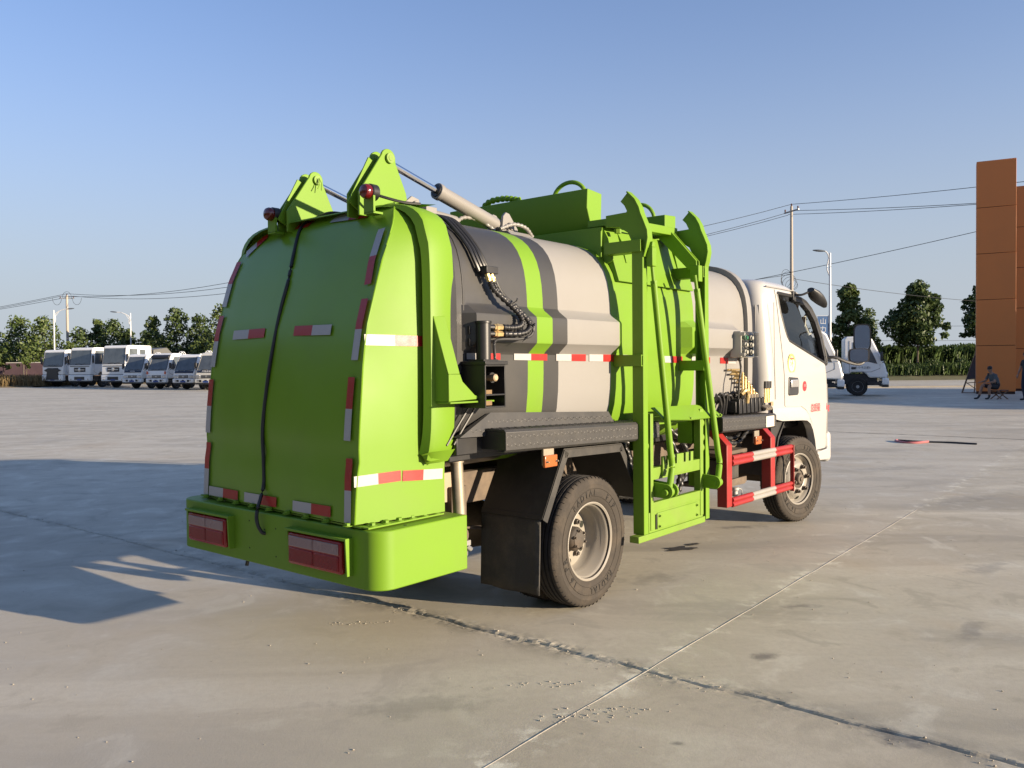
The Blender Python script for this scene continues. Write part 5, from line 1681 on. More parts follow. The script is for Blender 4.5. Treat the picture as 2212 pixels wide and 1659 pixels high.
# ================================================================ PARKED TRUCKS
TW_ = mat('truck_white', (0.80, 0.80, 0.78), 0.3, coat=0.3, var=0.03, scale=1.5)
TCR = mat('truck_cream', (0.74, 0.70, 0.60), 0.3, coat=0.3, var=0.03, scale=1.5)
TGL = mat('truck_dark_glass', (0.085, 0.098, 0.105), 0.08, var=0.75, scale=1.6, coat=0.5)
TGR = mat('truck_grille', (0.018, 0.018, 0.02), 0.4, var=0.2, scale=9)
TLP = mat('truck_lamp', (0.5, 0.5, 0.5), 0.1, metal=0.6, var=0.1)
TCH = mat('truck_chassis', (0.018, 0.018, 0.019), 0.6, var=0.3, scale=5)
TRB = mat('truck_tyre', (0.022, 0.021, 0.02), 0.8, var=0.2, scale=8)
TRM = mat('truck_rim', (0.34, 0.34, 0.33), 0.4, var=0.1, scale=5)
TNV = mat('truck_navy_hood', (0.015, 0.02, 0.04), 0.3, var=0.1, scale=3)
AMB = mat('truck_amber', (0.55, 0.08, 0.02), 0.3)
_wheel_me = {}
def simple_wheel(par, loc, r, w, flip):
    key = (round(r, 2), round(w, 2))
    if key not in _wheel_me:
        a = MB().lathe([(r * 0.58, w * 0.42), (r * 0.72, w * 0.5), (r * 0.93, w * 0.47), (r, w * 0.36), (r, -w * 0.36), (r * 0.93, -w * 0.47), (r * 0.72, -w * 0.5), (r * 0.58, -w * 0.42)], (0, 0, 0), (0, -1, 0), 28)
        t = a.build('tyre', TRB, None)
        b = MB().lathe([(r * 0.58, w * 0.44), (r * 0.55, w * 0.40), (r * 0.50, w * 0.15), (r * 0.42, w * 0.05), (r * 0.36, w * 0.22), (r * 0.20, w * 0.24), (r * 0.17, w * 0.42), (0.0, w * 0.44)], (0, 0, 0), (0, -1, 0), 24, closed=True)
        rm = b.build('rim', TRM, None)
        h = MB()
        for k in range(6):
            q = 2 * PI * k / 6
            h.lathe([(r * 0.07, 0), (r * 0.07, 0.004)], (r * 0.45 * math.cos(q), -w * 0.12, r * 0.45 * math.sin(q)), (0, -1, 0), 8)
        hm_ = h.build('rim_holes', HOLE, None)
        _wheel_me[key] = (t.data, rm.data, hm_.data)
        drop(t, rm, hm_)
    e = bpy.data.objects.new('wheel', None)
    C.objects.link(e)
    e.parent = par
    e.location = loc
    e.rotation_euler = (0, 0, PI if flip else 0)
    for nm, me in zip(('tyre', 'rim', 'rim_holes'), _wheel_me[key]):
        o = bpy.data.objects.new(nm, me)
        C.objects.link(o)
        o.parent = e
    return e
def slab(pts, out, t):
    """thin panel: four corner points pushed out along a normal"""
    n = Vector(out).normalized()
    a = [Vector(p) for p in pts]
    k = len(a)
    mb = MB()
    mb.add([p + n * t for p in a] + [p - n * 0.02 for p in a], [tuple(range(k)), tuple(range(2 * k - 1, k - 1, -1))] + [(i, (i + 1) % k, k + (i + 1) % k, k + i) for i in range(k)])
    return mb
def parked_truck(label, loc, rz, kind, group, col=TW_, hood=None, badge=None, body='tank', h=None, crew=False, wsm=None):
    big = kind == 'big'
    t = thing('parked_truck', label, 'truck', loc, rz, group)
    if big:
        w, H, Lc, zb = 1.2, h or 3.2, 2.05 if not crew else 2.9, 0.55
        prof = [(-0.02, zb + 0.45), (0.0, 1.25), (-0.03, H * 0.56), (-0.26, H - 0.16), (-0.40, H - 0.03), (-0.75, H), (-Lc + 0.1, H), (-Lc, H - 0.1), (-Lc, 1.15), (-1.85, 1.15), (-1.72, 1.28), (-1.0, 1.28), (-0.85, 1.12), (-0.78, zb + 0.45)]
        wsz0, wsz1, xa, xb_ = H * 0.575, H - 0.24, -0.045, -0.235
        rwl, ww = 0.50, 0.28
        fax = -1.36
    else:
        w, H, Lc, zb = 0.90, h or 2.45, 1.75, 0.48
        prof = [(-0.02, zb + 0.30), (0.0, 0.95), (-0.10, H * 0.52), (-0.60, H - 0.14), (-0.74, H - 0.03), (-0.95, H), (-Lc + 0.1, H - 0.01), (-Lc, H - 0.1), (-Lc, 0.95), (-1.52, 0.95), (-1.42, 1.02), (-0.95, 1.02), (-0.82, 0.92), (-0.72, zb + 0.30)]
        wsz0, wsz1, xa, xb_ = H * 0.535, H - 0.20, -0.125, -0.555
        rwl, ww = 0.40, 0.22
        fax = -1.18
    cabo = MB().prism(prof, 'y', -w, w).build('cab', col, t, bevel=0.09 if big else 0.08, seg=4)
    n = Vector((wsz1 - wsz0, 0, xa - xb_))
    yw0, yw1 = w - 0.10, w - 0.17
    slab([(xa, -yw0, wsz0), (xa, yw0, wsz0), (xb_, yw1, wsz1), (xb_, -yw1, wsz1)], n, 0.012).build('windscreen', wsm or TGL, t, bevel=0.02)
    MB().tube([(xa + 0.02, -0.5, wsz0), (xa + 0.02, 0.0, wsz0 + 0.06)], 0.012, 5).tube([(xa + 0.02, 0.1, wsz0), (xa + 0.02, 0.6, wsz0 + 0.06)], 0.012, 5).build('wiper', TGR, t)
    for s in (-1, 1):
        if big:
            wp_ = [(-0.42, wsz0 + 0.02), (-0.5, wsz1 - 0.05), (-1.35, wsz1 - 0.05), (-1.35, wsz0 + 0.02)]
        else:
            wp_ = [(-0.40, wsz0 + 0.0), (-0.50, wsz0 + 0.25), (-0.80, wsz1 - 0.10), (-0.90, wsz1 - 0.06), (-1.38, wsz1 - 0.06), (-1.40, wsz0 + 0.18), (-1.05, wsz0 + 0.16)]
        slab([(a, s * w, b) for a, b in wp_], (0, s, 0), 0.006).build('side_window', TGL, t)
        if crew:
            slab([(a, s * w, b) for a, b in [(-1.6, wsz0 + 0.1), (-1.6, wsz1 - 0.1), (-2.2, wsz1 - 0.1), (-2.2, wsz0 + 0.1)]], (0, s, 0), 0.006).build('side_window', TGL, t)
        # door outline, handle
        xd0, xd1 = -0.34 if big else -0.30, -1.45 if big else -1.52
        dz = 1.15 if big else 1.04
        MB().tube([(xd1, s * (w + 0.002), wsz1), (xd1, s * (w + 0.002), dz), (xd0 - 0.35, s * (w + 0.002), dz), (xd0, s * (w + 0.002), dz + 0.15), (xd0, s * (w + 0.002), wsz0)], 0.008, 4).build('door_seam', TGR, t)
        MB().box(xd1 + 0.08, xd1 + 0.26, min(s * w, s * (w + 0.02)), max(s * w, s * (w + 0.02)), wsz0 - 0.22, wsz0 - 0.14).build('door_handle', TGR, t)
        # mirror
        my = s * (w + 0.16)
        mr = MB().box(-0.16 if big else -0.30, -0.06 if big else -0.20, my - 0.09, my + 0.09, wsz0 + 0.12, wsz0 + (0.75 if big else 0.52)).build('mirror', TGR, t, bevel=0.03)
        MB().tube([(-0.2, s * w, wsz0 + 0.05), (-0.14, my, wsz0 + 0.10), (-0.14, my, wsz0 + 0.2)], 0.02, 5).build('mirror_arm', TGR, mr)
        # headlamp
        if big:
            lp = MB().box(-0.05, 0.045, s * (w - 0.30) - 0.2, s * (w - 0.30) + 0.2, 0.82, 1.0)
        else:
            lp = MB().box(-0.06, 0.025, s * (w - 0.24) - 0.17, s * (w - 0.24) + 0.17, 0.80, 1.03)
        lp.build('headlight', TLP, t, bevel=0.03)
        simple_wheel(t, (fax, s * (w - 0.17), rwl), rwl, ww, s > 0)
        if body != 'none' or True:
            simple_wheel(t, (fax - (3.3 if not big else 3.8), s * (w - 0.17), rwl), rwl, ww * 1.2, s > 0)
    MB().box(-0.22, 0.06, -w - 0.01, w + 0.01, zb, zb + (0.50 if big else 0.30)).build('bumper', col, t, bevel=0.06, seg=3)
    if big:
        MB().box(0.05, 0.068, -0.55, 0.55, zb + 0.08, zb + 0.34).build('bumper_grille', TGR, t, bevel=0.02)
        MB().box(-0.30, 0.006, -w - 0.004, w + 0.004, 1.052, 1.085).build('cab_seam', TGR, t)
        MB().box(0.0, 0.016, -w + 0.15, w - 0.15, 1.74, 1.79).build('front_vent', TGR, t, bevel=0.005)
        g_ = MB().box(-0.06, 0.012, -0.62, 0.62, 1.28, 1.66).build('grille', TGR, t, bevel=0.03)
        MB().box(0.010, 0.022, -0.52, 0.52, 1.43, 1.50).build('grille_bar', TLP, g_, bevel=0.005)
        MB().lathe([(0.15, 0), (0.15, 0.02), (0.12, 0.03)], (0.012, 0, 1.47), (1, 0, 0), 20).build('emblem', TLP, g_)
    else:
        for yy in (-0.45, 0.0, 0.45):
            MB().box(0.055, 0.066, yy - 0.10, yy + 0.10, zb + 0.07, zb + 0.22).build('bumper_grille', TGR, t, bevel=0.01)
        g_ = MB().box(-0.05, 0.014, -0.42, 0.42, 0.82, 1.02).build('grille', TGR, t, bevel=0.02)
        for z in (0.87, 0.92, 0.97):
            MB().box(0.012, 0.02, -0.40, 0.40, z, z + 0.015).build('grille_bar', TLP, g_)
        MB().lathe([(0.07, 0), (0.07, 0.015)], (0.014, 0, 0.93), (1, 0, 0), 16).build('emblem', TLP, g_)
    if hood:
        slab([(-0.035, -w + 0.10, H * 0.47), (-0.035, w - 0.10, H * 0.47), (-0.105, w - 0.10, H * 0.53), (-0.105, -w + 0.10, H * 0.53)], n, 0.014).build('hood_band', TNV, t, bevel=0.02)
    if badge:
        zt = H * 0.50
        q = text('badge', badge, 0.16, mat('badge_white', (0.6, 0.6, 0.6), 0.4), t, (-0.045, 0, zt), (R(74), 0, R(90)), ext=0.004)
    # number plate, clearance lamps, fog lamps, lower lip, step and visor
    MB().box(0.055, 0.072, -0.22, 0.22, zb + 0.03, zb + 0.16).build('number_plate', mat('plate_blue', (0.03, 0.07, 0.25), 0.4), t, bevel=0.004)
    MB().box(-0.20, 0.05, -w + 0.04, w - 0.04, zb - 0.10, zb + 0.01).build('bumper_lip', TGR, t, bevel=0.02)
    for s in (-1, 1):
        yf_ = s * (w - 0.28)
        MB().lathe([(0.075, 0), (0.075, 0.012)], (0.058, yf_, zb + 0.17 if not big else zb + 0.12), (1, 0, 0), 14).build('fog_lamp', TLP, t)
        ys = s * (w - 0.02)
        MB().box(-0.80, -0.25, min(ys, ys - s * 0.14), max(ys, ys - s * 0.14), zb - 0.02, zb + 0.14).build('cab_step', TGR, t, bevel=0.02)
        MB().tube([(xa + 0.01, s * (yw0 + 0.02), wsz0 - 0.02), (xb_ + 0.01, s * (yw1 + 0.02), wsz1 + 0.03)], 0.022, 5).build('screen_trim', TGR, t)
    MB().tube([(xa + 0.015, -yw0, wsz0 - 0.03), (xa + 0.015, yw0, wsz0 - 0.03)], 0.03, 5).build('cowl', TGR, t)
    fr_ = MB()
    end = fax - (3.9 if not big else 4.6)
    for s in (-1, 1):
        fr_.box(end, -0.4, s * 0.38 - 0.04, s * 0.38 + 0.04, 0.62, 0.84)
    fr_.box(-1.9, -0.4, -w + 0.12, w - 0.12, 0.50, 0.95)
    for k in range(4):
        fr_.box(end + 0.3 + k * 0.8, end + 0.5 + k * 0.8, -0.42, 0.42, 0.66, 0.80)
    fr_.build('chassis', TCH, t)
    if body == 'tank':
        x0, x1 = end + 0.1, -Lc - 0.35
        ry, rz_ = w - 0.05, (0.78 if big else 0.66)
        zc = (1.30 if big else 1.05) + rz_
        rings = []
        for x, k in ((x0, 0.9), (x0 + 0.12, 1.0), (x1 - 0.12, 1.0), (x1, 0.9)):
            rings.append([(x, ry * k * math.copysign(abs(math.cos(a)) ** 0.8, math.cos(a)), zc + rz_ * k * math.copysign(abs(math.sin(a)) ** 0.8, math.sin(a))) for a in [2 * PI * j / 28 for j in range(28)]])
        tk = MB().loft(rings).build('tank_body', TW_, t, angle=50)
        # handrail and hatch on top
        for s in (-1, 1):
            rl = MB()
            zz = zc + rz_
            rl.tube([(x0 + 0.2, s * 0.45, zz + 0.16), (x1 - 0.2, s * 0.45, zz + 0.16)], 0.03, 6)
            for k in range(6):
                x = lerp(x0 + 0.25, x1 - 0.25, k / 5)
                rl.tube([(x, s * 0.45, zz - 0.10), (x, s * 0.45, zz + 0.16)], 0.02, 5)
            rl.build('handrail', TW_, tk)
        MB().lathe([(0.3, -0.05), (0.3, 0.10), (0.2, 0.16), (0, 0.17)], (lerp(x0, x1, 0.55), 0, zc + rz_), (0, 0, 1), 20).build('hatch', TW_, tk)
        for dx in (0.0, 0.22):
            p = [(x1 - 0.5 - dx, 0.25 * math.cos(a), zc + rz_ + 0.02 + 0.38 * math.sin(a)) for a in [PI * j / 10 for j in range(11)]]
            MB().tube(p, 0.03, 6).build('guard_hoop', TW_, tk)
    elif body == 'pump':
        MB().box(end + 0.3, -Lc - 0.3, -w + 0.1, w - 0.1, 1.0, 2.55).build('box_body', TW_, t, bevel=0.05)
        MB().lathe([(0.45, 0), (0.45, 0.25), (0.3, 0.4)], (-Lc - 1.0, 0, 2.9), (0, 0, 1), 20).build('roof_unit', TW_, t, bevel=0.02)
        MB().tube([(-Lc - 0.4, 0.2, 2.9), (-Lc - 0.6, 0.2, 3.4), (-Lc - 1.4, 0.2, 3.3)], 0.14, 10).build('boom_head', TW_, t)
    elif body == 'hopper':
        MB().prism([(end + 0.3, 1.2), (-Lc - 0.3, 1.2), (-Lc - 0.3, 3.1), (end + 1.2, 3.3), (end + 0.3, 2.6)], 'y', -w + 0.05, w - 0.05).build('waste_body', mat('body_grey', (0.10, 0.10, 0.095), 0.5), t, bevel=0.05)
    return t
LG = 'white trucks parked in a row along the left yard edge'
HD = R(-109)
row = [
    ('white heavy truck with tall black grille, leftmost of the parked row', (-39.9, 71.9, 0), 'big', dict(h=3.25, body='hopper'), 0),
    ('white heavy truck with chrome grille bar, second from the left in the row', (-36.2, 69.3, 0), 'big', dict(h=3.35, body='pump'), 0),
    ('white heavy crew-cab truck with chrome grille bar, third in the row', (-31.9, 66.2, 0), 'big', dict(h=3.42, body='hopper', crew=True), 0),
    ('small white truck with dark hood band, just right of the crew-cab truck', (-28.6, 62.3, 0), 'small', dict(h=2.62, body='tank', hood=True, badge='KAMA'), 0),
    ('small white truck with sun visor over the windscreen, fifth in the row', (-25.8, 60.0, 0), 'small', dict(h=2.62, body='tank'), 0),
    ('small white truck with dark hood, second from the right in the row', (-23.0, 57.9, 0), 'small', dict(h=2.48, body='tank', hood=True), 0),
    ('small cream truck nearest the green tailgate, rightmost of the parked row', (-20.7, 56.0, 0), 'small', dict(h=2.56, body='tank', hood=True, badge='FORLAND', col=TCR), 0),
]
for lab, loc, kind, kw, _ in row:
    t = parked_truck(lab, loc, HD, kind, LG, **kw)
    if 'sun visor' in lab:
        MB().prism([(-0.50, 2.30), (-0.34, 2.28), (-0.42, 2.44), (-0.62, 2.52)], 'y', -0.80, 0.80).build('sun_visor', TGR, t, bevel=0.02)
        MB().box(-0.02, 0.03, -0.86, -0.74, 1.1, 1.3).box(-0.02, 0.03, 0.74, 0.86, 1.1, 1.3).build('corner_lamp', AMB, t, bevel=0.01)
    if 'leftmost' in lab:
        MB().prism([(-0.75, 0.62), (0.75, 0.62), (0.6, 1.30), (0.95, 1.45), (0.6, 1.60), (-0.6, 1.60), (-0.95, 1.45), (-0.6, 1.30)], 'x', 0.0, 0.075).build('tall_grille', TGR, t, bevel=0.02)
RG = 'bare chassis trucks parked beside the road'
ta = parked_truck('small white bare-chassis truck seen through and past the waste truck cab window', (13.4, 33.6, 0), R(-19), 'small', RG, h=2.72, body='none')
tb = parked_truck('small white bare-chassis truck further back, its cab left of the trees', (16.35, 36.2, 0), R(-19), 'small', RG, h=2.58, body='none')
for t in (ta, tb):
    text('door_lettering', '时代·小卡之星5', 0.11, TGR, t, (-1.05, -0.905, 1.22), (R(90), 0, 0), ext=0.002)

# ================================================================ POLES, LAMPS, WIRES
CPOLE = mat('concrete_pole', (0.36, 0.32, 0.27), 0.85, var=0.15, scale=1.0)
LAMPW = mat('lamp_post_white', (0.55, 0.56, 0.57), 0.35, var=0.05, scale=2)
LAMPH = mat('lamp_head_grey', (0.10, 0.115, 0.13), 0.35, var=0.1, scale=4)
WIRE = mat('wire_black', (0.02, 0.02, 0.022), 0.6)
INS = mat('insulator', (0.12, 0.06, 0.04), 0.3)
def utility_pole(label, x, y, h, arm_dir, nm=3, r=0.16):
    t = thing('utility_pole', label, 'pole', (x, y, 0), 0, 'concrete utility poles')
    MB().cyl((0, 0, 0), (0, 0, h), r, r * 0.62, n=14).build('pole', CPOLE, t)
    a = Vector(arm_dir).normalized()
    MB().bar(a * -0.85 + Vector((0, 0, h - 0.35)), a * 0.85 + Vector((0, 0, h - 0.35)), 0.09, 0.09).build('cross_arm', mat('galv_steel', (0.3, 0.3, 0.3), 0.5, metal=0.5), t)
    for k in (-0.75, 0.0, 0.75):
        p = a * k + Vector((0, 0, h - 0.30 if k else h))
        MB().lathe([(0.03, 0), (0.06, 0.06), (0.045, 0.10), (0.06, 0.14), (0.035, 0.2)], p, (0, 0, 1), 10).build('insulator', INS, t)
    return t
pr_ = utility_pole('tall concrete utility pole rising behind the white cab', 20.3, 60, 12.8, (0.3, -1, 0), r=0.155)
# tangle of cable at mid height
mb = MB()
for k in range(5):
    p = [(0.55 * math.cos(a) * (0.8 + 0.2 * math.sin(k)) - 0.3 * k / 3, 0.1 * math.sin(a * 2 + k), 7.15 + 0.35 * k / 3 + 0.65 * math.sin(a) * (0.6 + 0.1 * k)) for a in [2 * PI * j / 18 for j in range(19)]]
    mb.tube(p, 0.014, 5)
mb.build('cable_tangle', WIRE, pr_)
pl_ = utility_pole('concrete utility pole with cross arm behind the parked heavy trucks', -53.6, 100, 10.5, (1, 0.15, 0), r=0.20)
mb = MB()
for s in (-1.2, 0, 1.2):
    p = [(s + 0.55 * math.cos(a), 0, 10.2 + (0.75 if s == 0 else -0.85) * math.sin(a) * 1.0) for a in [PI * j / 10 for j in range(11)]]
    mb.tube(p, 0.02, 5)
mb.build('jumper_wires', WIRE, pl_)
utility_pole('concrete utility pole hidden behind the green tailgate, carrying the right-hand wires', -8, 62, 9.1, (0.1, 1, 0), r=0.15)
utility_pole('concrete utility pole hidden behind the tailgate, carrying the left-hand wires', -14, 74.5, 11.3, (0.5, 1, 0), r=0.17)
utility_pole('concrete utility pole right of the orange pillar, outside the frame', 33.0, 33.0, 10.0, (1, 0.6, 0), r=0.15)
def wire(a, b, sag, label, r=0.018):
    a, b = Vector(a), Vector(b)
    p = [a.lerp(b, i / 14) - Vector((0, 0, sag * 4 * (i / 14) * (1 - i / 14))) for i in range(15)]
    o = MB().tube(p, r, 5).build('power_line', WIRE)
    tag(o, label, 'wire', 'overhead wires')
wire((20.3, 60, 12.95), (33.0, 33.0, 10.1), 0.25, 'topmost overhead wire from the right pole to the orange pillar')
wire((20.3, 60.7, 12.35), (33.0, 33.4, 9.0), 0.3, 'middle overhead wire from the right pole to the orange pillar')
wire((20.1, 59.2, 12.35), (33.0, 32.4, 8.7), 0.3, 'lowest of the three high wires right of the pole')
wire((20.3, 60, 12.95), (-8, 62, 9.2), 0.9, 'upper wire from the right pole towards the lift frame')
wire((20.3, 60.7, 12.3), (-8, 62.7, 8.3), 0.9, 'middle wire from the right pole towards the lift frame')
wire((20.1, 59.2, 12.3), (-8, 61.2, 8.0), 0.9, 'lower wire from the right pole towards the lift frame')
wire((20.3, 60, 7.6), (46, 74, 6.6), 0.3, 'thin wire falling from the cable tangle to the right')
wire((12, 58, 6.4), (30, 46, 9.6), 0.15, 'thin wire rising from the cab roof to the orange pillar')
wire((20.3, 60, 7.9), (8, 62, 6.7), 0.1, 'thin wire from the cable tangle down to the cab roof')
wire((22, 74, 4.9), (60, 84, 5.3), 0.2, 'thin far wire crossing behind the trees', 0.015)
wire((22, 80, 3.9), (60, 90, 3.9), 0.2, 'lower thin far wire crossing behind the trees', 0.015)
for i, (dx, z) in enumerate(((-0.75, 10.4), (0.0, 10.7), (0.75, 10.4))):
    nm_ = ('left', 'middle', 'right')[i]
    wire((-53.6 + dx, 100, z), (-95, 112 + 3 * dx, 6.3 + 0.5 * i), 0.5, nm_ + ' one of the wires falling from the left pole to the picture edge', 0.025)
    wire((-53.6 + dx, 100, z), (-14, 74 + 2 * dx, 11.4 - 0.55 * i), 1.2, nm_ + ' one of the wires rising from the left pole to the tailgate', 0.025)
def street_lamp(label, x, y, h, sgn, banner=False, arm=0.55):
    t = thing('street_lamp', label, 'street lamp', (x, y, 0), 0, 'white street lamps')
    MB().cyl((0, 0, 0), (0, 0, h), 0.095, 0.06, n=12).build('post', LAMPW, t)
    k = arm
    p = smooth_path([(0, 0, h - 1.5), (-0.18 * sgn * -1, 0, h - 1.0), (-0.12 * sgn * -1, 0, h - 0.5), (sgn * 0.3 * k * 2, 0, h - 0.25), (sgn * 0.9 * k * 2, 0, h + 0.05), (sgn * 1.5 * k * 2, 0, h + 0.12)], 5)
    MB().tube(p, 0.04, 8).build('arm', LAMPW, t)
    MB().tube([(0, 0, h - 0.95), (sgn * 0.5 * k * 2, 0, h - 0.15)], 0.025, 6).build('arm_brace', LAMPW, t)
    rings = []
    for i in range(7):
        u = i / 6
        rr = 0.13 * math.sin(PI * (0.12 + 0.8 * u)) ** 0.7
        rings.append([(sgn * (1.35 * k * 2 + 0.75 * u), 1.1 * rr * math.cos(a), h + 0.12 + 0.06 * u + 0.55 * rr * math.sin(a)) for a in [2 * PI * j / 12 for j in range(12)]])
    MB().loft(rings).build('lamp_head', LAMPH, t)
    if banner:
        bn = MB().box(-0.78, -0.10, -0.012, 0.012, 2.2, 4.4).build('banner', mat('banner_blue', (0.03, 0.09, 0.22), 0.6, var=0.2, scale=1.5), t)
        for i, ch in enumerate('山力泉城'):
            text('banner_text', ch, 0.42, mat('banner_white', (0.5, 0.52, 0.55), 0.6), bn, (-0.44, -0.02, 4.05 - 0.5 * i), (R(90), 0, 0))
        MB().tube([(-0.85, 0, 4.42), (0, 0, 4.42)], 0.02, 6).build('banner_rod', LAMPW, t)
    return t
street_lamp('white street lamp with blue banner right of the white cab', 20.0, 52, 8.35, -1, True, arm=0.12)
street_lamp('white street lamp beside the left utility pole, its arm pointing right', -49.7, 90, 8.0, 1)
street_lamp('white street lamp above the parked trucks, its arm pointing left', -42.3, 92, 7.75, -1)

# ================================================================ ORANGE PILLAR AND BUILDING
ORG = mat('orange_panel', (0.62, 0.19, 0.04), 0.45, var=0.06, scale=0.6, dirt=0.25, dirtcol=(0.45, 0.15, 0.045), dscale=0.5)
DJ = mat('panel_joint', (0.04, 0.015, 0.008), 0.8)
def pillar(label, x, y, w, d, h, rz, rows_, name='orange_pillar'):
    t = thing(name, label, 'pillar', (x, y, 0), rz, 'orange clad pillars')
    MB().box(0.02, w - 0.02, 0.02, d - 0.02, 0, h - 0.03).build('core', DJ, t)
    z0 = 0.12
    ph = (h - z0) / rows_
    for k in range(rows_):
        a, b = z0 + k * ph, z0 + (k + 1) * ph - 0.022
        MB().box(0.0, w, 0.0, 0.02, a, b).build('front_panel', ORG, t, bevel=0.006)
        MB().box(0.0, w, d - 0.02, d, a, b).build('back_panel', ORG, t, bevel=0.006)
        MB().box(w - 0.02, w, 0.021, d - 0.021, a, b).build('side_panel', ORG, t, bevel=0.006)
        MB().box(0.0, 0.02, 0.021, d - 0.021, a, b).build('side_panel', ORG, t, bevel=0.006)
    MB().box(0.01, w - 0.01, 0.01, d - 0.01, h - 0.03, h).build('cap', ORG, t)
    return t
pillar('tall orange panelled pillar at the right edge, behind the seated man', 20.7, 36.9, 1.52, 0.7, 10.3, R(-28), 5)
pillar('orange pillar behind and right of the tall one', 24.45, 40.2, 1.6, 0.7, 9.9, R(-28), 5)
# the showroom to the right (out of the picture, its shade is in it)
sh = thing('showroom', 'orange and glass showroom block right of the yard, outside the frame', 'building', (46.1, 9.4, 0), math.atan2(0.91, -0.42))
MB().box(0, 20, -12, 0, 0, 7).build('wall', ORG, sh, bevel=0.02)
MB().box(-0.2, 20.2, -12.2, 0.2, 7, 7.3).build('roof', mat('roof_grey', (0.25, 0.25, 0.25), 0.8), sh)
for k in range(6):
    wdw = MB().box(0.8 + k * 3.2, 3.4 + k * 3.2, 0.0, 0.05, 0.4, 3.2).build('window', mat('frame_white', (0.6, 0.6, 0.58), 0.5), sh)
    MB().box(0.95 + k * 3.2, 3.25 + k * 3.2, 0.05, 0.06, 0.55, 3.05).build('pane', TGL, wdw)

# office block behind the photographer (seen only in mirrors and paint)
ob = thing('office_block', 'orange and white office block behind the photographer, outside the frame', 'building', (-24, -30, 0), 0)
MB().box(0, 34, -10, 0, 0, 9).build('wall', mat('salmon_wall', (0.72, 0.30, 0.17), 0.6, var=0.1, scale=0.3), ob, bevel=0.02)
MB().box(-0.3, 34.3, -10.3, 0.3, 9, 9.4).build('roof', mat('roof_grey', (0.25, 0.25, 0.25), 0.8), ob)
for r_ in range(3):
    for k in range(10):
        wdw = MB().box(1.0 + k * 3.3, 3.0 + k * 3.3, 0.0, 0.06, 0.8 + r_ * 2.9, 2.6 + r_ * 2.9).build('window', mat('frame_bright', (0.8, 0.8, 0.78), 0.5), ob)
        MB().box(1.12 + k * 3.3, 2.88 + k * 3.3, 0.06, 0.07, 0.92 + r_ * 2.9, 2.48 + r_ * 2.9).build('pane', mat('office_pane', (0.25, 0.28, 0.32), 0.1), wdw)
# notice easel leaning by the pillar
WOOD = mat('easel_wood', (0.16, 0.10, 0.065), 0.7, var=0.2, scale=6)
ez = thing('notice_easel', 'leaning wooden easel holding a dark notice board left of the pillar', 'easel', (20.9, 38.3, 0), R(-25))
MB().bar((-0.05, 0, 0), (0.55, 0.35, 1.95), 0.05, 0.05).build('leg', WOOD, ez)
MB().bar((0.55, -0.10, 0), (0.95, 0.30, 1.6), 0.05, 0.05).build('leg', WOOD, ez)
MB().bar((0.50, 0.75, 0), (0.55, 0.35, 1.6), 0.04, 0.04).build('leg', WOOD, ez)
slab([(0.16, 0.04, 0.62), (0.78, 0.0, 0.70), (1.02, 0.28, 1.75), (0.55, 0.33, 1.86)], (-0.4, -0.9, 0.3), 0.02).build('board', mat('board_dark', (0.05, 0.042, 0.042), 0.5, var=0.3, scale=4), ez)
MB().bar((0.1, 0.07, 0.45), (0.62, 0.0, 0.50), 0.035, 0.035).bar((0.1, 0.08, 0.50), (0.58, 0.0, 0.12), 0.03, 0.03).bar((-0.05, 0, 0.02), (0.55, -0.10, 0.02), 0.03, 0.03).build('brace', WOOD, ez)

# ================================================================ PEOPLE
SKIN = mat('skin', (0.30, 0.165, 0.105), 0.55, var=0.08, scale=12)
HAIR = mat('black_hair', (0.012, 0.011, 0.01), 0.6, var=0.2, scale=40)
def figure(name, label, loc, rz, J, E, mats, rule, shoe=None, group=None):
    """one continuous skinned body; J: joint -> (x,y,z,r)"""
    t = thing(name, label, 'person', loc, rz, group)
    keys = list(J)
    me = bpy.data.meshes.new('body')
    me.from_pydata([J[k][:3] for k in keys], [(keys.index(a), keys.index(b)) for a, b in E], [])
    o = bpy.data.objects.new('body', me)
    C.objects.link(o)
    sk = o.modifiers.new('skin', 'SKIN')
    for i, k in enumerate(keys):
        r = J[k][3]
        me.skin_vertices[0].data[i].radius = (r, r) if not isinstance(r, tuple) else r
        me.skin_vertices[0].data[i].use_root = (k == 'pelvis')
    ss = o.modifiers.new('sub', 'SUBSURF')
    ss.levels = ss.render_levels = 2
    bpy.context.view_layer.update()
    applied(o)
    me = o.data
    me.materials.clear()
    for m in mats:
        me.materials.append(m)
    P = {k: np.array(J[k][:3]) for k in keys}
    idx = []
    for p in me.polygons:
        c = np.array(p.center)
        best, bd = None, 1e9
        for a, b in E:
            ab = P[b] - P[a]
            tt = np.clip(np.dot(c - P[a], ab) / max(1e-9, np.dot(ab, ab)), 0, 1)
            dd = np.linalg.norm(c - P[a] - ab * tt)
            if dd < bd:
                bd, best = dd, (a, b, tt)
        idx.append(rule(best))
    me.polygons.foreach_set('material_index', idx)
    me.polygons.foreach_set('use_smooth', [True] * len(me.polygons))
    o.parent = t
    return t, o
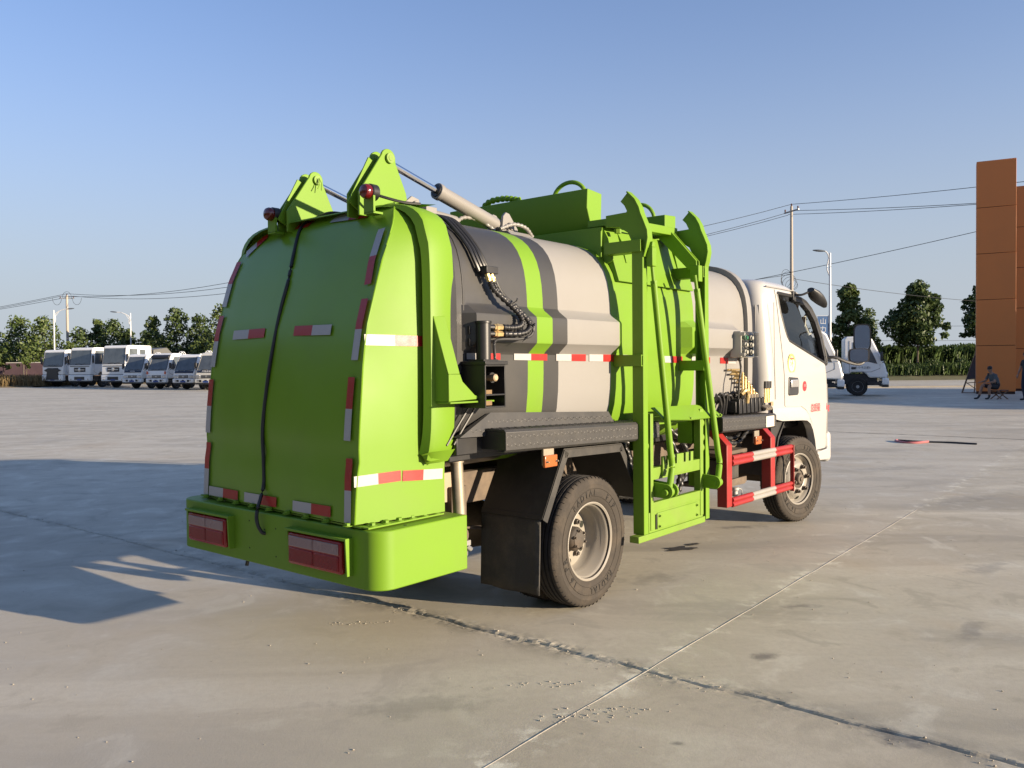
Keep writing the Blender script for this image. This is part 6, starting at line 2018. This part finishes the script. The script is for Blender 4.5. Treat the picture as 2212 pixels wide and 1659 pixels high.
def head_parts(t, c, rz, tilt=0.0):
    """face features, ears and hair round a head centre c; the face looks along +x turned by rz"""
    e = bpy.data.objects.new('head', None)
    C.objects.link(e); e.parent = t
    e.location = c
    e.rotation_euler = (0, tilt, rz)
    def ball(name, m, cx, cy, cz, sx, sy, sz, cutz=None):
        mb = MB()
        n, k = 10, 16
        rings = []
        for i in range(1, n):
            a = PI * i / n
            rings.append([(cx + sx * math.sin(a) * math.cos(2 * PI * j / k), cy + sy * math.sin(a) * math.sin(2 * PI * j / k), cz + sz * math.cos(a)) for j in range(k)])
        mb.loft(rings)
        return mb.build(name, m, e, angle=80)
    ball('hair', HAIR, -0.022, 0, 0.045, 0.098, 0.085, 0.088)
    ball('nose', SKIN, 0.098, 0, -0.01, 0.018, 0.014, 0.026)
    for s in (-1, 1):
        ball('ear', SKIN, -0.005, s * 0.078, -0.005, 0.018, 0.012, 0.032)
        ball('eye', HAIR, 0.083, s * 0.030, 0.02, 0.010, 0.013, 0.007)
        ball('eyebrow', HAIR, 0.086, s * 0.030, 0.04, 0.008, 0.018, 0.005)
    ball('mouth', mat('lips', (0.22, 0.08, 0.06), 0.5), 0.084, 0, -0.052, 0.008, 0.022, 0.006)
def hand(t, wrist, d, up, thumb):
    """relaxed hand: palm and five bent fingers"""
    d, up = Vector(d).normalized(), Vector(up).normalized()
    s = d.cross(up).normalized()
    w = Vector(wrist)
    mb = MB()
    mb.bar(w, w + d * 0.09, 0.075, 0.028, up)
    for k, L in enumerate((0.072, 0.08, 0.074, 0.058)):
        b = w + d * 0.085 + s * (0.028 - 0.019 * k)
        m_ = b + d * L * 0.55 - up * 0.006
        mb.tube([b, m_, m_ + d * L * 0.35 - up * 0.022], 0.009, 6)
    b = w + d * 0.03 + s * (0.036 * thumb)
    mb.tube([b, b + s * 0.022 * thumb + d * 0.028, b + s * 0.03 * thumb + d * 0.058 - up * 0.012], 0.010, 6)
    mb.build('hand', SKIN, t, bevel=0.006)
SHIRT = mat('grey_shirt', (0.085, 0.095, 0.098), 0.85, var=0.12, scale=8)
SHORTS = mat('black_shorts', (0.022, 0.022, 0.026), 0.85, var=0.2, scale=8)
SHOE = mat('black_shoes', (0.012, 0.012, 0.013), 0.5)
# seated man, faces -x (left), body leaning forward on his knees
J = {'pelvis': (0.10, 0, 0.47, 0.15), 'waist': (0.06, 0, 0.62, 0.145), 'chest': (-0.03, 0, 0.82, 0.155), 'neckb': (-0.10, 0, 0.97, 0.075), 'neck': (-0.135, 0, 1.03, 0.055), 'head': (-0.165, 0, 1.11, 0.078), 'crown': (-0.165, 0, 1.19, 0.072),
     'shL': (-0.06, -0.19, 0.93, 0.065), 'elL': (-0.16, -0.24, 0.66, 0.047), 'wrL': (-0.40, -0.16, 0.63, 0.030),
     'shR': (-0.06, 0.19, 0.93, 0.065), 'elR': (-0.18, 0.24, 0.68, 0.047), 'wrR': (-0.42, 0.12, 0.66, 0.030),
     'hipL': (0.06, -0.11, 0.46, 0.105), 'knL': (-0.32, -0.16, 0.52, 0.068), 'anL': (-0.30, -0.15, 0.10, 0.042), 'ftL': (-0.37, -0.16, 0.035, 0.038), 'toL': (-0.50, -0.17, 0.03, 0.03),
     'hipR': (0.06, 0.11, 0.46, 0.105), 'knR': (-0.36, 0.16, 0.52, 0.068), 'anR': (-0.50, 0.15, 0.10, 0.042), 'ftR': (-0.57, 0.16, 0.035, 0.038), 'toR': (-0.70, 0.17, 0.03, 0.03)}
E = [('pelvis', 'waist'), ('waist', 'chest'), ('chest', 'neckb'), ('neckb', 'neck'), ('neck', 'head'), ('head', 'crown'), ('chest', 'shL'), ('shL', 'elL'), ('elL', 'wrL'), ('chest', 'shR'), ('shR', 'elR'), ('elR', 'wrR'),
     ('pelvis', 'hipL'), ('hipL', 'knL'), ('knL', 'anL'), ('anL', 'ftL'), ('ftL', 'toL'), ('pelvis', 'hipR'), ('hipR', 'knR'), ('knR', 'anR'), ('anR', 'ftR'), ('ftR', 'toR')]
def rule_sit(b):
    a, c, u = b
    if c in ('ftL', 'toL', 'ftR', 'toR'):
        return 3
    if c in ('anL', 'anR'):
        return 0 if u < 0.82 else 3
    if c in ('knL', 'knR'):
        return 2 if u < 0.85 else 0
    if c in ('hipL', 'hipR'):
        return 2
    if c in ('waist',):
        return 2 if u < 0.3 else 1
    if c in ('chest', 'neckb', 'shL', 'shR'):
        return 1
    if c in ('elL', 'elR'):
        return 1 if u < 0.7 else 0
    return 0
man, _b = figure('person', 'man in grey t-shirt and black shorts sitting hunched on a folding stool', (18.35, 31.5, 0), R(8), J, E, [SKIN, SHIRT, SHORTS, SHOE], rule_sit)
head_parts(man, (-0.175, 0, 1.135), R(205), 0.1)
hand(man, (-0.41, -0.155, 0.63), (-1, 0.15, -0.15), (0, 0, 1), -1)
hand(man, (-0.43, 0.115, 0.66), (-1, -0.2, -0.1), (0, 0, 1), 1)
# folding stool
stl = thing('folding_stool', 'low wooden folding stool under the seated man', 'stool', (18.55, 31.5, 0), R(8))
for y in (-0.17, 0.17):
    for a, b in ((-0.22, 0.24), (0.24, -0.22)):
        MB().bar((a, y, 0.0), (b, y, 0.33), 0.03, 0.035).build('leg', WOOD, stl)
MB().bar((-0.24, -0.2, 0.335), (-0.24, 0.2, 0.335), 0.035, 0.03).bar((0.24, -0.2, 0.335), (0.24, 0.2, 0.335), 0.035, 0.03).build('seat_rail', WOOD, stl)
MB().add([(x, y, 0.35 - 0.03 * (1 - (x / 0.24) ** 2)) for x in (-0.24, -0.12, 0, 0.12, 0.24) for y in (-0.19, 0.19)], [(2 * i, 2 * i + 1, 2 * i + 3, 2 * i + 2) for i in range(4)]).build('seat_cloth', SHORTS, stl)
# standing person cut by the picture edge, faces left
J2 = {'pelvis': (0, 0, 0.95, 0.14), 'waist': (0, 0, 1.10, 0.13), 'chest': (0, 0, 1.33, 0.15), 'neckb': (0.0, 0, 1.50, 0.07), 'neck': (-0.02, 0, 1.55, 0.055), 'head': (-0.03, 0, 1.64, 0.078), 'crown': (-0.03, 0, 1.72, 0.072),
      'shL': (0, -0.19, 1.45, 0.062), 'elL': (-0.02, -0.25, 1.15, 0.045), 'wrL': (-0.12, -0.22, 0.93, 0.03),
      'shR': (0, 0.19, 1.45, 0.062), 'elR': (-0.05, 0.25, 1.16, 0.045), 'wrR': (-0.18, 0.2, 0.96, 0.03),
      'hipL': (0, -0.10, 0.92, 0.10), 'knL': (-0.03, -0.11, 0.50, 0.07), 'anL': (0.0, -0.11, 0.10, 0.045), 'ftL': (-0.05, -0.11, 0.035, 0.04), 'toL': (-0.19, -0.12, 0.03, 0.03),
      'hipR': (0, 0.10, 0.92, 0.10), 'knR': (-0.05, 0.11, 0.50, 0.07), 'anR': (0.02, 0.11, 0.10, 0.045), 'ftR': (-0.03, 0.11, 0.035, 0.04), 'toR': (-0.17, 0.12, 0.03, 0.03)}
def rule_std(b):
    a, c, u = b
    if c in ('ftL', 'toL', 'ftR', 'toR'):
        return 3
    if c in ('anL', 'anR', 'knL', 'knR', 'hipL', 'hipR'):
        return 2
    if c == 'waist':
        return 2 if u < 0.3 else 1
    if c in ('chest', 'neckb', 'shL', 'shR'):
        return 1
    if c in ('elL', 'elR'):
        return 1 if u < 0.6 else 0
    return 0
wom, _b = figure('person', 'person in black top and dark trousers standing at the right picture edge', (18.88, 30.35, 0), R(5), J2, E, [SKIN, SHORTS, mat('navy_trousers', (0.02, 0.026, 0.045), 0.85), SHOE], rule_std)
head_parts(wom, (-0.035, 0, 1.665), R(185))
hand(wom, (-0.125, -0.22, 0.92), (-0.3, 0, -1), (-1, 0, 0), -1)
hand(wom, (-0.185, 0.2, 0.95), (-0.3, 0, -1), (-1, 0, 0), 1)
# water hose on the concrete
hp_ = smooth_path([(7.9, 14.05, 0.014), (7.6, 14.35, 0.014), (7.2, 14.55, 0.014), (6.95, 14.85, 0.014), (6.85, 14.75, 0.014), (6.85, 14.45, 0.014), (7.0, 14.35, 0.014), (7.25, 14.4, 0.03)], 8)
hs = thing('water_hose', 'coiled pink and black water hose lying on the concrete at right', 'hose', (0, 0, 0))
MB().tube(hp_[:26], 0.016, 7).build('hose_end', RUB, hs)
MB().tube(hp_[25:], 0.021, 7).build('hose_loop', mat('pink_hose', (0.50, 0.16, 0.16), 0.4), hs)
# ================================================================ PLANTS
def leaf_mat(name, c0, c1, rough=0.5):
    m = bpy.data.materials.new(name)
    m.use_nodes = True
    nt = m.node_tree
    p = nt.nodes['Principled BSDF']
    L = nt.links.new
    g = nd(nt, 'ShaderNodeNewGeometry')
    mx = nd(nt, 'ShaderNodeMix', data_type='RGBA')
    mx.inputs['A'].default_value = (*c0, 1)
    mx.inputs['B'].default_value = (*c1, 1)
    L(g.outputs['Random Per Island'], mx.inputs['Factor'])
    L(mx.outputs['Result'], p.inputs['Base Color'])
    p.inputs['Roughness'].default_value = rough
    p.inputs['Specular IOR Level'].default_value = 0.3
    tr = nd(nt, 'ShaderNodeBsdfTranslucent')
    L(mx.outputs['Result'], tr.inputs[0])
    ms = nd(nt, 'ShaderNodeMixShader')
    ms.inputs[0].default_value = 0.25
    L(p.outputs[0], ms.inputs[1])
    L(tr.outputs[0], ms.inputs[2])
    L(ms.outputs[0], nt.nodes['Material Output'].inputs[0])
    return m
LF1 = leaf_mat('leaf_mid_green', (0.045, 0.075, 0.018), (0.13, 0.165, 0.05))
LF2 = leaf_mat('leaf_dark_green', (0.03, 0.055, 0.016), (0.09, 0.125, 0.04))
LF3 = leaf_mat('leaf_yellow_green', (0.05, 0.085, 0.022), (0.13, 0.165, 0.05))
CORNM = leaf_mat('corn_leaf', (0.030, 0.058, 0.016), (0.085, 0.125, 0.038))
GRASSM = leaf_mat('dry_grass', (0.14, 0.10, 0.045), (0.30, 0.22, 0.11), 0.8)
BARK = mat('bark', (0.09, 0.07, 0.05), 0.9, var=0.3, scale=8)
def leaf_cloud(centres, radii, n, size, r, flat=0.7):
    """n leaf quads spread through a union of blobs; returns verts, faces"""
    k = len(centres)
    w = np.array(radii) ** 2
    ci = r.choice(k, n, p=w / w.sum())
    d = r.normal(size=(n, 3))
    d /= np.linalg.norm(d, axis=1)[:, None]
    rad = np.array(radii)[ci] * (r.random(n) ** 0.42)
    P = np.array(centres)[ci] + d * rad[:, None] * np.array([1, 1, flat])
    nrm = d * 0.6 + r.normal(size=(n, 3)) * 0.7 + np.array([0, 0, 0.35])
    nrm /= np.linalg.norm(nrm, axis=1)[:, None]
    a = np.cross(nrm, r.normal(size=(n, 3)))
    a /= np.linalg.norm(a, axis=1)[:, None]
    b = np.cross(nrm, a)
    s = size * r.uniform(0.6, 1.3, n)[:, None]
    # a five-sided leaf
    V = np.stack([P - a * s, P - a * s * 0.2 + b * s * 0.62, P + a * s * 0.55 + b * s * 0.38, P + a * s * 1.05, P + a * s * 0.4 - b * s * 0.6, P - a * s * 0.45 - b * s * 0.5], 1)
    F = np.arange(n * 6).reshape(n, 6)
    return V.reshape(-1, 3), F
def tree(label, x, y, z0, h, w, seed, leaves, size, m, group, trunk_h=0.3, conic=0.5, name='tree', gaps=14):
    r = np.random.default_rng(seed)
    t = thing(name, label, 'tree', (x, y, z0), 0, group)
    mb = MB()
    cb = h * trunk_h
    rt_ = 0.045 * h ** 0.7 * 0.5
    trunk = [(0, 0, -0.15)]
    for k in range(1, 7):
        trunk.append((r.normal(0, 0.04) * k * 0.5, r.normal(0, 0.04) * k * 0.5, h * 0.86 * k / 6))
    mb.tube(trunk, rt_, 8, rf=[rt_ * (1.15 - 0.17 * k) for k in range(7)])
    cent, rad = [], []
    for k in range(gaps):
        f = (k + 0.5) / gaps
        zz = cb + (h - cb) * (0.06 + 0.90 * f)
        prof = math.sin(PI * min(1, (0.16 + 0.84 * f))) ** 0.6 * (1 - conic * max(0, f - 0.35))
        ang = k * 2.4 + r.uniform(-0.5, 0.5)
        off = w / 2 * prof * r.uniform(0.25, 0.72)
        c = np.array([math.cos(ang) * off, math.sin(ang) * off, zz])
        cent.append(c)
        rad.append(max(0.16 * w, w / 2 * prof * r.uniform(0.38, 0.62)))
        zs = max(cb * 0.7, zz - off * 0.9)
        i = min(5, int(zs / (h * 0.86) * 6))
        s = Vector(trunk[i])
        mb.tube([s, s.lerp(Vector(c), 0.5) + Vector((0, 0, 0.1)), Vector(c)], 0.03, 5, rf=[rt_ * 0.42, rt_ * 0.26, rt_ * 0.10])
    # a leader and a few outer tufts break the outline
    cent.append(np.array([r.normal(0, 0.1), r.normal(0, 0.1), h * 0.955])); rad.append(0.11 * w)
    for k in range(10):
        f = r.uniform(0.1, 0.95)
        prof = math.sin(PI * min(1, (0.16 + 0.84 * f))) ** 0.6 * (1 - conic * max(0, f - 0.35))
        ang = r.uniform(0, 2 * PI)
        cent.append(np.array([math.cos(ang) * w / 2 * prof * 0.95, math.sin(ang) * w / 2 * prof * 0.95, cb + (h - cb) * f]))
        rad.append(w * r.uniform(0.055, 0.10))
    mb.build('trunk', BARK, t)
    V, F = leaf_cloud(cent, rad, leaves, size, r, 0.85)
    mesh_np('crown', V, F, m, t)
    return t
RTG = 'trees along the road on the right'
tree('full round green tree behind the right street lamp', 30.5, 75, 0.45, 8.2, 3.9, 11, 5200, 0.16, LF1, RTG, 0.24)
tree('large dark green tree with bare trunk left of the orange pillar', 35.3, 72, 0.45, 7.9, 5.0, 12, 7000, 0.165, LF2, RTG, 0.30)
tree('dark tree mostly hidden behind the orange pillar', 45.6, 80, 0.5, 8.8, 4.6, 13, 4500, 0.17, LF2, RTG, 0.34)
tree('thin feathery tree between the two round trees', 34.0, 79, 0.5, 6.2, 3.4, 14, 1900, 0.11, LF3, RTG, 0.15, 0.3)
tree('low bushy tree beneath the feathery tree', 31.9, 74, 0.45, 4.0, 3.2, 15, 1900, 0.13, LF1, RTG, 0.12, 0.3)
tree('green tree behind the lamp post seen over the far truck', 27.2, 78, 0.5, 5.4, 3.0, 16, 1800, 0.14, LF2, RTG, 0.2, 0.3)
LTG = 'trees behind the parked trucks'
lt = [  # x, y, height, width, material, label
    (-61.4, 98, 6.6, 3.4, 0, 'leftmost small tree standing at the end of the tree row'),
    (-57.2, 96, 7.4, 4.8, 2, 'tall bright tree, left of the utility pole'),
    (-53.0, 94, 7.2, 4.4, 2, 'bright tree directly under the left street lamp'),
    (-49.4, 95, 5.8, 4.4, 1, 'dark bushy tree right of the utility pole'),
    (-48.4, 97, 7.2, 2.6, 0, 'slim pointed tree between pole and second lamp'),
    (-45.6, 95, 6.9, 4.4, 1, 'broad dark tree over the crew-cab truck'),
    (-43.0, 93, 5.6, 3.4, 1, 'low dark tree left of the second street lamp'),
    (-40.6, 94, 7.3, 3.0, 0, 'slim tree just right of the second street lamp'),
    (-37.6, 93, 8.1, 4.0, 1, 'tall dark tree with a spiky top over the small trucks'),
    (-34.6, 92, 7.2, 3.9, 1, 'dark ragged tree right of the spiky one'),
    (-29.8, 86, 7.6, 5.0, 0, 'large tree touching the left edge of the green tailgate'),
    (-26.2, 88, 7.0, 4.4, 1, 'dark tree half hidden by the green tailgate'),
    (-39.2, 90, 5.2, 4.6, 1, 'low dark tree behind the tanker rails'),
    (-33.0, 90, 5.0, 4.4, 0, 'low tree behind the rightmost small trucks'),
]
for i, (x, y, h, w, mi, lab) in enumerate(lt):
    tree(lab, x, y, 0.25, h, w * 1.3, 30 + i, 3000, 0.16, (LF1, LF2, LF3)[mi], LTG, 0.04, 0.6, gaps=18)
for i, (x, y, h) in enumerate(((-51.6, 84, 3.6), (-48.4, 82.5, 3.7), (-45.6, 82, 3.4), (-43.2, 81, 4.1), (-53.5, 83, 3.4))):
    nm_ = ('second', 'third', 'fourth', 'fifth', 'first')[i]
    tree(nm_ + ' young sapling from the left in front of the hoarding', x, y, 0.2, h, 1.7, 60 + i, 620, 0.12, LF1, 'saplings before the hoarding', 0.38, 0.4, 'sapling', 7)
def undergrowth():
    r = np.random.default_rng(77)
    cs, rs = [], []
    for k in range(70):
        x = -66 + 46 * k / 70
        cs.append(np.array([x + r.uniform(-0.6, 0.6), 99 - 0.1 * k + r.uniform(-1, 1), r.uniform(0.6, 3.0)]))
        rs.append(r.uniform(1.3, 2.2))
    V, F = leaf_cloud(cs, rs, 14000, 0.2, r, 0.9)
    tag(mesh_np('undergrowth', V, F, LF2), 'dense dark undergrowth filling the gaps below the left trees', 'shrubs', kind='stuff')
undergrowth()
# clipped bushes by the road
for i, (x, y, s) in enumerate(((36.2, 71.2, 1.0), (38.7, 71.0, 0.95))):
    r = np.random.default_rng(80 + i)
    t = thing('bush', ('left' if i == 0 else 'right') + ' dark clipped bush in front of the corn field', 'bush', (x, y, 0.42), 0, 'clipped roadside bushes')
    V, F = leaf_cloud([np.array([0, 0, 0.75]), np.array([0.2, 0.1, 0.6]), np.array([-0.2, 0, 0.6])], [0.75 * s, 0.6 * s, 0.6 * s], 1600, 0.075, r, 1.0)
    mesh_np('foliage', V, F, LF2, t)
    MB().cyl((0, 0, -0.1), (0, 0, 0.5), 0.05, n=7).build('stem', BARK, t)
def blades(name, label, cat, m, n, xr_, yr_, z0, h0, h1, wd, seed, lean=0.35, arch=True):
    r = np.random.default_rng(seed)
    x = r.uniform(*xr_, n); y = r.uniform(*yr_, n)
    h = r.uniform(h0, h1, n) * (0.75 + 0.5 * fbm(x * 0.35, y * 0.35, seed))
    a = r.uniform(0, 2 * PI, n)
    dx, dy = np.cos(a), np.sin(a)
    px, py = -dy, dx
    b = r.uniform(0.1, 1, n) * lean
    zb = z0 + (r.random(n) * h * 0.55 if arch else 0)
    ln = h - (zb - z0)
    f = lambda u, v, w_: np.stack([x + dx * b * u + px * wd * w_, y + dy * b * u + py * wd * w_, zb + ln * v], 1)
    V = np.stack([f(0, 0, -0.5), f(0, 0, 0.5), f(0.45, 0.65, 0.6), f(0.9, 0.92, 0.25), f(1.2, 0.85 if arch else 1.0, 0.0), f(0.4, 0.62, -0.6)], 1).reshape(-1, 3)
    o = mesh_np(name, V, np.arange(n * 6).reshape(n, 6), m)
    tag(o, label, cat, kind='stuff')
blades('corn_field', 'dense green corn field beyond the road on the right', 'corn', CORNM, 60000, (33, 75), (75, 92), 0.5, 1.5, 2.7, 0.065, 5, 0.6)
blades('roadside_weeds', 'bright green weeds along the edge of the corn field', 'weeds', CORNM, 15000, (16, 60), (68.6, 72.6), 0.32, 0.4, 1.15, 0.06, 6, 0.4)
blades('dry_grass', 'tall dry yellow grass in front of the hoarding at left', 'grass', GRASSM, 22000, (-80, -40.6), (71.6, 82), 0.1, 0.45, 1.05, 0.035, 7, 0.25, False)
# distant wood closing the horizon
def far_wood():
    r = np.random.default_rng(9)
    cs, rs = [], []
    for k in range(150):
        a = r.uniform(-0.9, 0.95)
        d = r.uniform(210, 260)
        cs.append(np.array([d * math.tan(a) if abs(a) < 1.0 else 0, d, r.uniform(1.0, 3.4)]))
        rs.append(r.uniform(3, 5.5))
    V, F = leaf_cloud(cs, rs, 26000, 0.55, r, 0.75)
    o = mesh_np('far_wood', V, F, LF2)
    tag(o, 'low dark belt of distant trees along the horizon', 'wood', kind='stuff')
far_wood()
# unseen trees added at left to cut skylight on the rear panel
def belt():
    r = np.random.default_rng(19)
    cs, rs = [], []
    for k in range(120):
        y = r.uniform(-55, 38)
        cs.append(np.array([-44 - r.uniform(0, 8) - max(0, y - 20) * 0.5, y, r.uniform(2.0, 11.0)]))
        rs.append(r.uniform(3.0, 4.5))
    V, F = leaf_cloud(cs, rs, 24000, 0.55, r, 0.9)
    o = mesh_np('sky_blocking_belt', V, F, LF1)
    tag(o, 'tall belt of trees added on the left, outside the frame, to darken the rear panel', 'wood', kind='stuff')
belt()
# printed hoarding at the left edge
HO = mat('hoarding_print', (0.07, 0.042, 0.052), 0.7, var=0.45, scale=0.7, world=True, dirt=0.5, dirtcol=(0.11, 0.065, 0.065), dscale=1.2)
fn = thing('hoarding', 'long dark purple printed hoarding behind the dry grass at left', 'fence', (-75, 86.5, 0.2), 0)
for k in range(11):
    MB().box(k * 3.0 + 0.03, k * 3.0 + 2.97, -0.03, 0.03, 0.1, 2.05).build('panel', HO, fn)
    MB().box(k * 3.0 - 0.04, k * 3.0 + 0.04, -0.06, 0.05, 0, 2.12).build('post', STEEL, fn)
MB().box(0, 33, -0.05, 0.05, 2.06, 2.14).build('top_rail', GPLAST, fn)
# low building behind the hoarding
lb = thing('low_building', 'low pale building with dark windows behind the hoarding at left', 'building', (-84, 118, 0), 0)
MB().box(0, 16, 0, 8, 0, 3.6).build('wall', mat('pale_wall', (0.42, 0.42, 0.40), 0.8, var=0.1, scale=0.5), lb)
MB().box(-0.3, 16.3, -0.3, 8.3, 3.6, 3.9).build('roof', mat('roof_grey2', (0.22, 0.22, 0.22), 0.8), lb)
for k in range(5):
    wd_ = MB().box(1.0 + k * 3, 2.6 + k * 3, -0.05, 0.0, 1.2, 2.9).build('window', TGR, lb)
    MB().box(1.1 + k * 3, 2.5 + k * 3, -0.06, -0.05, 1.3, 2.8).build('pane', TGL, wd_)
